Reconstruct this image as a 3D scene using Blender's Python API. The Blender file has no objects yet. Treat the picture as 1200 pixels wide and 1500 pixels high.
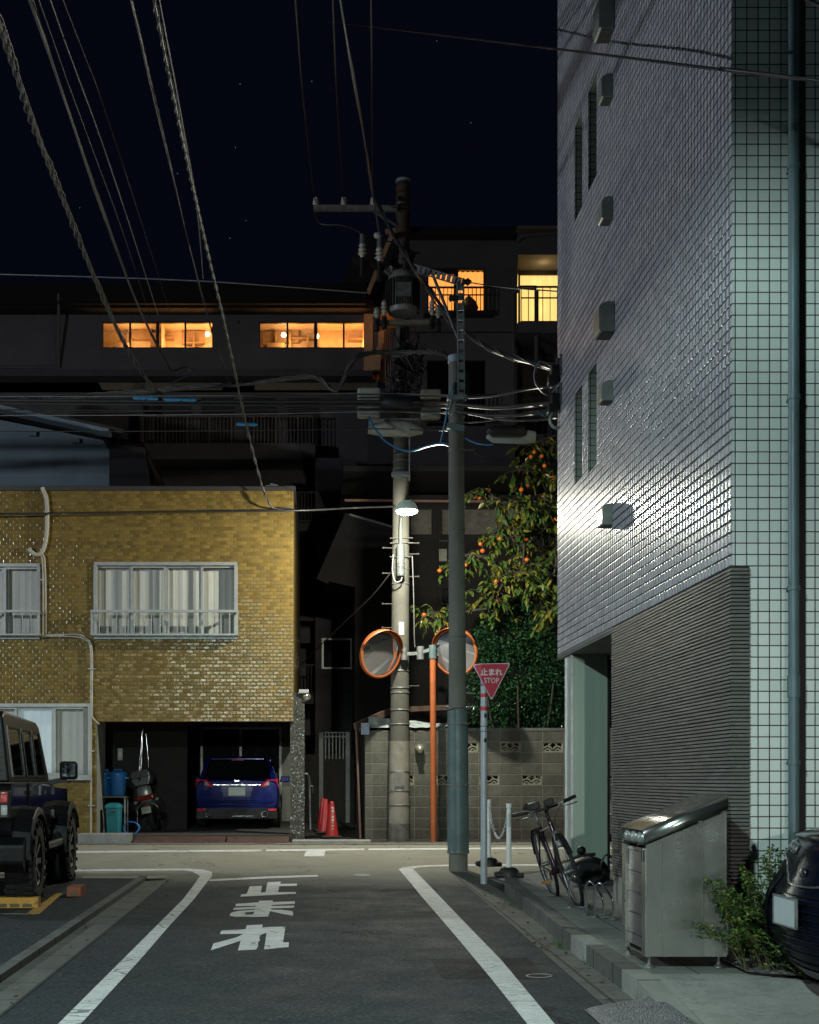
import bpy, math, random
from mathutils import Vector, Matrix
random.seed(7)
S = bpy.context.scene
COL = S.collection
# ---------------------------------------------------------------- camera, sky, exposure
F, VX, VY, CH, SL = 1875.0, 462.0, 1142.0, 1.45, 0.01333      # focal px, vanishing point, camera height, road slope
cam = bpy.data.cameras.new("camera"); camo = bpy.data.objects.new("camera", cam); COL.objects.link(camo)
camo.location = (0, 0, CH); camo.rotation_euler = (math.radians(90), 0, 0)
cam.sensor_width = 36; cam.lens = 45
cam.shift_x = (600 - VX) / 1500; cam.shift_y = (VY - 750) / 1500
cam.clip_start = 0.05; cam.clip_end = 2000
S.camera = camo
W = bpy.data.worlds.new("World"); S.world = W; W.use_nodes = True
wn = W.node_tree
sky = wn.nodes.new("ShaderNodeTexSky"); sky.sky_type = 'NISHITA'; sky.sun_disc = False
sky.sun_elevation = math.radians(-5); sky.sun_rotation = math.radians(200)
bg = wn.nodes["Background"]; bg.inputs[1].default_value = 0.011
tint = wn.nodes.new("ShaderNodeMix"); tint.data_type = 'RGBA'; tint.inputs[0].default_value = 0.94
tint.inputs[7].default_value = (0.11, 0.15, 0.40, 1)           # deep navy night sky
wn.links.new(sky.outputs[0], tint.inputs[6]); wn.links.new(tint.outputs[2], bg.inputs[0])
S.view_settings.view_transform = 'Standard'; S.view_settings.look = 'None'
S.view_settings.gamma = 1; S.view_settings.use_curve_mapping = False
S.view_settings.exposure = 0.22
S.cycles.use_denoising = True
S.cycles.max_bounces = 6; S.cycles.sample_clamp_indirect = 4
S.cycles.caustics_reflective = False; S.cycles.caustics_refractive = False
# street lamps: (lamp position, watts, colour)
LAMP_NEAR = ((-2.2, 1.5, 6.05), 2600, (0.74, 1.0, 0.95))
LAMP_SIDE = ((-14.0, 13.5, 7.0), 2700, (0.86, 0.93, 1.0))
LAMP_FILL = ((-0.6, -26.0, 4.2), 11000, (0.95, 1.0, 0.93))  # added unseen behind the camera to brighten the garage
LAMP_POLE = (None, 1150, (1.0, 0.97, 0.80))

# ---------------------------------------------------------------- helpers
def g(y): return SL * y
def G(px, py, h=0.0):
    y = F * (CH - h) / (py - VY + SL * F); return Vector((((px - VX) * y / F), y, g(y) + h))
def P(px, py, y): return Vector(((px - VX) * y / F, y, CH - (py - VY) * y / F))

def link(o, parent=None):
    COL.objects.link(o)
    if parent is not None: o.parent = parent
    return o
def tag(o, label=None, cat=None, group=None, kind=None):
    if label: o['label'] = label
    if cat: o['category'] = cat
    if group: o['group'] = group
    if kind: o['kind'] = kind
    return o
def thing(name, label, cat, loc=(0, 0, 0), rz=0.0, group=None, rot=None):
    o = bpy.data.objects.new(name, None); link(o); o.location = loc
    o.rotation_euler = rot if rot else (0, 0, rz); o.empty_display_size = .2
    return tag(o, label, cat, group)
def copy_tree(o, parent=None):
    c = o.copy(); COL.objects.link(c); c.parent = parent
    for ch in list(o.children): copy_tree(ch, c)
    return c

class MB:
    def __init__(s): s.v = []; s.f = []; s.sm = []
    def add(s, vs, fs, smooth=False):
        n = len(s.v); s.v += [Vector(q) for q in vs]; s.f += [tuple(i + n for i in f) for f in fs]; s.sm += [smooth] * len(fs); return s
    def box(s, x0, x1, y0, y1, z0, z1):
        return s.add([(x, y, z) for z in (z0, z1) for x, y in ((x0, y0), (x1, y0), (x1, y1), (x0, y1))],
                     [(3, 2, 1, 0), (4, 5, 6, 7), (0, 1, 5, 4), (1, 2, 6, 5), (2, 3, 7, 6), (3, 0, 4, 7)])
    def obox(s, c, size, m=None):
        hx, hy, hz = [q / 2 for q in size]; b = MB().box(-hx, hx, -hy, hy, -hz, hz); m = m or Matrix()
        return s.add([m.to_3x3() @ q + Vector(c) for q in b.v], b.f)
    def bar(s, p, q, w, h=None, up=(0, 0, 1)):
        p, q = Vector(p), Vector(q); d = (q - p).normalized(); u = Vector(up)
        if abs(d.dot(u)) > .98: u = Vector((0, 1, 0))
        a = d.cross(u).normalized(); b = a.cross(d); h = h or w; r = []
        for e in (p, q):
            for i, j in ((-1, -1), (1, -1), (1, 1), (-1, 1)): r.append(e + a * i * w / 2 + b * j * h / 2)
        return s.add(r, [(3, 2, 1, 0), (4, 5, 6, 7), (0, 1, 5, 4), (1, 2, 6, 5), (2, 3, 7, 6), (3, 0, 4, 7)])
    def tube(s, pts, r, n=8, cap=True, closed=False):
        pts = [Vector(q) for q in pts]; N = len(pts); rr = r if isinstance(r, (list, tuple)) else [r] * N
        vs = []; fs = []; a = None
        for i, q in enumerate(pts):
            d = (pts[(i + 1) % N] - pts[i - 1]) if closed else (pts[min(i + 1, N - 1)] - pts[max(i - 1, 0)])
            d = d.normalized() if d.length > 1e-9 else Vector((0, 0, 1))
            if a is None:
                a = d.orthogonal().normalized()
            a = (a - d * a.dot(d)); a = a.normalized() if a.length > 1e-6 else d.orthogonal().normalized(); b = d.cross(a)
            for k in range(n):
                t = 2 * math.pi * k / n; vs.append(q + (a * math.cos(t) + b * math.sin(t)) * rr[i])
        for i in range(N if closed else N - 1):
            for k in range(n):
                k2 = (k + 1) % n; j = (i + 1) % N
                fs.append((i * n + k, i * n + k2, j * n + k2, j * n + k))
        s.add(vs, fs, True)
        if cap and not closed:
            s.add(vs[:n], [tuple(range(n - 1, -1, -1))]); s.add(vs[-n:], [tuple(range(n))])
        return s
    def cyl(s, p, q, r0, r1=None, n=16, cap=True): return s.tube([p, q], [r0, r0 if r1 is None else r1], n, cap)
    def lathe(s, prof, n=24, m=None, cap=True):
        m = m or Matrix(); vs = []; fs = []; L = len(prof)
        for r, z in prof:
            for k in range(n):
                t = 2 * math.pi * k / n; vs.append(m @ Vector((r * math.cos(t), r * math.sin(t), z)))
        for i in range(L - 1):
            for k in range(n):
                k2 = (k + 1) % n; fs.append((i * n + k, i * n + k2, (i + 1) * n + k2, (i + 1) * n + k))
        s.add(vs, fs, True)
        if cap:
            if prof[0][0] > 1e-6: s.add(vs[:n], [tuple(range(n - 1, -1, -1))])
            if prof[-1][0] > 1e-6: s.add(vs[-n:], [tuple(range(n))])
        return s
    def sphere(s, c, r, n=12, sc=(1, 1, 1)):
        c = Vector(c); pr = [(r * math.sin(math.pi * i / n), -r * math.cos(math.pi * i / n)) for i in range(n + 1)]
        return s.lathe(pr, n * 2, Matrix.Translation(c) @ Matrix.Diagonal((*sc, 1)), False)
    def prism(s, poly, mapf, d0, d1, smooth=False):
        n = len(poly); a = [mapf(u, v, d0) for u, v in poly]; b = [mapf(u, v, d1) for u, v in poly]
        s.add(a + b, [tuple(range(n - 1, -1, -1)), tuple(range(n, 2 * n))])
        return s.add(a + b, [(i, (i + 1) % n, n + (i + 1) % n, n + i) for i in range(n)], smooth)
    def poly(s, pts): return s.add(pts, [tuple(range(len(pts)))])
    def loft(s, secs, smooth=True, cap=True, closed=False):
        n = len(secs[0]); vs = [q for sec in secs for q in sec]; fs = []
        for i in range(len(secs) - 1):
            for k in range(n if closed else n - 1):
                k2 = (k + 1) % n; fs.append((i * n + k, i * n + k2, (i + 1) * n + k2, (i + 1) * n + k))
        s.add(vs, fs, smooth)
        if cap: s.add(secs[0], [tuple(range(n - 1, -1, -1))]); s.add(secs[-1], [tuple(range(n))])
        return s
    def build(s, name, mat, parent=None, bevel=0, label=None, off=None, segs=2, subsurf=0):
        off = Vector(off) if off is not None else Vector()
        p = parent
        if off.length == 0 and getattr(s, 'world', False):
            while p is not None: off = off + p.location; p = p.parent
        me = bpy.data.meshes.new(name); me.from_pydata([tuple(q - off) for q in s.v], [], s.f)
        me.polygons.foreach_set("use_smooth", s.sm); me.materials.append(mat); me.update()
        o = bpy.data.objects.new(name, me); link(o, parent)
        if label: o['label'] = label
        if bevel:
            w = o.modifiers.new("bevel", 'BEVEL'); w.width = bevel; w.segments = segs; w.limit_method = 'ANGLE'; w.angle_limit = .6
        if subsurf:
            w = o.modifiers.new("sub", 'SUBSURF'); w.levels = subsurf; w.render_levels = subsurf
        return o
def WB():
    m = MB(); m.world = True; return m
def YP(y): return lambda u, v, d: Vector((u, y + d, v))          # polygon in an X-Z plane
def XP(x): return lambda u, v, d: Vector((x + d, u, v))          # polygon in a Y-Z plane
def ZP(z): return lambda u, v, d: Vector((u, v, z + d))
def smoothline(pts, n=6):
    pts = [Vector(q) for q in pts]; out = []
    for i in range(len(pts) - 1):
        p0 = pts[max(i - 1, 0)]; p1 = pts[i]; p2 = pts[i + 1]; p3 = pts[min(i + 2, len(pts) - 1)]
        for k in range(n):
            t = k / n
            out.append(.5 * ((2 * p1) + (p2 - p0) * t + (2 * p0 - 5 * p1 + 4 * p2 - p3) * t * t + (3 * p1 - p0 - 3 * p2 + p3) * t ** 3))
    out.append(pts[-1]); return out
def wall_holes(mb, u0, u1, v0, v1, holes, mapf, depth=0.0):
    us = sorted({u0, u1, *[q for h in holes for q in h[:2] if u0 < q < u1]}); vs = sorted({v0, v1, *[q for h in holes for q in h[2:4] if v0 < q < v1]})
    for a, b in zip(us, us[1:]):
        for c, d in zip(vs, vs[1:]):
            mu, mv = (a + b) / 2, (c + d) / 2
            if any(h[0] < mu < h[1] and h[2] < mv < h[3] for h in holes): continue
            mb.poly([mapf(a, c, 0), mapf(b, c, 0), mapf(b, d, 0), mapf(a, d, 0)])
    if depth:
        for a, b, c, d in [h[:4] for h in holes]:
            for (p, q), (r, t) in (((a, c), (b, c)), ((b, c), (b, d)), ((b, d), (a, d)), ((a, d), (a, c))):
                mb.poly([mapf(p, q, 0), mapf(r, t, 0), mapf(r, t, depth), mapf(p, q, depth)])
    return mb
def text(name, body, size, mat, parent, m, bold=0.0, extrude=.001, align='CENTER', sx=1.0, world=False):
    if world:
        p = parent
        while p is not None: m = Matrix.Translation(-p.location) @ m; p = p.parent
    cu = bpy.data.curves.new(name, 'FONT'); cu.body = body; cu.size = size; cu.align_x = align; cu.align_y = 'CENTER'
    cu.offset = bold; cu.extrude = extrude; cu.resolution_u = 3
    t = bpy.data.objects.new(name, cu); COL.objects.link(t)
    dg = bpy.context.evaluated_depsgraph_get(); me = bpy.data.meshes.new_from_object(t.evaluated_get(dg))
    bpy.data.objects.remove(t); me.transform(m @ Matrix.Diagonal((sx, 1, 1, 1))); me.materials.clear(); me.materials.append(mat); me.name = name
    o = bpy.data.objects.new(name, me); return link(o, parent)
FRONT = Matrix.Rotation(math.radians(90), 4, 'X')              # text plane XY -> faces -Y

# ---------------------------------------------------------------- materials
class NT:
    def __init__(s, name):
        s.m = bpy.data.materials.new(name); s.m.use_nodes = True; s.t = s.m.node_tree; s.b = s.t.nodes["Principled BSDF"]
    def n(s, typ, ins=None, **kw):
        x = s.t.nodes.new("ShaderNode" + typ)
        for k, v in kw.items(): setattr(x, k, v)
        for k, v in (ins or {}).items(): s.set(x.inputs[k], v)
        return x
    def set(s, sock, v):
        if isinstance(v, bpy.types.NodeSocket): s.t.links.new(v, sock)
        elif isinstance(v, bpy.types.Node): s.t.links.new(v.outputs[0], sock)
        else:
            if isinstance(v, tuple) and len(v) == 3 and sock.type == 'RGBA': v = (*v, 1)
            sock.default_value = v
    def ma(s, op, a, b=0.0, c=0.0): return s.n("Math", {0: a, 1: b, 2: c}, operation=op).outputs[0]
    def pos(s): return s.n("NewGeometry").outputs["Position"]
    def obj(s): return s.n("TexCoord").outputs["Object"]
    def xyz(s, v): return s.n("SeparateXYZ", {0: v}).outputs
    def comb(s, x=0.0, y=0.0, z=0.0): return s.n("CombineXYZ", {0: x, 1: y, 2: z}).outputs[0]
    def noise(s, vec, scale, detail=4, rough=.6): return s.n("TexNoise", {"Vector": vec, "Scale": scale, "Detail": detail, "Roughness": rough}).outputs[0]
    def mix(s, f, a, b):
        x = s.n("Mix", data_type='RGBA'); s.set(x.inputs[0], f); s.set(x.inputs[6], a); s.set(x.inputs[7], b); return x.outputs[2]
    def ramp(s, v, lo, hi): return s.n("MapRange", {0: v, 1: lo, 2: hi, 3: 0.0, 4: 1.0}).outputs[0]
    def bump(s, h, strength=.3, dist=.01, normal=None):
        d = {"Height": h, "Strength": strength, "Distance": dist}
        if normal is not None: d["Normal"] = normal
        return s.n("Bump", d).outputs[0]
    def out(s, **kw):
        nm = dict(base="Base Color", rough="Roughness", metal="Metallic", normal="Normal", emit="Emission Color", es="Emission Strength",
                  coat="Coat Weight", trans="Transmission Weight", ior="IOR", alpha="Alpha", spec="Specular IOR Level", sub="Subsurface Weight")
        for k, v in kw.items(): s.set(s.b.inputs[nm[k]], v)
        return s.m
def pm(name, base, rough=.6, metal=0.0, var=.18, sc=6.0, bump=0.0, bsc=60.0, bd=.004, dirt=None, **kw):
    t = NT(name); p = t.obj(); c = tuple(base)
    f = t.noise(p, sc, 5); f = t.ramp(f, .3, .7)
    col = t.mix(f, tuple(max(0, q * (1 - var)) for q in c), tuple(min(1, q * (1 + var)) for q in c))
    if dirt:
        col = t.mix(t.ramp(t.noise(p, dirt[0], 6, .7), dirt[1], dirt[1] + .14), col, dirt[2])
    r = t.n("MapRange", {0: t.noise(p, sc * 3.1, 3), 1: .3, 2: .7, 3: max(.02, rough - .07), 4: min(1, rough + .07)}).outputs[0]
    k = dict(base=col, rough=r, metal=metal); k.update(kw)
    if bump: k['normal'] = t.bump(t.noise(p, bsc, 4), bump, bd)
    return t.out(**k)
def glow(name, col, st):
    t = NT(name); return t.out(base=(.8, .8, .8), emit=col, es=st)
# ---- ground materials
def asphalt(name, c, speck=1.0, far=None):
    t = NT(name); p = t.pos(); c0 = c
    big = t.ramp(t.noise(p, .35, 4), .3, .7); mid = t.ramp(t.noise(p, 2.2, 6, .7), .32, .68)
    sp = t.ramp(t.noise(p, 38, 3, .95), .44, .70); vo = t.n("TexVoronoi", {"Vector": p, "Scale": 150.0})
    col = t.mix(big, tuple(q * .78 for q in c), tuple(q * 1.15 for q in c))
    col = t.mix(t.ma('MULTIPLY', mid, .45), col, tuple(q * 1.3 for q in c))
    col = t.mix(t.ma('MULTIPLY', t.ma('POWER', sp, 2.0), 1.0 * speck), col, tuple(min(1, q * 4.2) for q in c))
    col = t.mix(t.ma('MULTIPLY', t.ramp(t.noise(p, 4.0, 8, .8), .56, .66), .6), col, tuple(q * .5 for q in c))
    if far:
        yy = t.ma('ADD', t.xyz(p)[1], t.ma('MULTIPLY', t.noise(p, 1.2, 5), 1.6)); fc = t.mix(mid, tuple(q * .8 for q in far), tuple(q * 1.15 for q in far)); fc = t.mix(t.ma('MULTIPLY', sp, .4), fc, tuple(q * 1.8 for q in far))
        col = t.mix(t.ramp(yy, 15.6, 18.0), col, fc)  # older paler asphalt, with the street lamp's pool of light painted into its colour
    cr = t.n('TexVoronoi', {'Vector': t.n('VectorMath', {0: p, 1: t.n('VectorMath', {0: t.n('TexNoise', {'Vector': p, 'Scale': 1.6, 'Detail': 5.0}).outputs[1], 3: .9}, operation='SCALE').outputs[0]}, operation='ADD').outputs[0], 'Scale': .42}, feature='DISTANCE_TO_EDGE').outputs[0]
    cm = t.ma('MULTIPLY', t.ma('LESS_THAN', cr, .004), t.ramp(t.noise(p, .6, 3), .46, .56)); col = t.mix(t.ma('MULTIPLY', cm, .7), col, (.006, .006, .007))
    h = t.ma('ADD', t.ma('MULTIPLY', vo.outputs[0], .7), t.noise(p, 60, 3))
    return t.out(base=col, rough=t.n("MapRange", {0: mid, 3: .6, 4: .85}).outputs[0], normal=t.bump(h, .8, .006), spec=.12)
M = {}
M['asphalt'] = asphalt('asphalt', (.029, .036, .041), far=(.27, .265, .22))  # far tone raised to carry part of the lamp's brightness
M['asphalt_old'] = asphalt('asphalt_old', (.062, .060, .054))
M['asphalt_patch'] = asphalt('asphalt_patch', (.015, .017, .020))
M['lot'] = asphalt('lot_asphalt', (.029, .036, .040))
def paint(name, c, wear=.5):
    t = NT(name); p = t.pos(); q = t.n("Mapping", {0: p, 3: (1.5, 6, 1)}).outputs[0]
    w = t.ramp(t.noise(q, 7.0, 8, .9), wear, wear + .04); w2 = t.ramp(t.noise(p, 90, 2), .62, .72)
    ck = t.n('TexVoronoi', {'Vector': t.n('Mapping', {0: t.n('VectorMath', {0: p, 1: t.n('VectorMath', {0: t.n('TexNoise', {'Vector': p, 'Scale': 6.0, 'Detail': 4.0}).outputs[1], 3: .12}, operation='SCALE').outputs[0]}, operation='ADD').outputs[0], 3: (2.2, 5.5, 1)}).outputs[0], 'Scale': 1.0}, feature='DISTANCE_TO_EDGE').outputs[0]
    w = t.ma('MAXIMUM', t.ma('MAXIMUM', w, t.ma('MULTIPLY', w2, .7)), t.ma('MULTIPLY', t.ma('LESS_THAN', ck, .022), t.ma('MULTIPLY', t.ramp(t.noise(p, 1.1, 3), .4, .55), .75)))
    col = t.mix(w, t.mix(t.ramp(t.noise(p, 3, 5), .3, .7), tuple(x * .8 for x in c), c), (.06, .06, .06))
    return t.out(base=col, rough=.7, normal=t.bump(t.noise(p, 70, 3), .5, .004))
M['paint'] = paint('road_paint', (.76, .78, .78), .55); M['paint_new'] = paint('lettering_paint', (.78, .80, .80), .63)
M['paint_worn'] = paint('worn_paint', (.42, .42, .38), .52); M['yellow_paint'] = paint('yellow_paint', (.52, .30, .05), .58)
def concrete(name, c, joint=None, stain=.5):
    t = NT(name); p = t.pos()
    col = t.mix(t.ramp(t.noise(p, 1.3, 6, .7), .3, .7), tuple(q * .6 for q in c), tuple(q * 1.2 for q in c))
    col = t.mix(t.ma('MULTIPLY', t.ramp(t.noise(p, 5, 9, .85), .5, .64), stain), col, tuple(q * .35 for q in c))
    col = t.mix(t.ma('MULTIPLY', t.ramp(t.noise(p, 60, 3, .9), .5, .68), .5), col, tuple(q * .5 for q in c))
    h = t.noise(p, 80, 4)
    if joint:
        br = t.n("TexBrick", {"Vector": p, "Scale": 1.0, "Mortar Size": joint[2], "Brick Width": joint[0], "Row Height": joint[1], "Color1": (1, 1, 1, 1), "Color2": (.8, .8, .8, 1), "Mortar": (.25, .25, .25, 1)}, offset=joint[3])
        x = t.n("Mix", data_type='RGBA', blend_type='MULTIPLY'); t.set(x.inputs[0], 1.0); t.set(x.inputs[6], col); t.set(x.inputs[7], br.outputs[0]); col = x.outputs[2]
    return t.out(base=col, rough=.85, normal=t.bump(h, .5, .006))
M['gutter'] = concrete('gutter_concrete', (.14, .145, .135), (.30, .6, .012, 0), .8)
M['kerb'] = concrete('kerb_concrete', (.13, .14, .13), (50., .6, .014, 0), .9)
M['kerb_new'] = concrete('pale_kerb_concrete', (.30, .31, .29), None, .3)
M['pave'] = concrete('pavement_concrete', (.23, .24, .22), (.6, .6, .008, 0), .45)
M['apron'] = concrete('driveway_concrete', (.34, .345, .32), None, .6)
M['soil'] = pm('soil', (.03, .027, .02), .95, var=.5, sc=9, bump=1, bsc=40, bd=.03)
M['rustplate'] = pm('brown_ramp', (.075, .04, .032), .75, var=.35, sc=5, bump=.4, bsc=30)

# ---- the ground
def sheet(name, polys, h, mat, parent=None, kind='structure', thick=0.0, holes=None):
    m = MB()
    for pl in polys:
        top = [Vector((x, y, g(y) + h)) for x, y in pl]; n = len(top)
        m.poly(top)
        if thick:
            bot = [q - Vector((0, 0, thick)) for q in top]
            m.add(top + bot, [(i, n + i, n + (i + 1) % n, (i + 1) % n) for i in range(n)])
    # make all faces face up
    for i, f in enumerate(m.f):
        a, b, c = m.v[f[0]], m.v[f[1]], m.v[f[2]]
        if not thick and (b - a).cross(c - a).z < 0: m.f[i] = tuple(reversed(f))
    o = m.build(name, mat, parent)
    if kind: o['kind'] = kind
    return o
def rect(x0, x1, y0, y1): return [(x0, y0), (x1, y0), (x1, y1), (x0, y1)]
def pxpoly(pts, h=0): return [(G(a, b, h).x, G(a, b, h).y) for a, b in pts]
gr = MB(); N = 40
for i in range(N + 1):
    for j in (0, 1): gr.v.append(Vector((-160 if j == 0 else 160, -60 + 300 * i / N, g(-60 + 300 * i / N) - .012)))
gr.f = [(2 * i, 2 * i + 1, 2 * i + 3, 2 * i + 2) for i in range(N)]; gr.sm = [False] * N
tag(gr.build('ground', M['soil']), kind='structure')
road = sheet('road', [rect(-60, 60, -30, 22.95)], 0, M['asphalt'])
def mark(name, polys, mat='paint', h=.004): return sheet(name, polys, h, M[mat], road, None)
# far kerb strip and the far pavement
sheet('far_gutter', [rect(-60, 60, 22.62, 23.3)], .006, M['gutter'])
sheet('far_kerb_line', [rect(-60, -1.05, 22.62, 22.78), rect(-.7, 60, 22.62, 22.78)], .012, M['kerb_new'])
# painted lines
def strip(l, r): return [l + r[::-1]]
LL = [(88, 1498), (20, 1570)]; 
left_out = [(-60, 17.33), (-4, 17.33)] 
mark('edge_line', [pxpoly([(-400, 1277), (120, 1277), (230, 1275.6), (268, 1275.4), (282, 1277), (293, 1283.7), (284, 1297), (268, 1318), (188, 1398), (88, 1498), (-150, 1736), (-104, 1736), (121, 1498), (205, 1407), (248, 1357), (284, 1318), (300, 1297), (310.6, 1283.7), (311, 1278), (300, 1274.6), (276, 1272.6), (120, 1274.2), (-400, 1274.2)])])
mark('edge_line', [pxpoly([(584, 1273.2), (600, 1292), (614.6, 1310), (664.5, 1368), (722, 1437), (771.8, 1500), (950, 1722), (1003, 1722), (812, 1500), (733.5, 1406), (679.9, 1350.7), (637.7, 1306.7), (612, 1280), (605, 1273.4), (612, 1271.2), (635, 1269.8), (664, 1269), (783, 1268.6), (1300, 1268.6), (1300, 1266.2), (783, 1266.2), (668, 1266.4), (614.7, 1268.3), (592, 1270.6)])])
def z8(pts): return pxpoly([(280 + a / 6, 1250 + b / 6) for a, b in pts])
mark('stop_line', [z8([(160, 232), (700, 204), (1115, 192), (1115, 207), (700, 222), (160, 247)])])
# the road lettering 'tomare' - one mark per character
mark('road_lettering', [z8([(440, 365), (490, 358), (515, 292), (625, 288), (612, 348), (655, 343), (672, 258), (790, 251), (782, 271), (930, 269), (930, 289), (776, 292), (765, 342), (922, 341), (922, 358), (435, 384)])], 'paint_new')
mark('road_lettering', [z8([(395, 447), (595, 433), (600, 420), (718, 417), (717, 431), (912, 425), (912, 447), (712, 457), (706, 466), (908, 462), (905, 481), (706, 488), (700, 498), (800, 500), (890, 512), (898, 530), (893, 552), (800, 535), (694, 511), (682, 548), (675, 560), (555, 563), (395, 563), (345, 556), (340, 540), (360, 522), (420, 508), (560, 500), (566, 492), (368, 500), (378, 482), (570, 472), (577, 464), (390, 469)])], 'paint_new')
sheet('road_lettering', [z8([(478, 528), (556, 518), (548, 543), (474, 545)])], .008, M['asphalt'], road, None)
mark('road_lettering', [z8([(268, 682), (480, 670), (490, 636), (630, 630), (624, 656), (700, 650), (830, 648), (808, 787), (860, 786), (857, 828), (642, 848), (664, 702), (610, 722), (598, 752), (608, 764), (588, 790), (590, 818), (572, 850), (412, 858), (436, 772), (174, 857), (196, 797), (400, 742), (462, 711), (254, 713)])], 'paint_new')
mark('far_edge_line', [pxpoly([(-500, 1247), (120, 1247), (383, 1245), (383, 1247.6), (120, 1249.6), (-500, 1249.6)]), pxpoly([(390, 1244.8), (534, 1243.2), (534, 1245.6), (390, 1247.4)]), pxpoly([(540, 1243.2), (783, 1241.6), (1400, 1241), (1400, 1243.2), (783, 1244), (540, 1245.6)])])
mark('dash_mark', [pxpoly([(449, 1246.2), (477, 1246.2), (475, 1254.8), (445, 1254.8)])])
mark('paint_patch', [pxpoly([(518, 1281), (528, 1280), (541, 1281.3), (543, 1283.3), (530, 1284), (519, 1283)])], 'paint_worn')
mark('utility_ring', [pxpoly([(770 + 20 + 20 * math.cos(t), 1430 + 3.2 * math.sin(t)) for t in [k * .35 for k in range(18)]] + [(790 + 17 * math.cos(t), 1430 + 2.2 * math.sin(t)) for t in [k * .35 for k in range(17, -1, -1)]])], 'paint_worn')
sheet('asphalt_patch', [pxpoly([(630, 1406), (772, 1403), (800, 1434), (648, 1434)]), pxpoly([(480, 1302.5), (640, 1301.5), (642, 1305), (480, 1306)])], .002, M['asphalt_patch'], road, None)
# left car park, its kerb and gutter
sheet('parking_lot', [rect(-40, -2.16, -14, 15.75)], .03, M['lot'], thick=.05)
sheet('lot_kerb', [rect(-2.16, -2.07, -14, 15.8)], .055, M['kerb'], thick=.07)
sheet('gutter', [rect(-2.065, -1.79, -14, 15.9)], .004, M['gutter'])
sheet('lot_edge_concrete', [pxpoly([(120, 1288.2), (205, 1288), (245, 1286.6), (245, 1289), (215, 1291), (200, 1290.5), (120, 1290.5)])], .035, M['kerb_new'])
sheet('bay_line', [pxpoly([(92, 1313), (82, 1313), (38, 1344), (58, 1344)])], .034, M['yellow_paint'])
sheet('bay_line', [pxpoly([(0, 1343.2), (52, 1343.8), (52, 1345), (0, 1344.4)])], .034, M['paint_worn'])
# right gutter, kerb, pavement, driveway
sheet('gutter', [[(1.72, -14), (1.72, 8), (1.74, 10), (1.76, 12.3), (1.79, 16.9), (2.0, 16.9), (2.12, 14.2), (1.98, 10.5), (1.96, 7), (1.96, -14)]], .004, M['gutter'])
KE = [(1.95, 7.75), (1.955, 9.0), (1.97, 10.4), (2.03, 12.4), (2.1, 14.2), (2.24, 15.1), (2.6, 15.55), (3.2, 15.7), (30, 15.75)]
KI = [(2.09, 7.75), (2.095, 9.0), (2.11, 10.4), (2.17, 12.35), (2.24, 14.1), (2.36, 14.95), (2.65, 15.38), (3.2, 15.55), (30, 15.6)]
sheet('kerb', [[KE[i], KE[i + 1], KI[i + 1], KI[i]] for i in range(len(KE) - 1)], .135, M['kerb'], thick=.16)
kn = sheet('pale_kerb', [[(1.946, 9.25), (1.946, 9.75), (2.093, 9.75), (2.093, 9.25)], [(1.944, 7.76), (1.944, 8.12), (2.088, 8.12), (2.088, 7.76)]], .1375, M['kerb_new'], thick=.16)
sheet('pavement', [KI[1:] + [(30, 8.0), (2.09, 8.0)]], .13, M['pave'], thick=.05)
sheet('pavement_slab', [[(2.09, 7.75), (3.0, 7.75), (3.0, 8.0), (2.09, 8.0)]], .128, M['apron'], thick=.1)
m = MB()
for a, b, ha, hb in ((1.95, 2.09, .045, .045),):
    ys = [-14, 6.9, 7.75]; hs = [.045, .045, .13]
    for i in range(2):
        m.poly([(1.95, ys[i], g(ys[i]) + hs[i]), (2.088, ys[i], g(ys[i]) + hs[i]), (2.088, ys[i + 1], g(ys[i + 1]) + hs[i + 1]), (1.95, ys[i + 1], g(ys[i + 1]) + hs[i + 1])])
        m.poly([(1.95, ys[i], g(ys[i]) - .02), (1.95, ys[i], g(ys[i]) + hs[i]), (1.95, ys[i + 1], g(ys[i + 1]) + hs[i + 1]), (1.95, ys[i + 1], g(ys[i + 1]) - .02)])
tag(m.build('dropped_kerb', M['kerb_new']), kind='structure')
m = MB(); ys = [-14, 6.9, 7.75]; hs = [.0455, .0455, .128]
for i in range(2):
    m.poly([(2.09, ys[i], g(ys[i]) + hs[i]), (12, ys[i], g(ys[i]) + hs[i] + .02), (12, ys[i + 1], g(ys[i + 1]) + hs[i + 1] + .02), (2.09, ys[i + 1], g(ys[i + 1]) + hs[i + 1])])
tag(m.build('driveway', M['apron']), kind='structure')
def gravelmat():
    t = NT('gravel'); p = t.pos(); v = t.n("TexVoronoi", {"Vector": p, "Scale": 34.0}); c = t.mix(v.outputs[1], (.05, .05, .052), (.26, .26, .26))
    return t.out(base=c, rough=.9, normal=t.bump(v.outputs[0], 1, .03))
o = sheet('gravel_bed', [[(2.68, 7.95), (2.9, 7.8), (9, 7.85), (9, 8.66), (2.68, 8.66)]], .152, gravelmat(), kind='stuff'); tag(o, 'grey gravel bed between the tiled wall and the driveway', 'gravel')
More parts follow.
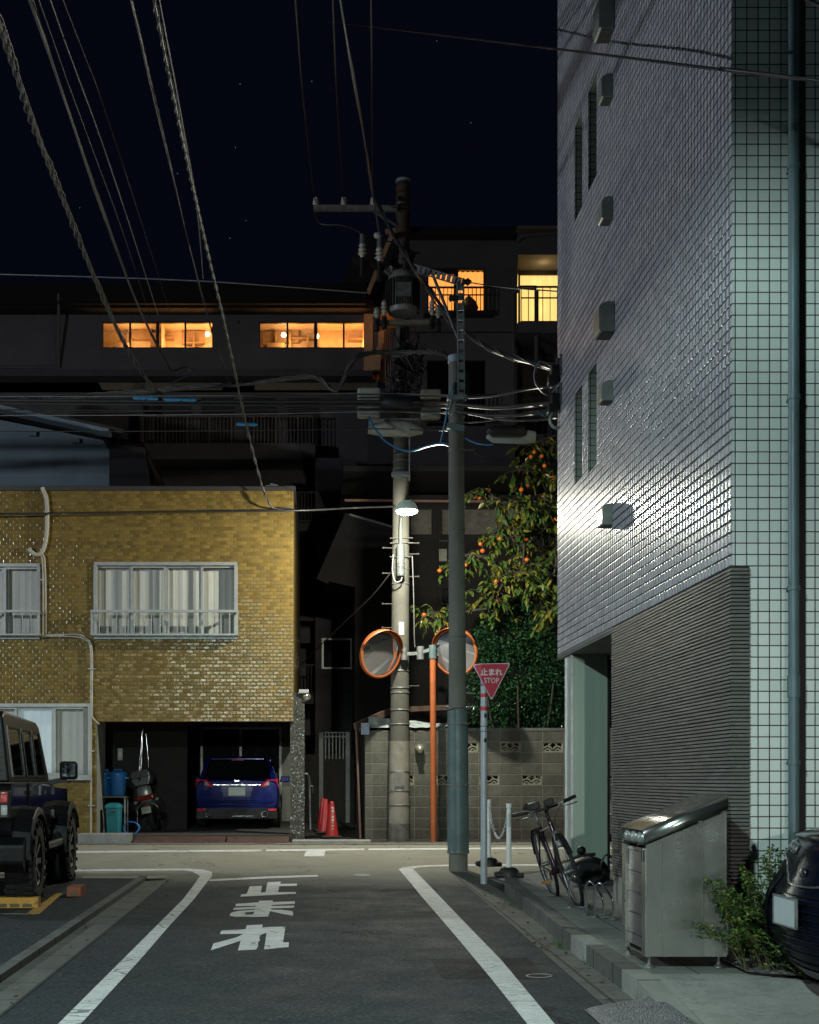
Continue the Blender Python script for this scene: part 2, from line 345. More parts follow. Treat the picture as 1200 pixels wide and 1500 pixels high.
# garage apron
m = MB()
for x0, x1 in ((-3.28, -1.63), (-1.6, -.48)):
    m.box(x0, x1, 23.32, 23.72, g(23.3) - .02, g(23.3) + .1); 
    m.add([(x0, 23.0, g(23)), (x1, 23.0, g(23)), (x1, 23.32, g(23.3) + .1), (x0, 23.32, g(23.3) + .1)], [(0, 1, 2, 3)])
tag(m.build('garage_ramp', M['rustplate']), 'low brown ramp plates laid before the garage', 'ramp')
m = MB()
for x0, x1, h in ((-9.6, -5.2, .16), (-5.17, -4.3, .13), (-4.27, -3.34, .17), (-.42, 1.0, .05)):
    m.box(x0, x1, 23.0, 23.44, g(23) - .1, g(23) + h)
tag(m.build('far_pavement', M['apron'], bevel=.012), kind='structure')
# steel ramp plate over the gutter
def treadmat():
    t = NT('tread_plate'); p = t.pos(); v = t.n("TexVoronoi", {"Vector": t.n("Mapping", {0: p, 3: (1, 1, 1)}).outputs[0], "Scale": 75.0})
    c = t.mix(t.ramp(t.noise(p, 9, 5), .35, .65), (.09, .105, .125), (.15, .17, .20))
    return t.out(base=c, rough=.5, metal=.3, normal=t.bump(v.outputs[0], 1, .012))
m = MB(); prof = [(1.57, .012), (1.63, .03), (1.95, .085), (2.0, .085), (2.0, .07), (1.9, .02), (1.57, .006)]
m.prism([(x, z) for x, z in prof], lambda u, v, d: Vector((u, 4.6 + d, g(4.6 + d) + v)), 0, 2.86)
tag(m.build('ramp_plate', treadmat(), bevel=.004), 'blue grey studded ramp plate lying across the gutter', 'ramp plate')
# ================================================================= tiled apartment building on the right
XB, YB = 2.83, 8.69; TM = .0774; ZT = CH + (VY - 829) * YB / F     # corner, tile module, tile bottom
def tilemat(name, axis, base, joint, ribs=False, mortar=.045):
    t = NT(name); x, y, z = t.xyz(t.pos())
    u = x if axis == 'x' else y
    uo = t.ma('SUBTRACT', u, XB + .022 if axis == 'x' else YB); zo = t.ma('SUBTRACT', z, ZT)
    cu = t.ma('DIVIDE', uo, TM); cz = t.ma('DIVIDE', zo, TM)
    fu = t.ma('FRACT', cu); fz = t.ma('FRACT', cz)
    du = t.ma('MINIMUM', fu, t.ma('SUBTRACT', 1.0, fu)); dz = t.ma('MINIMUM', fz, t.ma('SUBTRACT', 1.0, fz))
    ids = t.comb(t.ma('FLOOR', cu), t.ma('FLOOR', cz)); wn_ = t.n("TexWhiteNoise", {"Vector": ids}, noise_dimensions='3D')
    if ribs:
        mort = t.ma('LESS_THAN', dz, mortar * .75)
        edge = t.ramp(dz, 0, .14)
        rib = t.ma('SINE', t.ma('MULTIPLY', cu, math.pi))
        rib2 = t.ma('ABSOLUTE', rib)
        h = t.ma('ADD', t.ma('MULTIPLY', edge, 1.0), t.ma('MULTIPLY', rib2, 1.3))
    else:
        mn = t.ma('MINIMUM', du, dz); mort = t.ma('LESS_THAN', mn, mortar); h = t.ramp(mn, 0, .09)
    f = t.n("TexWhiteNoise", {"Vector": ids}, noise_dimensions='3D').outputs[0]
    c = t.mix(f, tuple(q * (.93 if not ribs else .78) for q in base), tuple(min(1, q * 1.05) for q in base))
    dirt = t.noise(t.n("Mapping", {0: t.pos(), 3: (2.0, 2.0, .35)}).outputs[0], 1.4, 6, .7)
    c = t.mix(t.ma('MULTIPLY', t.ramp(dirt, .5, .75), .28), c, tuple(q * .55 for q in base))
    if ribs: c = t.mix(t.ma('MULTIPLY', t.ma('LESS_THAN', du, .045), .32), c, joint)
    c = t.mix(mort, c, joint)
    nrm = t.bump(h, .55 if not ribs else 1.0, .006 if not ribs else .030)
    if True:                                       # every glazed tile sits at a very slightly different angle
        jit = t.n("VectorMath", {0: wn_.outputs[1], 1: (.5, .5, .5)}, operation='SUBTRACT').outputs[0]
        jit = t.n("VectorMath", {0: jit, 3: .02 if not ribs else .04}, operation='SCALE').outputs[0]
        nrm = t.n("VectorMath", {0: t.n("VectorMath", {0: nrm, 1: jit}, operation='ADD').outputs[0]}, operation='NORMALIZE').outputs[0]
    return t.out(base=c, rough=t.mix(mort, (.22,) * 3 if not ribs else (.30,) * 3, (.9,) * 3), normal=nrm, spec=.5, ior=1.5 if not ribs else 1.08)
M['tile_front'] = tilemat('square_tile', 'x', (.70, .74, .72), (.02, .022, .022))
M['tile_side'] = tilemat('ribbed_tile', 'y', (.52, .54, .61), (.045, .047, .05), True)
M['reveal'] = tilemat('reveal_tile', 'x', (.52, .56, .52), (.02, .022, .022))
def ledgemat():
    t = NT('ledge_brick'); p = t.pos(); x, y, z = t.xyz(p)
    row = t.ma('FLOOR', t.ma('DIVIDE', z, .0262)); col = t.ma('FLOOR', t.ma('DIVIDE', t.ma('ADD', t.ma('ADD', x, y), t.ma('MULTIPLY', row, .083)), .227))
    f = t.n("TexWhiteNoise", {"Vector": t.comb(row, col)}, noise_dimensions='3D').outputs[0]
    c = t.mix(f, (.10, .098, .092), (.17, .165, .155)); c = t.mix(t.ramp(t.noise(p, 40, 4), .4, .7), c, (.12, .115, .11))
    return t.out(base=c, rough=.62, normal=t.bump(t.noise(p, 120, 4), .8, .006))
M['ledge'] = ledgemat()
M['dark_metal'] = pm('dark_metal', (.018, .018, .02), .45, .3)
M['bluegrey'] = pm('bluegrey_paint', (.10, .15, .165), .45, .1, var=.12)
M['soffit'] = pm('soffit', (.20, .19, .185), .8)
B = thing('tiled_building', 'tall grey tiled apartment building with dark ledge brick base and glossy ribbed side wall', 'building', (XB, YB, g(YB)))
YE, ZTOP = 14.95, 13.2
slits = [(13.57, 13.96, 7.53, 8.58), (12.88, 13.27, 7.54, 8.58), (13.57, 13.96, 4.66, 5.65), (12.88, 13.27, 4.62, 5.66), (13.57, 13.96, 10.45, 11.5), (12.88, 13.27, 10.45, 11.5)]
side = lambda u, v, d: Vector((XB + d, u, v))
m = WB(); wall_holes(m, YB, YE, ZT, ZTOP, slits, side)
o = m.build('side_wall', M['tile_side'], B)
for a, b, c, d in slits:                                            # deep tiled recesses, each ending in a dark pane
    D = .42; m = WB()
    m.add([side(b, c, 0), side(b, c, D), side(b, d, D), side(b, d, 0)], [(0, 1, 2, 3)])
    m.add([side(a, c, 0), side(a, d, 0), side(a, d, D), side(a, c, D)], [(0, 1, 2, 3)])
    m.add([side(a, c, 0), side(a, c, D), side(b, c, D), side(b, c, 0)], [(0, 1, 2, 3)]); m.add([side(a, d, 0), side(b, d, 0), side(b, d, D), side(a, d, D)], [(0, 1, 2, 3)])
    m.build('window_reveal', M['reveal'], B)
for a, b, c, d in slits:
    m = WB(); m.box(XB + .40, XB + .45, a, b, c, d); m.build('slit_window', M['dark_metal'], B)
m = WB(); fr = lambda u, v, d: Vector((u, YB + d, v))
ZB = .574
wall_holes(m, XB, 14.0, ZT, ZTOP, [], fr); wall_holes(m, XB + .118, 14.0, ZB, ZT, [], fr)
m.build('front_wall', M['tile_front'], B)
m = WB(); m.box(XB + .01, 14, YB + .01, YE - .01, ZT + .01, ZTOP - .01)
# body of the block behind the tiles (far wall, roof)
m = WB(); m.poly([(XB, YE, ZT), (14, YE, ZT), (14, YE, ZTOP), (XB, YE, ZTOP)]); m.poly([(14, YB, 0), (14, YE, 0), (14, YE, ZTOP), (14, YB, ZTOP)])
m.build('rear_wall', M['tile_front'], B)
m = WB(); m.box(XB, 14, YB, YE, ZTOP, ZTOP + .25); m.build('roof', M['soffit'], B)
m = WB(); m.box(XB + .004, 14, 12.18, YE - .003, ZT - .05, ZT - .001); m.build('soffit', M['soffit'], B)
m = WB(); m.box(XB - .004, XB + .06, 12.17, YE + .004, ZT - .028, ZT); m.box(XB + .06, 14, YE - .05, YE + .004, ZT - .028, ZT); m.build('soffit_trim', M['bluegrey'], B)
# ledge-brick base: a saw-tooth profile of thin courses wrapped round the corner
rows = int((ZT - .56) / .0262); m = WB()
YL = 12.17
for r in range(rows):
    z0 = .56 + r * .0262; zt = z0 + .0215; rnd = random.uniform(0, .0035)
    prof = [(.0, z0), (-.014 - rnd, z0 + .002), (-.012 - rnd, zt - .002), (0, zt)]
    A = [Vector((XB + d, YL, z)) for d, z in prof]; Bp = [Vector((XB + d, YB + d, z)) for d, z in prof]; C = [Vector((XB + .117, YB + d, z)) for d, z in prof]
    m.loft([A, Bp, C], False, True)
m.build('ledge_brick', M['ledge'], B)
m = WB(); m.box(XB + .001, XB + .117, YB + .001, YL, .55, ZT - .001); m.box(XB + .13, 6.0, YB + .3, YL + .01, .2, ZT - .03); m.build('brick_core', pm('brick_joint', (.02, .02, .019), .9), B)
m = WB(); m.box(XB + .004, 14, YB + .012, YL + .008, g(YB), .558); m.build('plinth', M['apron'], B)
# vent hoods: sheet-metal boxes with rounded shoulders, open underneath
M['hood'] = pm('vent_hood', (.30, .33, .30), .4, .3)
def hood(yc, zc, w, h, d):
    m = WB(); y0, y1, z0, z1 = yc - w / 2, yc + w / 2, zc - h / 2, zc + h / 2; c = min(.05, h * .3)
    pr = [(XB, z1), (XB - d * .45, z1), (XB - d * .85, z1 - c * .4), (XB - d, z1 - c), (XB - d, z0 + .01), (XB - d * .86, z0), (XB, z0)]
    m.prism(pr, lambda u, v, dd: Vector((u, dd, v)), y0, y1)
    o = m.build('vent_hood', M['hood'], B, bevel=.006)
    s = WB(); s.box(XB - d * .8, XB - .01, y0 + .015, y1 - .015, z0 - .004, z0 - .001); s.build('vent_mesh', M['dark_metal'], o)
for yc, zc, w, h, d in ((12.28, 3.98, .19, .2, .10), (12.25, 5.15, .18, .19, .11), (12.22, 5.83, .26, .28, .15), (12.25, 6.89, .18, .21, .11), (12.25, 8.05, .18, .22, .11), (12.22, 8.72, .26, .34, .15)): hood(yc, zc, w, h, d)
# drain pipe with collars and brackets
m = WB(); xp = 3.21; yp = YB - .10
m.cyl((xp, yp, .5), (xp, yp, ZTOP), .035, n=20)
pipe = m.build('drain_pipe', M['bluegrey'], B)
for z in (2.72, 4.0, 5.55, 7.0, 8.4, 1.55): m = WB(); m.cyl((xp, yp, z), (xp, yp, z + .03), .042, n=20); m.box(xp - .014, xp + .014, yp, YB, z + .005, z + .02); m.build('pipe_collar', M['bluegrey'], pipe)
m = WB(); m.cyl((xp, yp, 2.0), (xp, yp, 2.15), .041, n=20); m.build('pipe_socket', M['bluegrey'], pipe)
# far right of the front: dark strip painting the drain pipe's shadow on the wall
m = WB(); m.box(3.268, 3.325, YB - .012, YB + .02, ZB, ZTOP); m.build('pipe_shadow_strip', pm('joint', (.045, .042, .042), .8), B)
# metal clad pillar under the soffit
pl = WB(); pl.box(2.865, 3.27, 14.3, 14.62, g(14.3) + .12, ZT - .05)
def claddmat():
    t = NT('clad_panel'); x, y, z = t.xyz(t.pos())
    st = t.noise(t.comb(t.ma('MULTIPLY', x, 26.0), t.ma('MULTIPLY', y, 26.0), t.ma('MULTIPLY', z, .3)), 1.0, 3)
    c = t.mix(st, (.34, .42, .35), (.50, .60, .51))
    return t.out(base=c, rough=.3, metal=.1, normal=t.bump(st, .15, .01))
pil = thing('clad_pillar', 'pale green metal clad pillar carrying the overhang of the tiled building', 'pillar', (3.05, 14.45, g(14.45)))
pl.build('panel_face', claddmat(), pil, bevel=.004)
m = WB(); m.box(2.85, 2.878, 14.282, 14.31, g(14.3) + .125, ZT - .052); m.box(2.851, 2.879, 14.605, 14.635, g(14.3) + .125, ZT - .052); m.build('corner_trim', pm('alu', (.62, .62, .66), .35, .5), pil)
m = WB(); m.box(3.262, 3.29, 14.286, 14.63, g(14.3) + .125, ZT - .06); m.build('edge_trim', M['dark_metal'], pil)
# wire anchors on the corner of the tiled wall
M['galv'] = pm('galvanised', (.19, .20, .20), .5, .5, var=.3, sc=14)
M['porcelain'] = pm('porcelain', (.55, .55, .52), .2)
M['black'] = pm('black_rubber', (.012, .012, .013), .55)
M['wire'] = pm('cable_black', (.016, .016, .017), .5)
for i, (zz, lab) in enumerate(((6.19, 'upper black wire anchor box bracketed on the edge of the tiled wall'), (5.86, 'lower black wire anchor box with coiled grey cable on the tiled wall edge'))):
    a = thing('wire_anchor', lab, 'wire anchor', (XB, YE - .1, zz), group='wire anchors on the tiled wall')
    m = MB(); m.box(-.10, .02, -.07, .07, -.14, .06); m.box(-.14, -.03, -.1, .03, -.17, -.07); m.build('junction_box', M['black'], a, bevel=.015)
    m = MB(); m.bar((0, -.16, .14), (0, .1, .14), .02); m.bar((-.01, -.16, .14), (-.01, -.16, -.1), .02); m.bar((-.02, -.02, .14), (-.02, -.02, .04), .03); m.build('bracket', M['galv'], a)
    m = MB()
    for k in range(3): m.cyl((-.05 - .035 * k, -.03, -.12), (-.06 - .035 * k, -.03, -.2), .012, n=8)
    m.build('wire_glands', M['galv'], a)
    if i:
        m = MB()
        for k in range(4): m.tube([(-.03 + .085 * math.cos(t), -.02 * k, -.24 + .10 * math.sin(t)) for t in [q * .35 for q in range(19)]], .010, 6)
        m.build('cable_coil', pm('cable_grey', (.30, .33, .31), .6), a)
# ================================================================= yellow brick house
def glazed():
    t = NT('glazed_brick'); p = t.pos(); x, y, z = t.xyz(p); u = t.ma('ADD', x, t.ma('MULTIPLY', y, 1.0))
    RH, BW = .066, .122
    row = t.ma('FLOOR', t.ma('DIVIDE', z, RH)); uo = t.ma('ADD', t.ma('DIVIDE', u, BW), t.ma('MULTIPLY', t.ma('MODULO', row, 2.0), .5))
    col = t.ma('FLOOR', uo); fu = t.ma('FRACT', uo); fz = t.ma('FRACT', t.ma('DIVIDE', z, RH))
    du = t.ma('MULTIPLY', t.ma('MINIMUM', fu, t.ma('SUBTRACT', 1.0, fu)), BW); dz = t.ma('MULTIPLY', t.ma('MINIMUM', fz, t.ma('SUBTRACT', 1.0, fz)), RH)
    mn = t.ma('MINIMUM', du, dz); mort = t.ma('LESS_THAN', mn, .0042)
    w = t.n("TexWhiteNoise", {"Vector": t.comb(row, col)}, noise_dimensions='3D')
    c = t.mix(w.outputs[0], (.155, .102, .022), (.25, .165, .038)); c = t.mix(t.ramp(t.noise(p, 1.1, 5), .35, .7), c, t.mix(w.outputs[0], (.14, .098, .025), (.225, .158, .04)))
    c = t.mix(t.ma('MULTIPLY', t.ramp(t.noise(p, 25, 5), .5, .7), .4), c, (.12, .075, .015)); c = t.mix(mort, c, (.13, .10, .055))
    h = t.ma('ADD', t.ramp(mn, 0, .014), t.ma('MULTIPLY', t.noise(p, 22, 3), .9))
    b = t.bump(h, .5, .006)
    j = t.n("VectorMath", {0: w.outputs[1], 1: (.5, .5, .5)}, operation='SUBTRACT').outputs[0]
    j = t.n("VectorMath", {0: j, 3: .085}, operation='SCALE').outputs[0]
    nn = t.n("VectorMath", {0: t.n("VectorMath", {0: b, 1: j}, operation='ADD').outputs[0]}, operation='NORMALIZE').outputs[0]
    return t.out(base=c, rough=t.mix(mort, (.2,) * 3, (.85,) * 3), normal=nn)
M['brick'] = glazed()
M['alu'] = pm('aluminium', (.42, .43, .42), .42, .4, var=.1)
M['pvc'] = pm('cream_conduit', (.42, .40, .33), .5)
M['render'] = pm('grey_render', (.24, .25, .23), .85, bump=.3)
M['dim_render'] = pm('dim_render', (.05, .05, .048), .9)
def curtainmat(name, c, es=0.0, ec=None):
    t = NT(name); x, y, z = t.xyz(t.pos())
    f = t.noise(t.comb(t.ma('MULTIPLY', x, 6.0), 0.0, t.ma('MULTIPLY', z, 1.2)), 1.0, 2)
    col = t.mix(t.ramp(f, .3, .7), tuple(q * .88 for q in c), c)
    k = dict(base=col, rough=.9)
    if es: k.update(emit=ec or c, es=es)
    return t.out(**k)
M['curtain'] = curtainmat('lace_curtain', (.60, .60, .55))
M['curtain_lit'] = curtainmat('curtain_lit', (.6, .66, .66), .16, (.62, .86, 1.0))
def glassmat(name, rough=.03, tint=(.02, .022, .024), a=.14):
    t = NT(name); gl = t.n("BsdfGlossy", {"Color": (.9, .95, 1, 1), "Roughness": rough}); tr = t.n("BsdfTransparent", {"Color": (.98, .99, .99, 1)})
    fc = t.n("LayerWeight", {0: .5}).outputs[1]; f = t.ma('ADD', t.ma('MULTIPLY', t.ma('POWER', fc, 5.0), .8), .045)
    mx = t.n("MixShader", {0: f, 1: tr, 2: gl}); t.t.links.new(mx.outputs[0], t.t.nodes["Material Output"].inputs[0]); return t.m
M['glass'] = glassmat('window_glass')
def darkglass():
    t = NT('dark_glass'); return t.out(base=(.006, .007, .008), rough=.05, spec=.5)
M['darkglass'] = darkglass()
YH = 23.4; k = YH / F
def hx(px): return (px - VX) * k
def hz(py): return CH - (py - VY) * k
H = thing('brick_house', 'two storey house of glazed ochre brick with open ground floor garage', 'house', (-4.0, YH, g(YH)))
XR, XL = hx(430), -9.6; ZR, ZG = hz(719), hz(1057)
wu = (hx(140), hx(346), hz(934), hz(826)); wl = (hx(57) - 2.57, hx(57), hz(934), hz(828)); wd = (-6.8, hx(132), hz(1138), hz(1033))
m = WB(); wall_holes(m, XL, XR, ZG, ZR, [wu, wl, (wd[0], wd[1], ZG - 1, wd[3])], YP(YH), .09)
wall_holes(m, XL, hx(142), g(YH) - .05, ZG, [(wd[0], wd[1], wd[2], ZG + 1)], YP(YH), .09)
m.poly([(XR, YH, ZG), (XR, 34, ZG), (XR, 34, ZR), (XR, YH, ZR)])
m.build('brick_wall', M['brick'], H)
m = WB(); m.box(XL - .05, XR + .04, YH - .05, 34, ZR, ZR + .07); m.box(XL - .05, XR + .0, YH + .3, 34, ZR + .07, ZR + .16); m.build('roof', pm('roof_sheet', (.035, .033, .032), .6), H)
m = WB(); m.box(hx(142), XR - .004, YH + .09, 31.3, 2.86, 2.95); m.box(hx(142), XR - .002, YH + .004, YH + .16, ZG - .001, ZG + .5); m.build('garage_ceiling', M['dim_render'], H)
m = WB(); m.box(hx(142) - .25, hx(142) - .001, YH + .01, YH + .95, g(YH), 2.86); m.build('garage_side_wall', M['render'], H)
m = WB(); m.box(-5.6, -3.99, 31.2, 31.4, .3, 2.86); m.box(-5.5, -4.9, YH + 1, 31.2, .3, 2.86)
m.box(-3.99, hx(285), 31.2, 31.4, .3, 2.86); m.box(-1.05, -.42, 31.2, 31.4, .3, 2.86); m.box(-2.9, -1.0, 31.2, 31.4, 2.76, 2.86); m.build('garage_rear_wall', M['render'], H)
m = WB(); m.box(-4.35, -2.6, 25.95, 26.05, .3, 2.86); m.build('garage_partition', pm('partition_board', (.022, .02, .019), .9), H)
m = WB(); m.box(-5.6, -.42, 23.45, 31.2, .2, .44); m.build('garage_floor', pm('garage_floor', (.05, .048, .044), .9, bump=.3), H)
def window(root, w, y, panes, rail=False, curt='curtain', lit=None):
    x0, x1, z0, z1 = w; f = WB(); t_ = .045
    f.box(x0 - .02, x1 + .02, y - .035, y + .06, z1 - .03, z1 + .03); f.box(x0 - .02, x1 + .02, y - .045, y + .06, z0 - .03, z0 + .03)
    f.box(x0 - .03, x0 + .03, y - .034, y + .058, z0 + .03, z1 - .03); f.box(x1 - .03, x1 + .03, y - .034, y + .058, z0 + .03, z1 - .03)
    W_ = (x1 - x0) / panes
    for i in range(panes):
        a, b = x0 + W_ * i, x0 + W_ * (i + 1); yy = y + (.012 if i % 2 else .036)
        for q in (a + .02, b - .02): f.box(q - .02, q + .02, yy, yy + .02, z0 + .03, z1 - .03)
        f.box(a + .04, b - .04, yy + .001, yy + .021, z0 + .03, z0 + .075); f.box(a + .04, b - .04, yy + .001, yy + .021, z1 - .07, z1 - .03)
    fo = f.build('window', M['alu'], root)
    p = WB()
    for i in range(panes):
        a, b = x0 + W_ * i, x0 + W_ * (i + 1); yy = y + (.022 if i % 2 else .046); p.poly([(a + .04, yy, z0 + .07), (b - .04, yy, z0 + .07), (b - .04, yy, z1 - .07), (a + .04, yy, z1 - .07)])
    p.build('glass', M['glass'], fo)
    for i in range(panes):
        a, b = x0 + W_ * i, x0 + W_ * (i + 1); c = WB(); N = 40; ph = random.uniform(0, 6)
        cols = []
        for j in range(N + 1):
            u = a + (b - a) * j / N; wv = .005 * math.sin(j * .7 + ph + .6 * math.sin(j * .23)) + .002 * math.sin(j * 1.7 + ph * 2)
            cols.append([Vector((u, y + .115 + wv * (1.0 if q else .55), z0 if not q else z1)) for q in (1, 0)])
        c.loft(cols, True, False); c.build('curtain', M['curtain_lit'] if lit and i in lit else M[curt], fo)
    bk = WB(); bk.box(x0 - .1, x1 + .1, y + .25, y + .3, z0 - .1, z1 + .1); bk.build('room_back', M['dim_render'], fo)
    if rail:
        r = WB(); zt, zb = hz(897), hz(931); a, b = x0 - .06, x1 + .05; yr = y - .16
        r.bar((a, yr, zt), (b, yr, zt), .045); r.bar((a, yr, zb), (b, yr, zb), .03); r.bar((a, yr + .08, zb), (b, yr + .08, zb), .025)
        for q in (a + .02, b - .02): r.bar((q, yr, zb), (q, yr, zt), .035); r.bar((q, yr, zt - .01), (q, y, zt - .01), .035); r.bar((q, yr, zb), (q, y, zb), .035)
        n = 17
        for i in range(1, n): q = a + (b - a) * i / n; r.bar((q, yr, zb), (q, yr, zt), .016)
        n = 26
        for i in range(1, n): q = a + (b - a) * i / n; r.bar((q, yr, zb), (q, yr + .12, zb), .014)
        r.build('window_rail', M['alu'], root)
window(H, wu, YH, 4, True); window(H, wl, YH, 4, True); window(H, wd, YH, 4, False, 'curtain', (2,))
m = WB(); m.box(wd[0] - .06, wd[1] + .05, YH - .09, YH - .005, wd[2] - .06, wd[2] - .031); m.build('window_sill', M['alu'], H)
# conduits
def hp(pts, y=YH - .045): return [Vector((hx(a), y, hz(b))) for a, b in pts]
m = WB(); m.tube(smoothline(hp([(63, 715), (69, 733), (70, 765), (68, 792), (63, 808), (55, 813), (46, 808), (44, 804)])), .04, 10)
m.build('vent_duct', M['pvc'], H)
for dx in (0, 3.4):
    m = WB(); m.tube(smoothline(hp([(59 + dx, 812), (63 + dx, 822), (64.5 + dx, 870), (64.5 + dx, 928), (67 + dx, 932 - dx * .3), (110, 933 - dx), (126, 938 - dx), (133 + dx * .6, 950), (134 + dx * .5, 1010), (134 + dx * .5, 1222 if dx == 0 else 1044)] + ([(137, 1052), (146, 1061)] if dx else []))), .016, 8)
    m.build('conduit', M['pvc'], H)
for a, b in ((64.5, 850), (64.5, 900), (90, 932), (134, 980), (134, 1100), (134, 1180), (69, 750)): m = WB(); m.box(hx(a) - .05, hx(a) + .06, YH - .065, YH - .002, hz(b) - .012, hz(b) + .012); m.build('pipe_clip', M['alu'], H)
# mosaic column by the garage
def mosaic():
    t = NT('mosaic'); x, y, z = t.xyz(t.pos()); s = .024
    f = [t.ma('FRACT', t.ma('DIVIDE', q, s)) for q in (t.ma('ADD', x, y), z)]
    mn = t.ma('MINIMUM', t.ma('MINIMUM', f[0], t.ma('SUBTRACT', 1.0, f[0])), t.ma('MINIMUM', f[1], t.ma('SUBTRACT', 1.0, f[1])))
    w = t.n("TexWhiteNoise", {"Vector": t.comb(t.ma('FLOOR', t.ma('DIVIDE', t.ma('ADD', x, y), s)), t.ma('FLOOR', t.ma('DIVIDE', z, s)))}, noise_dimensions='3D')
    c = t.mix(w.outputs[0], (.018, .018, .015), (.06, .057, .045)); mo = t.ma('LESS_THAN', mn, .14); c = t.mix(mo, c, (.085, .082, .07))
    j = t.n("VectorMath", {0: w.outputs[1], 1: (.5, .5, .5)}, operation='SUBTRACT').outputs[0]; j = t.n("VectorMath", {0: j, 3: .3}, operation='SCALE').outputs[0]
    ge = t.n("NewGeometry").outputs["Normal"]; nn = t.n("VectorMath", {0: t.n("VectorMath", {0: ge, 1: j}, operation='ADD').outputs[0]}, operation='NORMALIZE').outputs[0]
    return t.out(base=c, rough=t.mix(mo, (.2,) * 3, (.9,) * 3), normal=nn)
m = WB(); m.box(hx(425), hx(446), YH + .12, YH + .5, g(YH), 3.05); m.build('mosaic_column', mosaic(), H)
m = WB(); m.box(hx(425) - .02, hx(446) + .02, YH + .10, YH + .52, g(YH) - .02, g(YH) + .03); m.build('column_foot', M['apron'], H)
# sliding garage door with patterned glass
def patt():
    t = NT('patterned_glass'); v = t.n("TexVoronoi", {"Vector": t.pos(), "Scale": 26.0}); return t.out(base=(.03, .034, .036), rough=.18, normal=t.bump(v.outputs[0], 1, .03), spec=.8)
kk = 31.2 / F; q = lambda a, b: ((a - VX) * kk, CH - (b - VY) * kk)
x0, zt = q(296, 1065); x1, _ = q(411, 1065); zb = .46
d = WB()
for a in (x0, (x0 + x1) / 2 - .01, x1): d.box(a - .03, a + .03, 31.1, 31.19, zb, zt)
d.box(x0 + .03, x1 - .03, 31.105, 31.185, zt - .06, zt); d.box(x0 + .03, x1 - .03, 31.105, 31.185, zb, zb + .1)
do = d.build('sliding_door', M['alu'], H); d = WB(); d.box(x0 + .03, x1 - .03, 31.13, 31.15, zb + .1, zt - .06); d.build('glass', patt(), do)
# objects clamped on the house corner: round meter/reflector
c = thing('wall_lamp', 'small unlit floodlight with round bowl on the mosaic column top', 'lamp', (hx(449), YH + .15, hz(1020)))
m = MB(); m.box(-.14, .04, -.08, .1, .06, .13); m.bar((-.1, 0, .06), (.02, 0, -.02), .03); m.build('bracket', M['alu'], c, bevel=.01)
m = MB(); m.lathe([(.0, .08), (.05, .07), (.085, .0), (.08, -.07), (.04, -.09), (.0, -.095)], 16, Matrix.Rotation(1.2, 4, 'X')); m.build('bowl', pm('steel_bowl', (.55, .58, .5), .18, .9), c)

# ---- pale blue gabled house behind, left
Y2 = 30.0
Hn = thing('gabled_house', 'pale blue grey gabled house rising behind the brick house roof', 'house', (P(0, 650, Y2).x, Y2, g(Y2)))
pale = pm('pale_bluegrey_render', (.15, .20, .24), .8, var=.12, sc=1.5)
a = [P(x, y, Y2) for x, y in ((-160, 575), (0, 615), (162, 647), (160, 664), (176, 667), (176, 715))]
pr = [(v.x, v.z) for v in a] + [(a[-1].x, .3), (a[0].x, .3)]
m = WB(); m.prism(pr[::-1], YP(Y2), 0, 6); m.build('wall', pale, Hn)
m = WB()
r0, r1 = P(-160, 571, Y2), P(164, 643, Y2); m.bar(r0 + Vector((0, -.25, .06)), r1 + Vector((0, -.25, .06)), .5, .09); m.build('eave', pale, Hn)
m = WB(); m.bar(r0 + Vector((0, 2.9, .13)), r1 + Vector((.3, 2.9, .10)), 6.4, .10); m.build('roof', pm('dark_roof', (.03, .028, .03), .7), Hn)
for px, py in ((50, 637), (113, 647)):
    v = P(px, py, Y2); m = WB(); m.box(v.x - .1, v.x + .08, Y2 - .12, Y2 - .002, v.z - .05, v.z + .05); m.build('purlin_end', pale, Hn, bevel=.005)
# dark tiled roof beside it
Y3 = 28.0
R = thing('dark_roofed_house', 'low dark house with black tiled roof behind the brick house corner', 'house', (P(200, 690, Y3).x, Y3, g(Y3)))
v0, v1, v2 = P(160, 648, Y3), P(212, 655, Y3), P(222, 716, Y3)
m = WB(); m.prism([(v0.x, v0.z), (v1.x, v1.z), (v2.x, v2.z), (v2.x, .3), (v0.x, .3)][::-1], YP(Y3), 0, 4); m.build('wall', pm('black_timber', (.012, .011, .012), .9), R)
m = WB()
for i in range(9):
    for j in range(4): m.bar((v0.x - .1, Y3 - .1 + i * .45, v0.z + .02), (v1.x, Y3 - .1 + i * .45, v1.z + .02), .4, .05)
m.build('roof', pm('black_tile', (.02, .02, .022), .5), R)
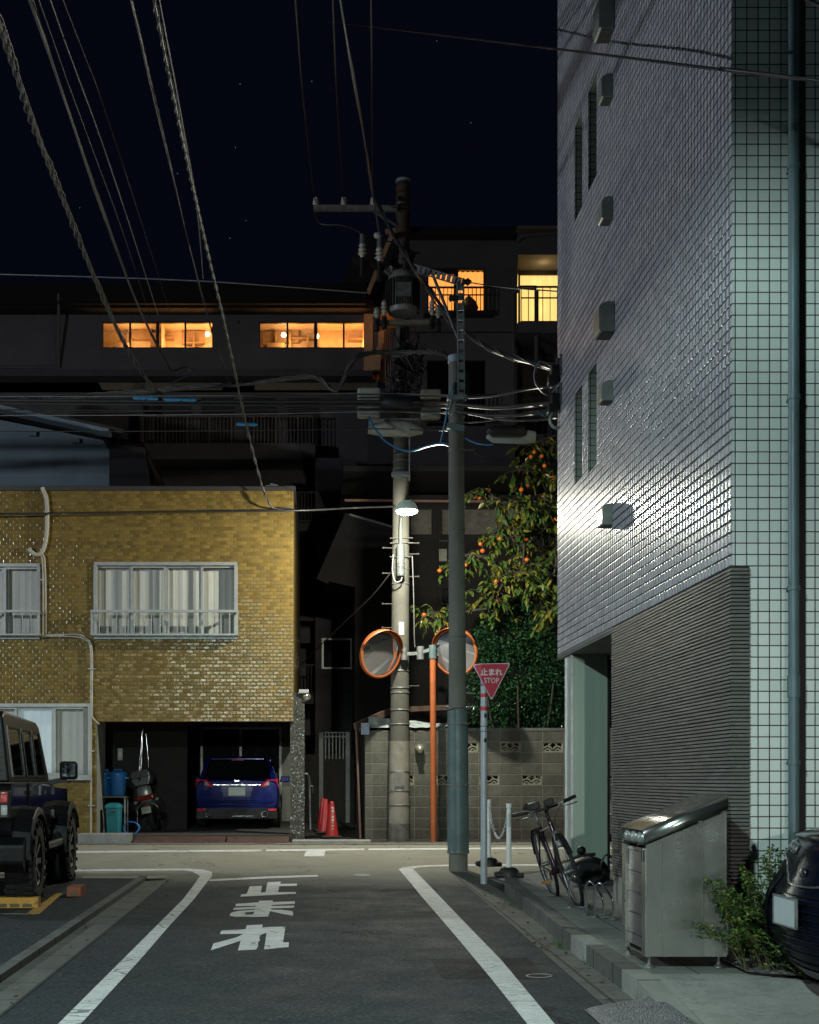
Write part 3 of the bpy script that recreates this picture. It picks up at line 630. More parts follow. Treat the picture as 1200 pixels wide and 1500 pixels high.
# low dark roof line and rail over the brick house
m = WB(); v = P(-20, 690, 25.5); w_ = P(380, 708, 25.5)
RS = thing('rooftop_annex', 'dark low corrugated annex roof on top of the brick house', 'roof annex', ((v.x + w_.x) / 2, 25.5, ZR + .16))
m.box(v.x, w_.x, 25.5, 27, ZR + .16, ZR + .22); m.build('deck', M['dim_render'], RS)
m = WB(); m.bar((v.x, 25.45, ZR + .36), (w_.x, 25.45, ZR + .38), .04)
for i in range(26): x = v.x + (w_.x - v.x) * i / 25; m.bar((x, 25.45, ZR + .16), (x, 25.45, ZR + .36), .02)
m.build('eave_rail', M['galv'], RS)
for px, py, s in ((372, 706, .12), (405, 709, .16), (415, 707, .12)):
    v = P(px, py, 24.4); o = thing('roof_clutter', {372: 'small white hinged clamp lying on the brick house roof edge', 405: 'crumpled white plastic sheet on the brick house roof corner', 415: 'little white bracket on the far corner of the brick roof'}[px], 'clutter', (v.x, 24.4, ZR + .16))
    m = MB()
    for i in range(6): m.obox((random.uniform(-s, s), random.uniform(-.1, .1), random.uniform(.02, s)), (s * .9, .06, s * .35), Matrix.Rotation(random.uniform(-1, 1), 4, 'Y'))
    m.build('sheet_scrap', pm('white_scrap', (.5, .52, .55), .6), o)
# ================================================================= apartment block in the distance
YA = 39.0
def ax(px): return (px - VX) * YA / F
def az(py): return CH - (py - VY) * YA / F
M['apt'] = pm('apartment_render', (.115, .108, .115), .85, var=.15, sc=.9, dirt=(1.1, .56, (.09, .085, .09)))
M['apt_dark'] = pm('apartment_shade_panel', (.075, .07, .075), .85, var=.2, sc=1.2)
M['warm_wall'] = pm('room_wall', (.62, .50, .36), .8); M['warm_shelf'] = pm('room_shelf', (.30, .21, .13), .7)
M['frame_dark'] = pm('dark_frame', (.03, .026, .024), .5)
AP = thing('apartment_block', 'long dark apartment block with a row of amber lit windows', 'apartment block', (ax(300), YA, g(YA)))
def room_light(loc, power, col=(1.0, .46, .13), r=.08):
    l = bpy.data.lights.new("room_light", 'POINT'); l.energy = power; l.color = col; l.shadow_soft_size = r * 2.5
    o = bpy.data.objects.new("room_light", l); COL.objects.link(o); o.location = loc
set1 = [ax(150), ax(312), az(510), az(471)]; set2 = [ax(380), ax(545), az(510), az(471)]
yl = YA
m = WB(); wall_holes(m, -24, ax(556), az(548), az(461), [set1, set2], YP(yl), .14)
m.build('upper_wall', M['apt'], AP)
m = WB(); m.box(-24, ax(558), yl - .55, yl + 12, az(461), az(458)); m.box(-24, ax(535), yl - .75, yl + 12, az(458), az(428)); m.build('roof', pm('black_eave', (.008, .007, .007), .9), AP)
m = WB(); m.tube([P(86, 430, YA - .78), P(86, 538, YA - .1)], .05, 8); m.tube([(-24, YA - .05, az(548)), (ax(88), YA - .05, az(538))], .04, 6); m.build('drain_pipe', M['apt'], AP)
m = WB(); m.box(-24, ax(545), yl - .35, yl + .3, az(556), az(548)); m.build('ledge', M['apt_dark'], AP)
m = WB(); m.box(ax(348), ax(352), yl - .03, yl, az(474), az(470)); m.build('vent_cap', M['frame_dark'], AP)
def room(x0, x1, z0, z1, lamps, y=YA, depth=1.25, pow_=32):
    w = WB()
    w.poly([(x0 - .2, y + depth, z0 - .9), (x1 + .2, y + depth, z0 - .9), (x1 + .2, y + depth, z1 + .14), (x0 - .2, y + depth, z1 + .14)])
    w.poly([(x0 - .2, y + .14, z1 + .14), (x1 + .2, y + .14, z1 + .14), (x1 + .2, y + depth, z1 + .14), (x0 - .2, y + depth, z1 + .14)])
    for xx in (x0 - .2, x1 + .2, (x0 + x1) / 2 + .1): w.poly([(xx, y + .14, z0 - .9), (xx, y + depth, z0 - .9), (xx, y + depth, z1 + .14), (xx, y + .14, z1 + .14)])
    w.poly([(x0 - .2, y + .14, z0 - .9), (x1 + .2, y + .14, z0 - .9), (x1 + .2, y + depth, z0 - .9), (x0 - .2, y + depth, z0 - .9)])
    r = w.build('room', M['warm_wall'], AP)
    s = WB()
    for i in range(7):
        a = random.uniform(x0, x1 - .5); b = a + random.uniform(.25, .8); zz = random.uniform(z0 + .1, z1 - .15)
        s.box(a, b, y + depth - random.uniform(.1, .4), y + depth - .01, zz, zz + random.choice((.04, .05, .4)))
    for i in range(3): a = x0 + (x1 - x0) * random.random(); s.box(a, a + .06, y + depth - .3, y + depth - .02, z0, z1)
    s.box(x0 + .2, x0 + .75, y + depth - .5, y + depth - .02, z0 - .8, z0 + .42); s.build('room_shelves', M['warm_shelf'], AP)
    for lx, lz, gl in lamps:
        if gl:
            s = WB(); s.sphere((lx, y + .55, lz + .2), .075, 8); s.build('room_lamp', glow('bulb_glow', (1, .74, .38), 9), AP)
        room_light((lx + .15, y + .6, (z0 + z1) / 2 - .1), pow_)
def frames(w, y, panes, mat, thick=.035):
    x0, x1, z0, z1 = w; f = WB()
    f.box(x0, x1, y + .02, y + .1, z1 - thick, z1); f.box(x0, x1, y + .02, y + .1, z0, z0 + thick)
    for i in range(panes + 1):
        q = x0 + (x1 - x0) * i / panes; ww = .05 if i == panes / 2 else .028; f.box(max(q - ww, x0), min(q + ww, x1), y + .03, y + .09, z0 + thick, z1 - thick)
    fo = f.build('window', mat, AP)
    p = WB(); p.poly([(x0, y + .06, z0), (x1, y + .06, z0), (x1, y + .06, z1), (x0, y + .06, z1)]); p.build('glass', M['glass'], fo); return fo
for s_, lp in ((set1, [(ax(183), az(469), 0), (ax(302), az(490), 1), (ax(255), az(468), 0)]), (set2, [(ax(415), az(491), 1), (ax(464), az(493), 1), (ax(520), az(468), 0)])):
    frames(s_, YA, 4, M['frame_dark']); room(*s_, lp)
# lower floors of the left wing
m = WB(); m.poly([(-24, YA + 1.3, g(YA)), (ax(545), YA + 1.3, g(YA)), (ax(545), YA + 1.3, az(556)), (-24, YA + 1.3, az(556))])
m.build('lower_wall', M['apt'], AP)
floorz = [12.2 - 2.8 * i for i in range(4)]
for i, z in enumerate(floorz):
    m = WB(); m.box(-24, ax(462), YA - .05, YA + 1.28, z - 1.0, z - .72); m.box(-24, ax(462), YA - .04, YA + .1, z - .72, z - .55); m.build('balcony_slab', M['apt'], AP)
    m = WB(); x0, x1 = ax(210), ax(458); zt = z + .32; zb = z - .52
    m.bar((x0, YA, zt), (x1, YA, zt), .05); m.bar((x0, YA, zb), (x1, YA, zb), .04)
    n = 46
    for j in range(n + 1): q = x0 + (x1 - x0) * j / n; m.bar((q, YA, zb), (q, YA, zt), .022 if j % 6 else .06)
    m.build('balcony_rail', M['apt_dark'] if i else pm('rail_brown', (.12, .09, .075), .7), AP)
    m = WB()
    for a in (225, 290, 355, 420): m.box(ax(a), ax(a + 48), YA + 1.22, YA + 1.29, z - .6, z + 1.25)
    m.build('balcony_door', M['frame_dark'], AP)
    for a in (462,):
        m = WB(); m.box(ax(205), ax(210), YA - .02, YA + 1.28, z - .55, z + 1.3); m.build('balcony_screen', M['apt_dark'], AP)
# narrow stair bay with barred balconies left of the alley
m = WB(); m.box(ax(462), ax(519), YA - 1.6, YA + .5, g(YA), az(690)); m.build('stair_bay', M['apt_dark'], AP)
m = WB(); x0, x1, z0, z1 = ax(471), ax(514), az(987), az(944)
for a, b, c, d_ in ((x0, x1, z1 - .05, z1), (x0, x1, z0, z0 + .05), (x0, x0 + .06, z0 + .05, z1 - .05), (x1 - .06, x1, z0 + .05, z1 - .05)): m.box(a, b, YA - 1.72, YA - 1.6, c, d_)
wf = m.build('window', M['alu'], AP); m = WB(); m.box(x0 + .06, x1 - .06, YA - 1.66, YA - 1.601, z0 + .05, z1 - .05); m.build('glass', M['darkglass'], wf)
for z in (az(775), az(902), az(1020)):
    m = WB(); x0, x1 = ax(434), ax(461); m.bar((x0, YA - 1.2, z + .85), (x1, YA - 1.2, z + .85), .05); m.bar((x0, YA - 1.2, z), (x1, YA - 1.2, z), .05)
    for j in range(7): q = x0 + (x1 - x0) * j / 6; m.bar((q, YA - 1.2, z), (q, YA - 1.2, z + .85), .03)
    m.box(x0, x1, YA - 1.2, YA + .2, z - .3, z - .05); m.build('stair_balcony', M['apt_dark'], AP)
# right wing: taller, flat roof, one curtained amber window, one balcony bay
AR = thing('apartment_wing', 'taller grey apartment wing with a curtained amber window and a yellow lit balcony', 'apartment wing', (ax(680), YA, g(YA)))
YW = YA + .3
wA = (ax(627), ax(713), az(456), az(387)); wB = (ax(627), ax(713), az(620), az(523))
m = WB(); wall_holes(m, ax(597), ax(757), g(YA), az(346), [wA, wB], YP(YW), .16)
m.poly([(ax(597), YW, g(YA)), (ax(597), YW + 9, g(YA)), (ax(597), YW + 9, az(346)), (ax(597), YW, az(346))]); m.build('wall', M['apt'], AR)
m = WB(); m.box(ax(590), ax(757), YW - .5, YW + 9, az(346), az(341)); m.box(ax(588), ax(900), YW - .3, YW + 9, az(341), az(332)); m.build('roof', pm('wing_roof', (.012, .012, .013), .8), AR)
m = WB(); m.box(ax(600), ax(757), YW - .012, YW - .001, az(483), az(481)); m.build('wall_joint', M['frame_dark'], AR)
M['curtain_amber'] = curtainmat('amber_curtain', (.55, .42, .28), 1.15, (1.0, .33, .06)); M['curtain_cream'] = curtainmat('cream_curtain', (.6, .55, .4), .95, (1.0, .66, .20))
def litwindow(w, y, curt, es_top=0):
    x0, x1, z0, z1 = w; f = WB(); t_ = .05
    for a, b, c, d_ in ((x0, x1, z1 - t_, z1), (x0, x1, z0, z0 + t_), (x0, x0 + t_, z0 + t_, z1 - t_), (x1 - t_, x1, z0 + t_, z1 - t_), ((x0 + x1) / 2 - .07, (x0 + x1) / 2 + .07, z0 + t_, z1 - t_)): f.box(a, b, y + .02, y + .12, c, d_)
    f.box(x0 + t_, (x0 + x1) / 2 - .07, y + .04, y + .1, z1 - .17, z1 - t_)
    fo = f.build('window', M['frame_dark'], AR)
    N = 90; c = WB(); cols = []
    for j in range(N + 1):
        u = x0 + (x1 - x0) * j / N; wv = .035 * math.sin(j * .8) + .02 * math.sin(j * 2.1); cols.append([Vector((u, y + .3 + wv, z)) for z in (z0, z1)])
    c.loft(cols, True, False); c.build('curtain', M[curt], fo)
    p = WB(); p.poly([(x0, y + .07, z0), (x1, y + .07, z0), (x1, y + .07, z1), (x0, y + .07, z1)]); p.build('glass', M['glass'], fo)
def rail(x0, x1, z0, z1, y, n, mat, mid=None):
    m = WB(); m.bar((x0, y, z1), (x1, y, z1), .05); m.bar((x0, y, z0), (x1, y, z0), .05)
    if mid: m.bar((x0, y, mid), (x1, y, mid), .035)
    for j in range(n + 1): q = x0 + (x1 - x0) * j / n; m.bar((q, y, z0), (q, y, z1), .022)
    return m.build('balcony_rail', mat, AR)
litwindow(wA, YW, 'curtain_amber')
m = WB(); sx, sz = ax(690), az(447)
m.lathe([(0, -.2), (.16, -.12), (.30, .1), (.22, .3), (.1, .42), (0, .5)], 12, Matrix.Translation((sx, YW + .2, sz)) @ Matrix.Diagonal((1, .2, 1, 1))); m.build('potted_plant', M['frame_dark'], AR)
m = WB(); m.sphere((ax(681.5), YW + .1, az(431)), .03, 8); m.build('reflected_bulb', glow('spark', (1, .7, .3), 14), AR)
rail(ax(626), ax(722), az(456), az(421), YW - .3, 16, M['frame_dark'], az(432))
m = WB(); m.box(ax(622), ax(722), YW - .35, YW - .002, az(461), az(457)); m.build('rail_base', M['frame_dark'], AR)
m = WB(); x0, x1, z0, z1 = wB
m.box(x0, x1, YW + .1, YW + .15, z0, z1); m.build('dark_window', M['darkglass'], AR); rail(ax(622), ax(728), az(618), az(578), YW - .25, 18, M['frame_dark'])
# balcony bay
bx0, bx1 = ax(757), 11.5; YBk = YW + 1.1
m = WB(); m.box(bx0, bx1, YW + 1.45, YW + 9, g(YA), az(345)); m.build('rear_block', M['apt_dark'], AR)
for zt, zb in ((az(341), az(476)), (az(509), az(640))):
    m = WB(); m.box(bx0, bx1, YW - .6, YW + 1.4, zb - .34, zb); m.build('balcony_slab', M['apt'], AR)
    m = WB(); m.poly([(bx0, YBk, zb), (bx1, YBk, zb), (bx1, YBk, zt), (bx0, YBk, zt)]); m.poly([(bx0, YW - .4, zb), (bx0, YBk, zb), (bx0, YBk, zt), (bx0, YW - .4, zt)]); m.build('balcony_wall', M['apt'], AR)
    rail(ax(762), bx1, zb + .02, az(424) if zt > 15 else zb + 1.05, YW - .5, 24, M['frame_dark'], az(440) if zt > 15 else None)
m = WB(); m.box(bx0, bx1, YW - .45, YW + 1.35, az(376), az(345)); m.build('balcony_beam', M['apt'], AR)
m = WB(); m.box(bx0 - .05, bx1, YW - .8, YW + 1.4, az(345), az(341)); m.build('bay_eave', pm('eave_wood', (.20, .15, .10), .7), AR)
zk = lambda py: CH - (py - VY) * (YBk - .35) / F
litwindow((ax(762) * 1.02, 9.1, zk(492), zk(394)), YBk - .35, 'curtain_cream')
m = WB(); m.tube(smoothline([P(755, 430, YA), P(757, 368, YA), P(762, 348, YA - .3), P(780, 344, YA - .4), P(815, 341, YA - .4)]), .06, 10); m.tube([P(786, 425, YA), P(786, 545, YA)], .07, 10); m.tube([P(757, 428, YA), P(760, 421, YA), P(786, 421, YA)], .06, 8); m.tube([P(752, 395, YA), P(752, 640, YA)], .035, 8); m.build('drain_pipe', M['apt'], AR)
room_light((ax(800), YBk - .95, az(384)), 5, (1.0, .66, .24))
room_light((ax(800), YBk - .5, az(430)), 4, (1.0, .66, .24))
m = WB(); m.box(ax(540), ax(600), YA + 1.5, YA + 1.7, g(YA), az(548)); m.box(ax(540), ax(600), YA + .6, YA + .7, g(YA), az(560)); m.build('link_wall', M['apt_dark'], AR)
# stair head between the wings: sloping eave with an orange lit soffit
ST = thing('stair_head', 'sloping roofed stair head glowing orange between the two apartment wings', 'stair head', (ax(560), YA, az(520)))
M['orange_wall'] = pm('stair_wall', (.62, .38, .22), .8)
m = WB(); pts = [(565, 360), (597, 352), (597, 548), (545, 548), (545, 522), (540, 452)]
m.prism([(ax(a), az(b)) for a, b in pts][::-1], YP(YA + .9), 0, .2); m.build('rear_wall', M['orange_wall'], ST)
m = WB(); e0, e1 = Vector((ax(533), YA + .1, az(440))), Vector((ax(568), YA + .1, az(354))); m.bar(e0, e1, 1.6, .10, up=(0, 1, 0)); m.build('sloping_eave', M['frame_dark'], ST)
m = WB(); m.bar(e0 + Vector((.1, -.72, -.02)), e1 + Vector((.1, -.72, -.02)), .12, .12); m.bar((ax(563), YA - .6, az(352)), (ax(597), YA - .6, az(349)), .1, .14); m.build('eave_board', M['orange_wall'], ST)
m = WB(); m.box(ax(533), ax(546), YA - .08, YA + .9, az(545), az(441)); m.box(ax(554), ax(562), YA - .2, YA + .9, az(530), az(488)); m.build('newel_wall', M['orange_wall'], ST)
m = WB(); m.poly([(ax(536), YA - .4, az(548)), (ax(556), YA - .4, az(506)), (ax(560), YA - .4, az(494)), (ax(556), YA - .4, az(548))]); m.build('stair_string', M['orange_wall'], ST)
room_light((ax(566), YA + .5, az(425)), 4.0, (1, .40, .10)); room_light((ax(552), YA - .75, az(478)), 2.0, (1, .40, .10))

# ================================================================= old timber house behind the block wall
Y4 = 29.5
OH = thing('timber_house', 'old dark timber house with pale plaster band behind the persimmon tree', 'house', (P(700, 900, Y4).x, Y4, g(Y4)))
dk = pm('old_timber', (.013, .012, .0115), .9)
c0, c1 = P(598, 1080, Y4), P(900, 660, Y4)
m = WB(); m.box(c0.x, c1.x, Y4, Y4 + 6, g(Y4), P(0, 725, Y4).z); m.build('timber_wall', dk, OH)
m = WB(); p0, p1 = P(602, 783, Y4), P(760, 747, Y4)
m.box(p0.x, P(632, 0, Y4).x, Y4 - .03, Y4 - .002, p0.z, p1.z); m.box(P(645, 0, Y4).x, p1.x, Y4 - .03, Y4 - .002, p0.z, p1.z); m.build('plaster_band', pm('plaster', (.13, .12, .10), .9, var=.3), OH)
m = WB(); m.bar(P(505, 733, Y4 - .5), P(860, 736, Y4 - .5), .05); m.build('eave_gutter', pm('pink_gutter', (.25, .13, .10), .6), OH)
m = WB(); m.bar(P(500, 724, Y4 + 2.0), P(880, 724, Y4 + 2.0), 5.2, .12); m.build('roof', dk, OH)
m = WB(); m.bar(P(644, 1050, Y4 - .05), P(644, 747, Y4 - .05), .1); m.bar(P(642, 860, Y4 - .1), P(642, 960, Y4 - .1), .04); m.build('post', dk, OH)
m = WB(); q = P(649, 813, Y4 - .1); m.box(q.x - .09, q.x + .09, Y4 - .1, Y4 - .002, q.z - .14, q.z + .14); m.build('meter_box', pm('meter', (.28, .29, .25), .6), OH)
m = WB(); q0, q1 = P(640, 895, Y4), P(664, 862, Y4); m.box(q0.x, q1.x, Y4 - .06, Y4 - .002, q0.z, q1.z); m.build('window', M['darkglass'], OH)
# dark wing with lean-to awning beside the alley
Y5 = 30.5
DW = thing('shed_house', 'black weatherboard house with steep lean-to roof at the alley end', 'house', (P(545, 1000, Y5).x, Y5, g(Y5)))
m = WB(); pr = [(517, 756), (575, 770), (600, 790), (600, 1120), (520, 1120), (520, 860), (474, 850)]
m.prism([(P(a, b, Y5).x, P(a, b, Y5).z) for a, b in pr][::-1], YP(Y5), 0, 2.5); m.build('board_wall', dk, DW)
m = WB(); m.bar(P(512, 754, Y5 - .1), P(575, 772, Y5 - .1), .08, .05); m.build('eave_pole', M['galv'], DW); m = WB(); m.bar(P(472, 852, Y5), P(515, 755, Y5), .3, .05, up=(0, 1, 0)); m.build('roof', dk, DW)

# ================================================================= concrete block wall
YWL = 24.06
def blockmat():
    t = NT('concrete_block'); p = t.pos(); x, y, z = t.xyz(p); BW, BH = .40, .205; xo, zo = P(607.5, 0, YWL).x, g(YWL)
    u = t.ma('ADD', x, t.ma('MULTIPLY', t.ma('SUBTRACT', y, YWL), 1.0)); cu = t.ma('DIVIDE', t.ma('SUBTRACT', u, xo), BW); cz = t.ma('DIVIDE', t.ma('SUBTRACT', z, zo), BH)
    fu, fz = t.ma('FRACT', cu), t.ma('FRACT', cz)
    du = t.ma('MULTIPLY', t.ma('MINIMUM', fu, t.ma('SUBTRACT', 1.0, fu)), BW); dz = t.ma('MULTIPLY', t.ma('MINIMUM', fz, t.ma('SUBTRACT', 1.0, fz)), BH)
    mn = t.ma('MINIMUM', du, dz); mo = t.ma('LESS_THAN', mn, .0055)
    w = t.n("TexWhiteNoise", {"Vector": t.comb(t.ma('FLOOR', cu), t.ma('FLOOR', cz))}, noise_dimensions='3D').outputs[0]
    c = t.mix(w, (.075, .076, .06), (.125, .125, .10)); c = t.mix(t.ramp(t.noise(p, 2.0, 7, .75), .4, .7), c, (.055, .052, .042))
    st = t.noise(t.n("Mapping", {0: p, 3: (3, 3, .5)}).outputs[0], 1.0, 6, .7)
    c = t.mix(t.ma('MULTIPLY', t.ramp(st, .5, .66), .75), c, (.05, .034, .028)); c = t.mix(t.ma('MULTIPLY', t.ramp(t.noise(p, 60, 3), .5, .75), .5), c, (.19, .19, .16))
    low = t.ma('MULTIPLY', t.n("MapRange", {0: z, 1: zo + .1, 2: zo + .75, 3: 1.0, 4: 0.0}).outputs[0], t.ramp(t.noise(p, 1.7, 4), .3, .6))
    c = t.mix(t.ma('MULTIPLY', low, .8), c, (.04, .03, .025)); c = t.mix(mo, c, (.16, .155, .125))
    return t.out(base=c, rough=.92, normal=t.bump(t.ma('ADD', t.ramp(mn, 0, .012), t.ma('MULTIPLY', t.noise(p, 70, 4), .7)), .8, .006))
M['block'] = blockmat()
BWL = thing('block_wall', 'mossy grey concrete block wall with openwork vent blocks', 'wall', (1.9, YWL, g(YWL)))
def bxz(px): return P(px, 0, YWL).x
zw0, rh = g(YWL), .205
ZWT = zw0 + rh * 10
holes = []
x_0 = P(607.5, 0, YWL).x
def cell(ci, ri): return (x_0 + .4 * ci, x_0 + .4 * ci + .4, zw0 + rh * ri, zw0 + rh * (ri + 1))
vents = [(2, 8), (4, 8), (6, 8), (8, 8), (10, 8), (-1, 5), (1, 5), (3, 5), (5, 5), (7, 5), (9, 5)]
holes = [cell(*v) for v in vents]
holes = [(a + .01, b - .01, c + .008, d_ - .008) for a, b, c, d_ in holes]
x_l, x_r = P(535, 0, YWL).x, 9.0
m = WB(); wall_holes(m, x_l, x_r, zw0 - .1, ZWT, holes, YP(YWL), .12)
m.poly([(x_l, YWL, zw0 - .1), (x_l, YWL, ZWT), (x_l, YWL + 4, ZWT), (x_l, YWL + 4, zw0 - .1)])
m.poly([(x_l, YWL, ZWT), (x_r, YWL, ZWT), (x_r, YWL + .12, ZWT), (x_l, YWL + .12, ZWT)])
m.build('block_courses', M['block'], BWL)
m = WB(); m.box(bxz(640), x_r, YWL - .01, YWL + .13, ZWT, ZWT + .05); m.build('coping', M['kerb'], BWL)
M['vent_block'] = pm('vent_block_cement', (.24, .235, .18), .9, var=.25)
for a, b, c, d_ in holes:                                           # pierced wave-pattern blocks
    m = WB(); y0 = YWL + .012; cx = (a + b) / 2; w_ = b - a; h_ = d_ - c; t_ = .022
    for q in ((a, b, c, c + t_), (a, b, d_ - t_, d_), (a, a + t_, c + t_, d_ - t_), (b - t_, b, c + t_, d_ - t_)): m.box(q[0], q[1], y0, y0 + .09, q[2], q[3])
    def arc(ox, oz, r, a0, a1, n=9):
        for i in range(n):
            t0 = a0 + (a1 - a0) * i / n; t1 = a0 + (a1 - a0) * (i + 1) / n
            p0 = (ox + r * math.cos(t0), y0 + .04, oz + r * math.sin(t0)); p1 = (ox + r * math.cos(t1), y0 + .04, oz + r * math.sin(t1))
            m.bar(p0, p1, .022, .07, up=(0, 1, 0)) if False else m.bar(p0, p1, .07, .022)
    arc(cx - w_ * .25, c + .02, w_ * .235, 0, math.pi); arc(cx + w_ * .25, c + .02, w_ * .235, 0, math.pi); arc(cx, c + h_ * .5, w_ * .22, 0, math.pi)
    arc(cx - w_ * .25, c + .02, w_ * .11, 0, math.pi, 6); arc(cx + w_ * .25, c + .02, w_ * .11, 0, math.pi, 6)
    m.build('vent_block', M['vent_block'], BWL)
m = WB(); m.box(x_l - 1, x_r, YWL + .9, YWL + 1.0, zw0 - .1, ZWT - .3)
# tin sheet shed behind the wall
SH = thing('tin_shed', 'lean-to shed with brown roof edge and crumpled pale tin sheet over the block wall', 'shed', (P(560, 1060, 24.6).x, 24.6, g(24.6)))
m = WB(); rr = []
for i in range(15):
    px = 540 + i * 8.5; top = 1049 + (i * .85) + random.uniform(-1, 1); bot = 1066 + random.uniform(-1.5, 1) - (0 if i < 14 else 6)
    rr.append([P(px, top, YWL + .25 + .03 * (i % 2)), P(px, bot, YWL - .05 + .03 * (i % 2))])
m.loft(rr, False, False); m.build('tin_sheet', pm('tin', (.38, .43, .43), .5, .2, var=.3), SH)
m = WB(); m.bar(P(520, 1064, 24.0), P(575, 1040, 25.0), .06, .12); m.bar(P(575, 1040, 25.0), P(660, 1036, 25.4), .06, .1); m.build('roof_edge', pm('rusty_board', (.10, .06, .045), .8), SH)
m = WB(); m.add([P(520, 1063, 24.0), P(575, 1039, 25.0), P(660, 1036, 26.2), P(560, 1050, 26.8)], [(0, 1, 2, 3)]); m.box(P(526, 0, 24.7).x, P(600, 0, 24.7).x, 24.7, 26.5, g(24), 2.45); m.build('shed_body', dk, SH)
m = WB(); m.cyl(P(522, 1066, 24.2), P(528, 1228, 24.2), .022, n=8); m.build('downpipe', pm('rusty_pipe', (.13, .08, .06), .7), SH)
m = WB(); m.box(P(529, 0, 24.0).x, P(541, 0, 24.0).x, YWL - .06, YWL - .003, P(0, 1076, 24.0).z, P(0, 1059, 24.0).z); m.build('flashing', pm('blue_tin', (.22, .25, .32), .5, .3), SH)
# vent pipe end on the wall
v = thing('wall_outlet', 'round exhaust outlet hood sticking out of the block wall', 'outlet', P(616, 1098, YWL))
m = MB(); m.box(-.11, .1, -.012, 0, -.1, .13); m.build('outlet_plate', M['kerb'], v)
m = MB(); m.lathe([(.085, .0), (.085, .1), (.05, .15), (.0, .155)], 16, Matrix.Translation((-.02, -.012, .02)) @ Matrix.Rotation(math.radians(105), 4, 'X')); m.lathe([(.05, .14), (.05, .2), (.03, .2)], 12, Matrix.Translation((-.02, -.012, .02)) @ Matrix.Rotation(math.radians(105), 4, 'X')); m.build('hood', pm('outlet_metal', (.35, .33, .27), .4, .6), v)
# alley gate with pale bars
GT = thing('alley_gate', 'pale barred gate standing at the dark end of the alley', 'gate', P(492, 1205, 31))
m = WB(); 
for px in (470.5, 509.5): m.bar(P(px, 1073, 31), P(px, 1205, 31), .1)
gm_ = pm('gate_grey', (.10, .11, .105), .5, .3); m.build('gate_post', gm_, GT)
m = WB(); m.bar(P(474, 1079, 31), P(512, 1079, 31), .03); m.bar(P(474, 1073, 31), P(512, 1073, 31), .025)
for i in range(7): px = 477 + i * 5.2; m.bar(P(px, 1073, 31), P(px, 1112, 31), .028)
m.build('gate_bars', gm_, GT)
m = WB(); m.box(P(447, 0, 31).x, P(520, 0, 31).x, 31.02, 31.1, g(31), P(0, 1105, 31).z); m.build('gate_panel', dk, GT)
hd = thing('alley_handrail', 'bent grey steel handrail beside the mosaic column in the alley', 'handrail', P(452, 1215, 24.6))
m = WB(); m.tube(smoothline([P(446, 1134, 24.4), P(450, 1134, 24.4), P(453, 1142, 24.5), P(454, 1160, 24.6), P(455, 1215, 24.6)]), .022, 8); m.tube(smoothline([P(454, 1152, 24.6), P(458, 1152, 24.6), P(459, 1162, 24.7)]), .016, 8); m.build('rail', M['galv'], hd)
# ================================================================= poles, lamp, mirror, sign
M['pole'] = pm('pole_concrete', (.085, .083, .068), .85, var=.2, sc=3, bump=.3, bsc=50, dirt=(2.3, .56, (.09, .085, .07)))
M['pole_dark'] = pm('pole_brown', (.055, .035, .025), .7)
M['pole_pale'] = pm('pole_wrap', (.22, .205, .17), .8, var=.2, sc=4, dirt=(3.0, .55, (.16, .14, .12)))
M['pole_grey'] = pm('pole_grey', (.15, .155, .135), .8, var=.22, sc=2.5, bump=.3, bsc=50)
M['teal'] = pm('teal_cover', (.10, .155, .16), .5, .1, var=.22, sc=3, dirt=(5.0, .62, (.05, .055, .05)))
M['insul'] = pm('insulator', (.42, .41, .38), .25); M['cover'] = pm('cable_cover', (.34, .37, .35), .5, var=.2)
M['orange'] = pm('orange_paint', (.40, .105, .028), .45, var=.14); M['white_tape'] = pm('white_tape', (.62, .62, .58), .5)
M['ink'] = pm('black_ink', (.015, .016, .018), .6)
YPo = 23.8; FIT = pm('dull_fitting', (.045, .043, .038), .7, .2)
b0, t0 = P(584.5, 1231, YPo), P(590.5, 265, YPo)
UP = thing('utility_pole', 'tall concrete utility pole carrying the transformer beside the block wall', 'utility pole', (b0.x, YPo, g(YPo)))
def on(z): f = (z - b0.z) / (t0.z - b0.z); return b0.lerp(t0, f)
def rad(z): return .185 - .063 * (z - b0.z) / (t0.z - b0.z)
def zpy(py): return P(0, py, YPo).z
def seg(z0, z1, mat, name, add=0.0, par=UP, n=24):
    m = WB(); N = 6; m.tube([on(z0 + (z1 - z0) * i / N) for i in range(N + 1)], [rad(z0 + (z1 - z0) * i / N) + add for i in range(N + 1)], n); return m.build(name, mat, par)
seg(b0.z - .05, zpy(375), M['pole'], 'shaft'); seg(zpy(375) - .01, zpy(268), M['pole_dark'], 'shaft_top', .006); seg(zpy(268), zpy(264), pm('cap_blue', (.22, .30, .36), .6), 'pole_cap', .012)
seg(zpy(1206), zpy(1086), M['pole_pale'], 'post_wrap', .012); seg(b0.z - .02, zpy(1206), pm('wrap_dark', (.10, .095, .085), .9, var=.5), 'post_foot', .016)
for py in (1130, 1158, 1179, 1040, 1015, 1008, 983, 1061, 668, 676, 688, 300, 307, 312, 560, 590, 640, 818, 834, 856):
    m = WB(); z = zpy(py); c = on(z); r = rad(z) + (.02 if py > 1086 else .01); m.lathe([(r - .01, -.012), (r, -.01), (r, .01), (r - .01, .012)], 24, Matrix.Translation(c)); m.build('strap', M['galv'], UP)
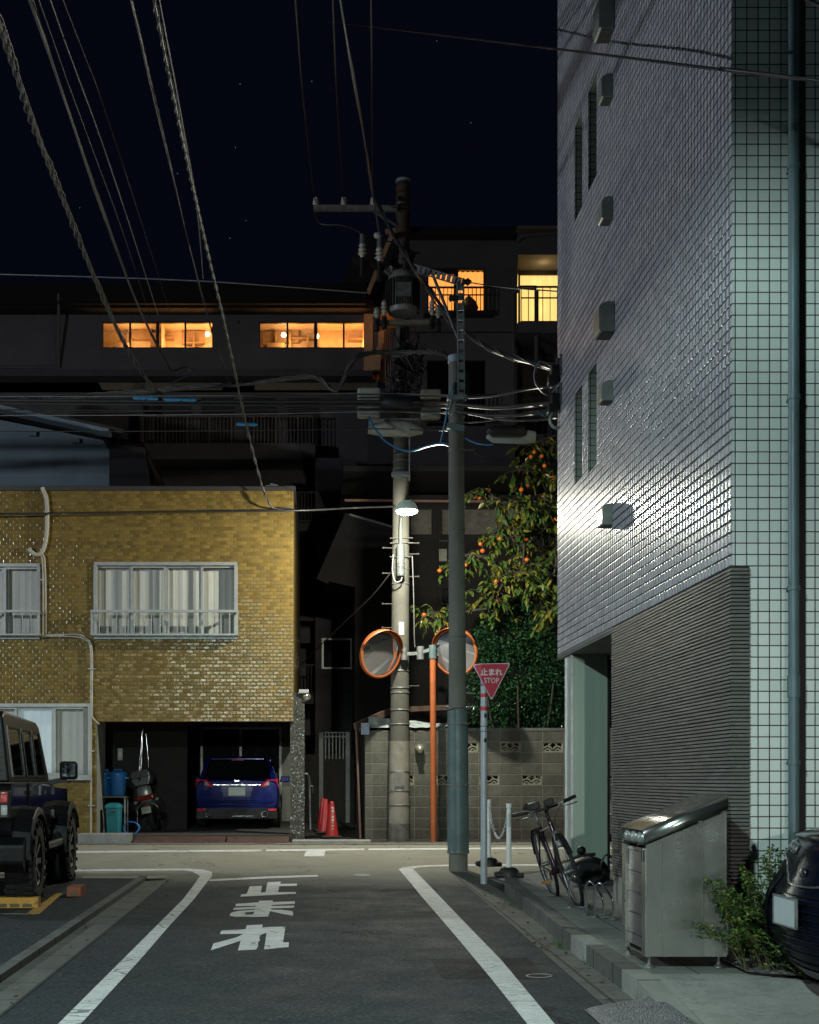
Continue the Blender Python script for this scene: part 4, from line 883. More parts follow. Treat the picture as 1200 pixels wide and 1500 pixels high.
for py, s in ((845, 1), (1005, 1), (885, -1), (920, -1), (796, 1), (812, 1), (372, 1), (355, -1), (840, -1), (803, -1), (460, 1), (650, -1)):
    m = WB(); c = on(zpy(py)); m.cyl(c + Vector((s * rad(c.z) * .9, -.02, 0)), c + Vector((s * (rad(c.z) + .17), -.04, 0)), .011, n=6); m.sphere(c + Vector((s * (rad(c.z) + .17), -.04, 0)), .02, 5); m.build('step_bolt', FIT, UP)
m = WB(); c = on(zpy(915)); m.box(c.x - .035, c.x + .055, YPo - rad(c.z) - .012, YPo - rad(c.z) + .05, zpy(931), zpy(913)); m.build('number_plate', M['white_tape'], UP)
m = WB(); c = on(zpy(1139)); m.box(c.x - .10, c.x + .08, YPo - rad(c.z) - .03, YPo - rad(c.z) + .06, zpy(1152), zpy(1130)); m.build('notice_plate', pm('grey_plate', (.17, .17, .15), .7), UP)
m = WB(); c = on(zpy(1092)); pts = []
for i in range(9): t = -.9 + 1.8 * i / 8; pts.append((i, c + Vector((math.sin(t) * (rad(c.z) + .014), -math.cos(t) * (rad(c.z) + .014), random.uniform(-.03, .03)))))
m.loft([[q + Vector((0, 0, .06)), q - Vector((0, 0, .05 + .02 * (i % 2)))] for i, q in pts], False, False); m.build('torn_tape', M['pole_pale'], UP)
# upper crossarm with three insulators
def arm(py, px0, px1, yy, th, mat, name='crossarm'):
    m = WB(); m.bar(P(px0, py, yy), P(px1, py + .5, yy), th); return m.build(name, mat, UP)
def insulator(p, h=.22, r=.07, up=1, mat='insul', par=None):
    m = WB(); pr = [(r * .35, 0), (r * .5, h * .1)]
    for i in range(3): z = h * (.2 + .25 * i); pr += [(r * .55, z), (r * (1 - .12 * i), z + h * .05), (r * .6, z + h * .14)]
    pr += [(r * .35, h * .95), (r * .2, h)]
    m.lathe([(a, b * up) for a, b in pr], 14, Matrix.Translation(p)); m.build('insulator', M[mat], UP)
arm(305, 459, 582, YPo - .22, .09, pm('arm_steel', (.20, .19, .17), .6, .3, var=.4, sc=10))
for px in (463, 504, 547): insulator(P(px, 302, YPo - .22), .18, .07)
m = WB(); m.bar(P(547, 310, YPo - .2), on(zpy(335)) + Vector((-.1, -.1, 0)), .03); m.build('arm_brace', M['galv'], UP)
for dx, py in ((-8, 345), (-5.5, 345)): m = WB(); m.sphere(P(560 + dx, py, YPo - .4), .06, 8); m.build('ball_insulator', M['porcelain'], UP)
# cutout arm
a = WB(); a.bar(P(516, 381, YPo - .5), P(552, 392, YPo - .4), .07); a.bar(P(552, 390, YPo - .4), P(578, 405, YPo - .1), .09); a.build('switch_arm', M['frame_dark'], UP)
for px, py in ((531, 378), (556, 384)):
    insulator(P(px, py, YPo - .5), .3, .09); m = WB(); m.cyl(P(px, py - 20, YPo - .5), P(px, py - 34, YPo - .5), .05, .045); m.build('cutout_cap', pm('cutout_grey', (.14, .15, .17), .5), UP)
    m = WB(); m.cyl(P(px, py, YPo - .5), P(px - 1, py + 27, YPo - .5), .05, .035); m.build('cutout_fuse', M['black'], UP)
# transformer
tc = P(590, 0, YPo - .42); z0, z1 = zpy(472), zpy(410)
T = WB(); T.lathe([(.25, z0), (.275, z0 + .03), (.275, z1 - .16), (.24, z1 - .08), (.20, z1 - .03), (.0, z1)], 24, Matrix.Translation((tc.x, tc.y, 0)))
tr = T.build('transformer', pm('transformer_grey', (.22, .225, .22), .5, .2, var=.25, sc=6), UP)
m = WB()
for i in range(18):
    t = math.pi + math.pi * i / 17; dv = Vector((math.cos(t), math.sin(t), 0)); c = Vector((tc.x, tc.y, 0)); m.bar(c + dv * .27 + Vector((0, 0, z0 + .08)), c + dv * .27 + Vector((0, 0, z1 - .2)), .012, .09, up=dv)
m.build('cooling_fins', M['frame_dark'], tr)
m = WB(); m.box(tc.x - .13, tc.x + .13, tc.y - .35, tc.y - .30, z0 + .2, z0 + .45); m.build('rating_plate', M['galv'], tr)
m = WB()
for s in (-1, 1): m.bar((tc.x + s * .18, tc.y - .1, z1 - .14), (tc.x + s * .33, tc.y - .14, z1 - .02), .07)
m.build('lug', M['galv'], tr)
for s in (-.22, .24): insulator(Vector((tc.x + s, tc.y - .1, z1 - .1)), .16, .06)
m = WB(); m.bar(P(546, 473, YPo - .5), P(648, 473, YPo - .5), .1, .08); m.bar(P(560, 473, YPo - .1), P(648, 473, YPo - .1), .1, .08); m.build('transformer_bracket', pm('bracket_steel', (.24, .22, .17), .5, .3, var=.3), UP)
for px, py, h in ((552, 466, .2), (563, 462, .28), (633, 462, .28), (642, 466, .24)):
    insulator(P(px, py, YPo - .55), h, .075); m = WB(); m.cyl(P(px, py + 2, YPo - .55), P(px, py + 19, YPo - .55), .045, .05); m.build('bushing_boot', M['black'], UP)
# second bar with cable clamps, steel bracket, cable boxes
m = WB(); m.bar(P(574, 519, YPo - .3), P(610, 519, YPo - .3), .1, .12); m.build('cable_bracket', M['cover'], UP)
def box_part(name, x0, x1, y0, y1, yy, dd, mat, bev=.04):
    m = WB(); p, q = P(x0, y1, yy), P(x1, y0, yy); m.box(p.x, q.x, yy, yy + dd, p.z, q.z); return m.build(name, mat, UP, bevel=bev, segs=3)
box_part('cable_box', 524, 558, 567, 609, YPo - .75, .25, M['cover'])
box_part('cable_box', 617, 647, 569, 584, YPo - .5, .2, pm('cover_brown', (.22, .21, .18), .6)); box_part('cable_box', 617, 646, 590, 612, YPo - .5, .2, M['cover'])
m = WB(); L = [P(540, 624, YPo - 1.0), P(562, 626, YPo - 1.0), P(600, 628, YPo - 1.0), P(620, 632, YPo - 1.0)]
m.tube(L, [.14, .16, .15, .05], 14); m.build('splice_cover', M['cover'], UP)
box_part('slack_box', 541, 616, 612, 624, YPo - .98, .2, M['cover'], .03)
m = WB(); m.tube([P(522, 593, YPo - 1.1), P(556, 590, YPo - 1.1), P(562, 590, YPo - 1.1), P(612, 592, YPo - 1.1), P(622, 592, YPo - 1.1)], [.03, .04, .13, .13, .04], 12); m.build('splice_sleeve', M['black'], UP)
m = WB(); m.cyl(P(600, 640, YPo - .1), P(600, 705, YPo - .1), .014, n=8); m.build('earth_pipe', M['cover'], UP)
box_part('cable_bundle_box', 574, 600, 690, 697, YPo - .25, .15, pm('taped_bundle', (.2, .24, .27), .6), .02)
m = WB(); random.seed(3)
for i in range(64):                                                  # tangled jumpers round the shaft
    a = P(random.uniform(566, 620), random.uniform(478, 580), YPo - random.uniform(.15, .5)); b = P(random.uniform(566, 628), random.uniform(500, 612), YPo - random.uniform(.15, .5)); c = (a + b) / 2 + Vector((random.uniform(-.2, .2), 0, random.uniform(-.4, .05)))
    m.tube(smoothline([a, c, b], 7), random.choice((.008, .011, .016)), 5, False)
m.build('jumper_wires', M['wire'], UP)
m = WB()
for i in range(9): x = 567 + i * 1.6; m.tube([P(x, 480, YPo - .3), P(x + random.uniform(-2, 2), 520, YPo - .32), P(x + random.uniform(-1, 1), 590, YPo - .3)], random.choice((.008, .012)), 5, False)
m.build('riser_cables', pm('riser_grey', (.07, .07, .075), .5), UP)
for py in (791, 798, 818): m = WB(); c = on(zpy(py)); m.bar(c + Vector((-.21, -rad(c.z) - .02, 0)), c + Vector((.21, -rad(c.z) - .02, .005)), .016); m.build('lamp_clamp', FIT, UP)
# ---- street lamp on the pole
lc = P(596, 748, 21.9); L0 = thing('street_lamp', 'lit white street lamp with domed shade on the utility pole', 'street lamp', lc)
LW = pm('lamp_white', (.075, .088, .084), .45)
SHD = NT('lamp_shade_plastic'); SHD.out(base=(.45, .5, .48), rough=.4); SHD.t.links.new(SHD.n('MixShader', {0: .10, 1: SHD.b.outputs[0], 2: SHD.n('BsdfTranslucent', {0: (.7, .8, .75)}).outputs[0]}).outputs[0], SHD.t.nodes['Material Output'].inputs[0]); SHD = SHD.m
m = MB(); m.lathe([(.19, -.005), (.195, .015), (.18, .06), (.13, .14), (.09, .165), (0, .17)], 28, cap=False); m.lathe([(.185, -.004), (.17, .05), (.12, .12), (.0, .14)], 28, cap=False); m.build('lamp_shade', SHD, L0)
m = MB(); m.lathe([(.0, -.055), (.11, -.06), (.17, -.035), (.18, .0), (.165, .02), (0, .02)], 28, cap=False); m.build('lens', glow('lamp_lens', (.93, 1.0, .95), 45), L0)
m = MB(); c = P(587, 0, 23.5) - lc; m.tube(smoothline([(c.x, 1.60, P(0, 800, 23.5).z - lc.z), (c.x, 1.60, P(0, 775, 23.5).z - lc.z), (c.x + .02, 1.56, P(0, 756, 23.5).z - lc.z), (c.x + .06, 1.2, .30), (c.x + .1, .5, .33), (0, .0, .18)]), .03, 12); m.build('lamp_arm', LW, L0)
m = MB(); zt, zb = P(0, 797, 23.5).z - lc.z, P(0, 844, 23.5).z - lc.z; m.lathe([(.07, zb), (.075, zb + .02), (.075, zt - .03), (.055, zt)], 18, Matrix.Translation((c.x, 1.58, 0))); bx = m.build('ballast_box', LW, L0)
m = MB(); m.lathe([(.077, zb + .05), (.077, zb + .06)], 18, Matrix.Translation((c.x, 1.58, 0)), False); m.lathe([(.077, zt - .14), (.077, zt - .135)], 18, Matrix.Translation((c.x, 1.58, 0)), False); m.build('seam', M['galv'], bx)
for i, (tx, sz, zz) in enumerate((('LED', .085, .25), ('20VA', .05, .185), ('100V', .045, .14))): text('lettering', tx, sz, M['ink'], bx, Matrix.Translation((c.x, 1.58 - .0775, zb + zz)) @ FRONT, .0015, .0008)
m = MB(); m.tube(smoothline([(c.x + .03, 1.57, zb), (c.x, 1.57, zb - .09), (c.x - .1, 1.57, zb - .1), (c.x - .15, 1.60, zb + .1), (c.x - .13, 1.64, zb + .4)]), .012, 6); m.build('lamp_cable', M['galv'], L0)
def point(name, loc, power, col, r):
    l = bpy.data.lights.new(name, 'POINT'); l.energy = power; l.color = col; l.shadow_soft_size = r
    o = bpy.data.objects.new(name, l); COL.objects.link(o); o.location = loc; return o
def spot(name, loc, power, col, size=160, blend=.25, tilt=(0, 0), r=.12):
    l = bpy.data.lights.new(name, 'SPOT'); l.energy = power; l.color = col; l.spot_size = math.radians(size); l.spot_blend = blend; l.shadow_soft_size = r
    o = bpy.data.objects.new(name, l); COL.objects.link(o); o.location = loc; o.rotation_euler = (math.radians(tilt[0]), math.radians(tilt[1]), 0); return o
point('street_lamp_light', lc + Vector((0, 0, -.085)), LAMP_POLE[1], LAMP_POLE[2], .06)
# ---- the two street lamps outside the frame that light the near street and the house, and a third added for the garage
def lamp_post(lab, loc, head, watts, col, size, blend, tilt, rr):
    x, y, z = head; lp = thing('street_lamp_post', lab, 'street lamp', (loc[0], loc[1], g(loc[1])))
    m = WB(); m.cyl((loc[0], loc[1], g(loc[1])), (loc[0], loc[1], z + .1), .09, .06); m.build('post', M['galv'], lp)
    m = WB(); m.bar((loc[0], loc[1], z + .12), (x, y, z + .16), .06); m.build('lamp_arm', M['galv'], lp)
    m = WB(); m.box(x - .16, x + .16, y - .3, y + .3, z + .06, z + .16); m.build('lamp_shade', M['galv'], lp, bevel=.02)
    m = WB(); m.box(x - .12, x + .12, y - .25, y + .25, z + .035, z + .058); m.build('lens', glow('post_lens', col, 30), lp)
    if size: spot('post_light', (x, y, z), watts, col, size, blend, tilt, rr)
    else: point('post_light', (x, y, z - .1), watts, col, rr)
lamp_post('grey lamp post near the viewpoint beside the car park, outside the view', (-3.6, 1.0), LAMP_NEAR[0], LAMP_NEAR[1], LAMP_NEAR[2], 180, .16, (.8, 0), .16)
lamp_post('grey lamp post added unseen behind the viewpoint to light the garage', (-2.4, -26.0), LAMP_FILL[0], LAMP_FILL[1], LAMP_FILL[2], 180, .06, (0, 0), .16)
lamp_post('grey lamp post at the far side of the car park, outside the view', (-10.0, 9.2), LAMP_SIDE[0], LAMP_SIDE[1], LAMP_SIDE[2], 0, .1, (0, 0), .2)

# ---- second pole with channel extension
YQ = 17.2
SP = thing('slim_pole', 'slimmer grey concrete pole with teal base cover and steel channel top', 'utility pole', G(672, 1275))
s0, s1 = P(671.5, 1276, YQ), P(668, 524, YQ)
m = WB(); N = 6; m.tube([s0.lerp(s1, i / N) for i in range(N + 1)], [.128 - .03 * i / N for i in range(N + 1)], 24); m.build('shaft', M['pole_grey'], SP)
def sl(py): return s0.lerp(s1, (1276 - py) / 752.0)
m = WB(); m.cyl(sl(532), sl(522), .108, n=20); m.build('pole_cap', pm('cap_pale_blue', (.26, .36, .42), .5), SP)
m = WB(); m.cyl(sl(1250), sl(1041), .145, .138, n=24); cv = m.build('base_cover', M['teal'], SP)
m = WB(); m.bar(sl(1250) + Vector((-.06, -.132, 0)), sl(1041) + Vector((-.06, -.126, 0)), .02, .02); m.build('cover_seam', M['teal'], cv)
for py in (1248, 1150, 1060): m = WB(); m.lathe([(.142, -.014), (.151, -.012), (.151, .012), (.142, .014)], 24, Matrix.Translation(sl(py))); m.bar(sl(py) + Vector((.02, -.155, 0)), sl(py) + Vector((.1, -.13, 0)), .035); m.build('strap', M['galv'], cv)
for py in (1037, 933, 848, 776, 660, 632, 610): m = WB(); m.lathe([(.11, -.008), (.13 - .02 * (1037 - py) / 420, -.006), (.13 - .02 * (1037 - py) / 420, .006), (.11, .008)], 24, Matrix.Translation(sl(py))); m.build('band', M['galv'], SP)
m = WB(); m.tube([sl(1037) + Vector((.14 * math.cos(t), .14 * math.sin(t), .02 * math.sin(3 * t))) for t in [i * .5 for i in range(13)]], .014, 6); m.build('wire_tie', M['galv'], SP)
for py, s in ((1036, -1), (1036, 1), (660, 1), (793, -1), (1016, 1)): m = WB(); c = sl(py); m.cyl(c + Vector((s * .1, -.03, 0)), c + Vector((s * .24, -.05, 0)), .01, n=6); m.build('step_bolt', M['galv'], SP)
ch = pm('channel_steel', (.20, .25, .27), .5, .4, var=.2)
m = WB(); q0, q1 = P(676.5, 585, YQ - .16), P(674.5, 411, YQ - .16)
for s in (-1, 1): m.bar(q0 + Vector((s * .04, .02, 0)), q1 + Vector((s * .04, .02, 0)), .012, .06, up=(0, 1, 0))
N = 12
for i in range(N): a = q0.lerp(q1, i / N); b = q0.lerp(q1, (i + .72) / N); m.bar(a, b, .076, .012)
m.build('channel', ch, SP)
m = WB(); e0, e1 = P(675, 413, YQ - .16), P(609, 393, YQ + .9)
for s in (-1, 1): m.bar(e0 + Vector((0, 0, s * .05)), e1 + Vector((0, 0, s * .05)), .06, .014)
for i in range(9): a = e0.lerp(e1, i / 9); b = e0.lerp(e1, (i + .6) / 9); m.bar(a, b, .012, .1)
m.build('bracket_arm', M['galv'], SP)
m = WB(); m.bar(e0.lerp(e1, .62), P(672, 497, YQ - .14), .03, .03); m.build('brace', M['galv'], SP)
for px, py in ((683, 413), (664, 437)): m = WB(); c = P(px, py, YQ - .2); m.lathe([(.02, -.06), (.055, -.04), (.03, -.01), (.055, .02), (.03, .05), (.02, .07)], 12, Matrix.Translation(c) @ Matrix.Rotation(1.57, 4, 'Y')); m.bar(c, c + Vector((.05 if px < 670 else -.06, .03, 0)), .02); m.build('insulator', M['black'], SP)
m = WB(); 
for i in range(3): m.cyl(P(681 + i * 2, 545, YQ - .1), P(684 + i * 2.2, 580, YQ - .15), .012, n=6)
m.build('riser_cables', M['black'], SP)
cb_ = pm('clamp_blue', (.2, .27, .30), .5, .3)
m = WB(); m.bar(P(655, 583, YQ - .18), P(684, 583, YQ - .18), .09, .06); m.build('cable_clamp', cb_, SP)
m = WB(); m.bar(P(655, 624, YQ - .18), P(680, 628, YQ - .18), .08, .07); m.build('cable_clamp', cb_, SP)

# ---- traffic mirrors on the orange post
YM = 23.45
MR = thing('traffic_mirror', 'twin round orange framed convex mirrors on an orange post by the block wall', 'traffic mirror', G(635.5, 1233))
m = WB(); m.cyl(G(635.5, 1233), P(634, 950, YM), .056, n=20); m.sphere(P(634, 949, YM), .056, 8); pst = m.build('post', M['orange'], MR)
m = WB(); m.cyl(P(634, 965, YM), P(634, 945, YM), .068, n=20); m.build('collar', M['teal'], MR)
m = WB(); m.bar(P(632, 951, YM + .04), P(614, 957, YM + .10), .06); m.bar(P(614, 957, YM + .10), P(596, 958, YM + .12), .06); m.cyl(P(616, 966, YM + .1), P(616, 947, YM + .1), .07, n=14)
m.cyl(P(592, 967, YM + .12), P(592, 949, YM + .12), .06, n=14); m.bar(P(592, 958, YM + .12), P(572, 958, YM + .16), .06); m.bar(P(636, 958, YM + .05), P(660, 960, YM + .12), .06); m.build('bracket', M['galv'], MR)
mirr = NT('convex_mirror').out(base=(.78, .77, .80), rough=.03, metal=.88, ior=1.3)
def mirror(c, n, R=.445):
    n = Vector(n).normalized(); up = Vector((0, 0, 1)); x = up.cross(n).normalized(); y = n.cross(x); mt = Matrix((x, y, n)).transposed().to_4x4(); mt.translation = Vector(c)
    m = WB(); m.lathe([(.40, -.05), (.445, -.04), (.452, .0), (.452, .02), (.42, .03), (.40, .02)], 48, mt, False); m.lathe([(0.0, -.08), (.3, -.07), (.40, -.05)], 32, mt, False)
    o = m.build('mirror_frame', M['orange'], MR)
    m = WB(); pr = [(.415 * i / 14, .030 * (1 - (i / 14) ** 2)) for i in range(15)]; m.lathe(pr[::-1], 64, mt, False); m.build('mirror_face', mirr, o)
    m = WB(); rr = []
    for i in range(25):
        t = math.radians(15 + 150 * i / 24); d = .05 + .10 * math.sin(math.pi * i / 24); a = Vector((.452 * math.cos(t), .452 * math.sin(t), .0)); rr.append([mt @ a, mt @ (a + Vector((0, 0, d)))])
    m.loft(rr, True, False); h = m.build('hood', M['orange'], o); w = h.modifiers.new('solid', 'SOLIDIFY'); w.thickness = .008
mirror(P(558, 958, YM - .14), (.52, -.80, -.26)); mirror(P(667, 955, YM - .14), (-.50, -.80, -.24))
m = WB(); z0, z1 = P(0, 1095, YM).z, P(0, 1070, YM).z; cx = G(635.5, 1233).x
m.lathe([(.0575, z0), (.0575, z1)], 20, Matrix.Translation((cx - .005, YM + .03, 0)), False); m.build('sticker', M['white_tape'], pst)
m = WB(); m.lathe([(.0575, P(0, 1135, YM).z), (.0575, P(0, 1120, YM).z)], 20, Matrix.Translation((cx, YM + .03, 0)), False); m.build('sticker', pm('pale_sticker', (.45, .46, .36), .6), pst)
for ch_, py, s in (('通', 1057.5, .075), ('学', 1062, .075), ('路', 1067, .07), ('注', 1082.5, .085), ('意', 1090, .085)):
    text('lettering', ch_, s, M['ink'], pst, Matrix.Translation((cx + .006, YM - .029, P(0, py, YM).z)) @ FRONT, .003, .0008, world=True)

# ---- stop sign
SG = thing('stop_sign', 'red triangular Japanese stop sign on a thin grey post, dented at one corner', 'stop sign', G(709, 1295))
ys = SG.location.y; cx = SG.location.x; ks = ys / F
m = WB(); m.cyl((cx, ys, g(ys)), (cx, ys, P(0, 985, ys).z), .040, n=20); sp_ = m.build('post', pm('sign_post', (.40, .44, .48), .45, .2, var=.1), SG)
def tape(z0, z1, mat): m = WB(); m.lathe([(.0412, P(0, z1, ys).z), (.0412, P(0, z0, ys).z)], 20, Matrix.Translation((cx, ys, 0)), False); m.build('tape', mat, sp_)
red = pm('sign_red', (.55, .035, .07), .4, var=.08)
tape(1016, 1021.5, red); tape(1035, 1041, red); tape(1063.5, 1064.5, M['ink']); tape(1070.8, 1071.8, M['ink'])
for py in (1048.5, 1084.5): m = WB(); z = P(0, py, ys).z; m.add([(cx + .0425 * math.sin(t), ys - .0425 * math.cos(t), z + dz) for dz in (-.024, .024) for t in (-.1, .3, .75)], [(0, 1, 4, 3), (1, 2, 5, 4)]); m.build('sticker', M['ink'], sp_)
rot = math.radians(12); fm = Matrix.Translation((0, 0, 0))
def sgn(px, py, d=0.0):                                             # plate coordinates, turned slightly on its post
    u = (px - 709) * ks; return Vector((cx + u, ys - .066 + u * .10 + d, P(0, py, ys).z))
def tri(scale, d, cpx=719.5, cpy=990.5):
    base = [(691.5, 973.5), (747.5, 971.5), (719.2, 1027)]; pts = []
    for i in range(3):
        a, b, c = [Vector(q) for q in (base[i - 1], base[i], base[(i + 1) % 3])]
        for t in (0, .5, 1): u = (a - b).normalized() * 3.2 * (1 - t); v = (c - b).normalized() * 3.2 * t; k_ = 1 - .4 * (1 - abs(t - .5) * 2); pts.append(b + (u + v) * k_)
    return [Vector((cpx + (q.x - cpx) * scale, cpy + (q.y - cpy) * scale)) for q in pts]
def bend(px, py): return .05 * max(0, (704 - px) / 12) ** 1.2 if px < 704 else 0
def plate(name, scale, d, mat, th=None):
    m = WB(); tt = tri(scale, d); gridn = []
    # split at the dent so that the corner can fold
    P0 = [q for q in tt]; cen = [Vector((704, 973.2 + .3)), Vector((704, 996.0))]
    L_ = [q for q in P0 if q.x < 704]; R_ = [q for q in P0 if q.x >= 704]
    s_ = (scale - 1) * 30
    topc, botc = Vector((704, 972.9 - s_ * .65 * .6)), Vector((704, 997.5 + s_ * .9 * .6))
    # order the points of each side round its own centre
    def order(ps): c = sum(ps, Vector((0, 0))) / len(ps); return sorted(ps, key=lambda q: math.atan2(q.y - c.y, q.x - c.x))
    for part in (order(R_ + [topc, botc]), order(L_ + [topc, botc])):
        f_ = [sgn(q.x, q.y, d + bend(q.x, q.y)) for q in part]; m.poly(f_)
    o = m.build(name, mat, SG)
    if th: w = o.modifiers.new('solid', 'SOLIDIFY'); w.thickness = th; w.offset = 0
    return o
plate('sign_rim', 1.0, 0, pm('sign_white', (.6, .58, .6), .4), .003); pf = plate('sign_face', .925, -.0045, red)
tm = Matrix(((1, 0, 0, 0), (.10, 0, -1, 0), (0, 1, 0, 0), (0, 0, 0, 1)))
M['sign_text'] = pm('sign_text', (.68, .68, .68), .4, var=.05)
for tx, px, py, s, sx, bo in (('止まれ', 719.0, 986.0, .088, 1.0, .0036), ('STOP', 719.0, 997.8, .088, .86, .001)):
    text('lettering', tx, s, M['sign_text'], pf, Matrix.Translation(sgn(px, py, -.0075)) @ tm, bo, .0006, sx=sx, world=True)
m = WB(); 
for py in (978, 1003): z = P(0, py, ys).z; m.lathe([(.043, z - .012), (.046, z - .01), (.046, z + .01), (.043, z + .012)], 18, Matrix.Translation((cx, ys, 0))); m.box(cx - .03, cx + .03, ys - .056, ys - .03, z - .012, z + .012)
m.build('sign_clamp', M['galv'], SG)
# ---- chain bollards
M['bollard'] = pm('bollard_white', (.76, .78, .76), .5, var=.08)
def bollard(loc, lab, sc=1.0):
    b = thing('chain_bollard', lab, 'bollard', loc, group='white chain bollards')
    m = MB(); m.lathe([(.128, 0), (.13, .03), (.10, .10), (.05, .115)], 20); m.box(-.16, .16, -.1, .1, 0, .06); m.build('rubber_base', M['black'], b, bevel=.02)
    m = MB(); m.cyl((0, 0, .1), (0, 0, .78), .032, .026); m.build('post', M['bollard'], b)
    m = MB(); m.cyl((0, 0, .78), (0, 0, .80), .02); m.cyl((0, 0, .80), (0, 0, .85), .032); m.build('cap', M['bollard'], b); return b
b1 = G(716, 1269, .13); b2 = G(745.5, 1285, .13)
bollard(b1, 'white chain bollard standing directly behind the stop sign post'); bollard(b2, 'white chain bollard standing next to the bicycle')
h1, h2 = b1 + Vector((0, 0, .79)), b2 + Vector((0, 0, .79))
cn = thing('plastic_chain', 'white plastic chain sagging between the two bollards', 'chain', (h1 + h2) / 2)
m = WB(); n = 34
pts = [h1.lerp(h2, i / n) - Vector((0, 0, .62 * 4 * (i / n) * (1 - i / n) * .62)) for i in range(n + 1)]
for i in range(n):
    a, b = pts[i], pts[i + 1]; c = (a + b) / 2; d = (b - a).normalized(); s = d.orthogonal().normalized() if i % 2 else d.cross(d.orthogonal()).normalized(); h = (b - a).length * .72
    m.tube([c + d * h * math.cos(t) + s * .014 * math.sin(t) for t in [k * math.pi / 4 for k in range(8)]], .0048, 5, closed=True)
m.build('chain_links', M['bollard'], cn)
# ================================================================= vehicles
def carpaint(name, c, rough=.12, metal=.3, coat=1.0, ior=1.5):
    t = NT(name); p = t.obj(); d = t.ramp(t.noise(p, 3, 6, .7), .45, .8)
    col = t.mix(t.ma('MULTIPLY', d, .06), c, (.05, .05, .052))
    return t.out(base=col, rough=t.n("MapRange", {0: d, 3: rough, 4: rough + .06}).outputs[0], metal=metal, coat=coat, ior=ior, normal=t.bump(t.noise(p, 2.2, 2), .02, .02))
M['tyre'] = pm('tyre', (.014, .014, .015), .85, bump=.4, bsc=90); M['rim'] = pm('rim_alloy', (.32, .33, .34), .35, .8); M['rim_dark'] = pm('rim_dark', (.06, .062, .066), .35, .6)
M['trim'] = pm('black_trim', (.009, .009, .010), .5, ior=1.35); M['chrome'] = pm('chrome', (.62, .63, .65), .12, 1.0, var=.05); M['plate'] = pm('number_plate', (.80, .82, .76), .5, var=.06)
def lampmat(name, c, es=0.0):
    t = NT(name); v = t.n("TexVoronoi", {"Vector": t.obj(), "Scale": 55.0}); return t.out(base=c, rough=.12, coat=1.0, normal=t.bump(v.outputs[0], .5, .01), emit=c, es=es)
M['redlamp'] = lampmat('red_lens', (.60, .015, .02), .02); M['clearlamp'] = lampmat('clear_lens', (.42, .40, .40)); M['headlamp'] = lampmat('headlamp_lens', (.34, .38, .42))
def wheel(par, c, R=.33, w=.21, spokes=5, rim='rim', axis='X', tread=False, out=1):
    """axis X: the axle runs along local X"""
    mt = Matrix.Translation(c) @ Matrix.Rotation(math.radians(90) * out, 4, 'Y'); h = w / 2
    m = MB(); m.lathe([(R * .62, -h * .9), (R * .75, -h), (R * .93, -h * .95), (R, -h * .7), (R, h * .7), (R * .93, h * .95), (R * .75, h), (R * .62, h * .9)], 40, mt, False)
    if tread:
        for i in range(38):
            t = 2 * math.pi * i / 38
            for s in (-1, 1):
                cc = mt @ Vector((R * 1.012 * math.cos(t + s * .04), R * 1.012 * math.sin(t + s * .04), s * h * .58)); r_ = mt.to_3x3() @ Matrix.Rotation(t + s * .15, 3, 'Z')
                m.obox(cc, (R * .05, R * .10, h * .62), r_.to_4x4())
                if i % 2: cc = mt @ Vector((R * .93 * math.cos(t), R * .93 * math.sin(t), s * h * .98)); m.obox(cc, (R * .14, R * .07, h * .16), r_.to_4x4())
    wo = m.build('wheel', M['tyre'], par)
    m = MB(); m.lathe([(R * .63, -h * .8), (R * .63, h * .82), (R * .58, h * .86), (R * .57, h * .3), (R * .2, h * .2), (0, h * .2)], 32, mt, False)
    for i in range(spokes):
        t = 2 * math.pi * i / spokes; a = mt @ Vector((R * .1 * math.cos(t), R * .1 * math.sin(t), h * .55)); b = mt @ Vector((R * .6 * math.cos(t), R * .6 * math.sin(t), h * .72)); m.bar(a, b, R * .13, R * .09, up=mt.to_3x3() @ Vector((0, 0, 1)))
    m.cyl(mt @ Vector((0, 0, h * .2)), mt @ Vector((0, 0, h * .78)), R * .16, R * .13, 14); m.build('rim', M[rim], wo); return wo
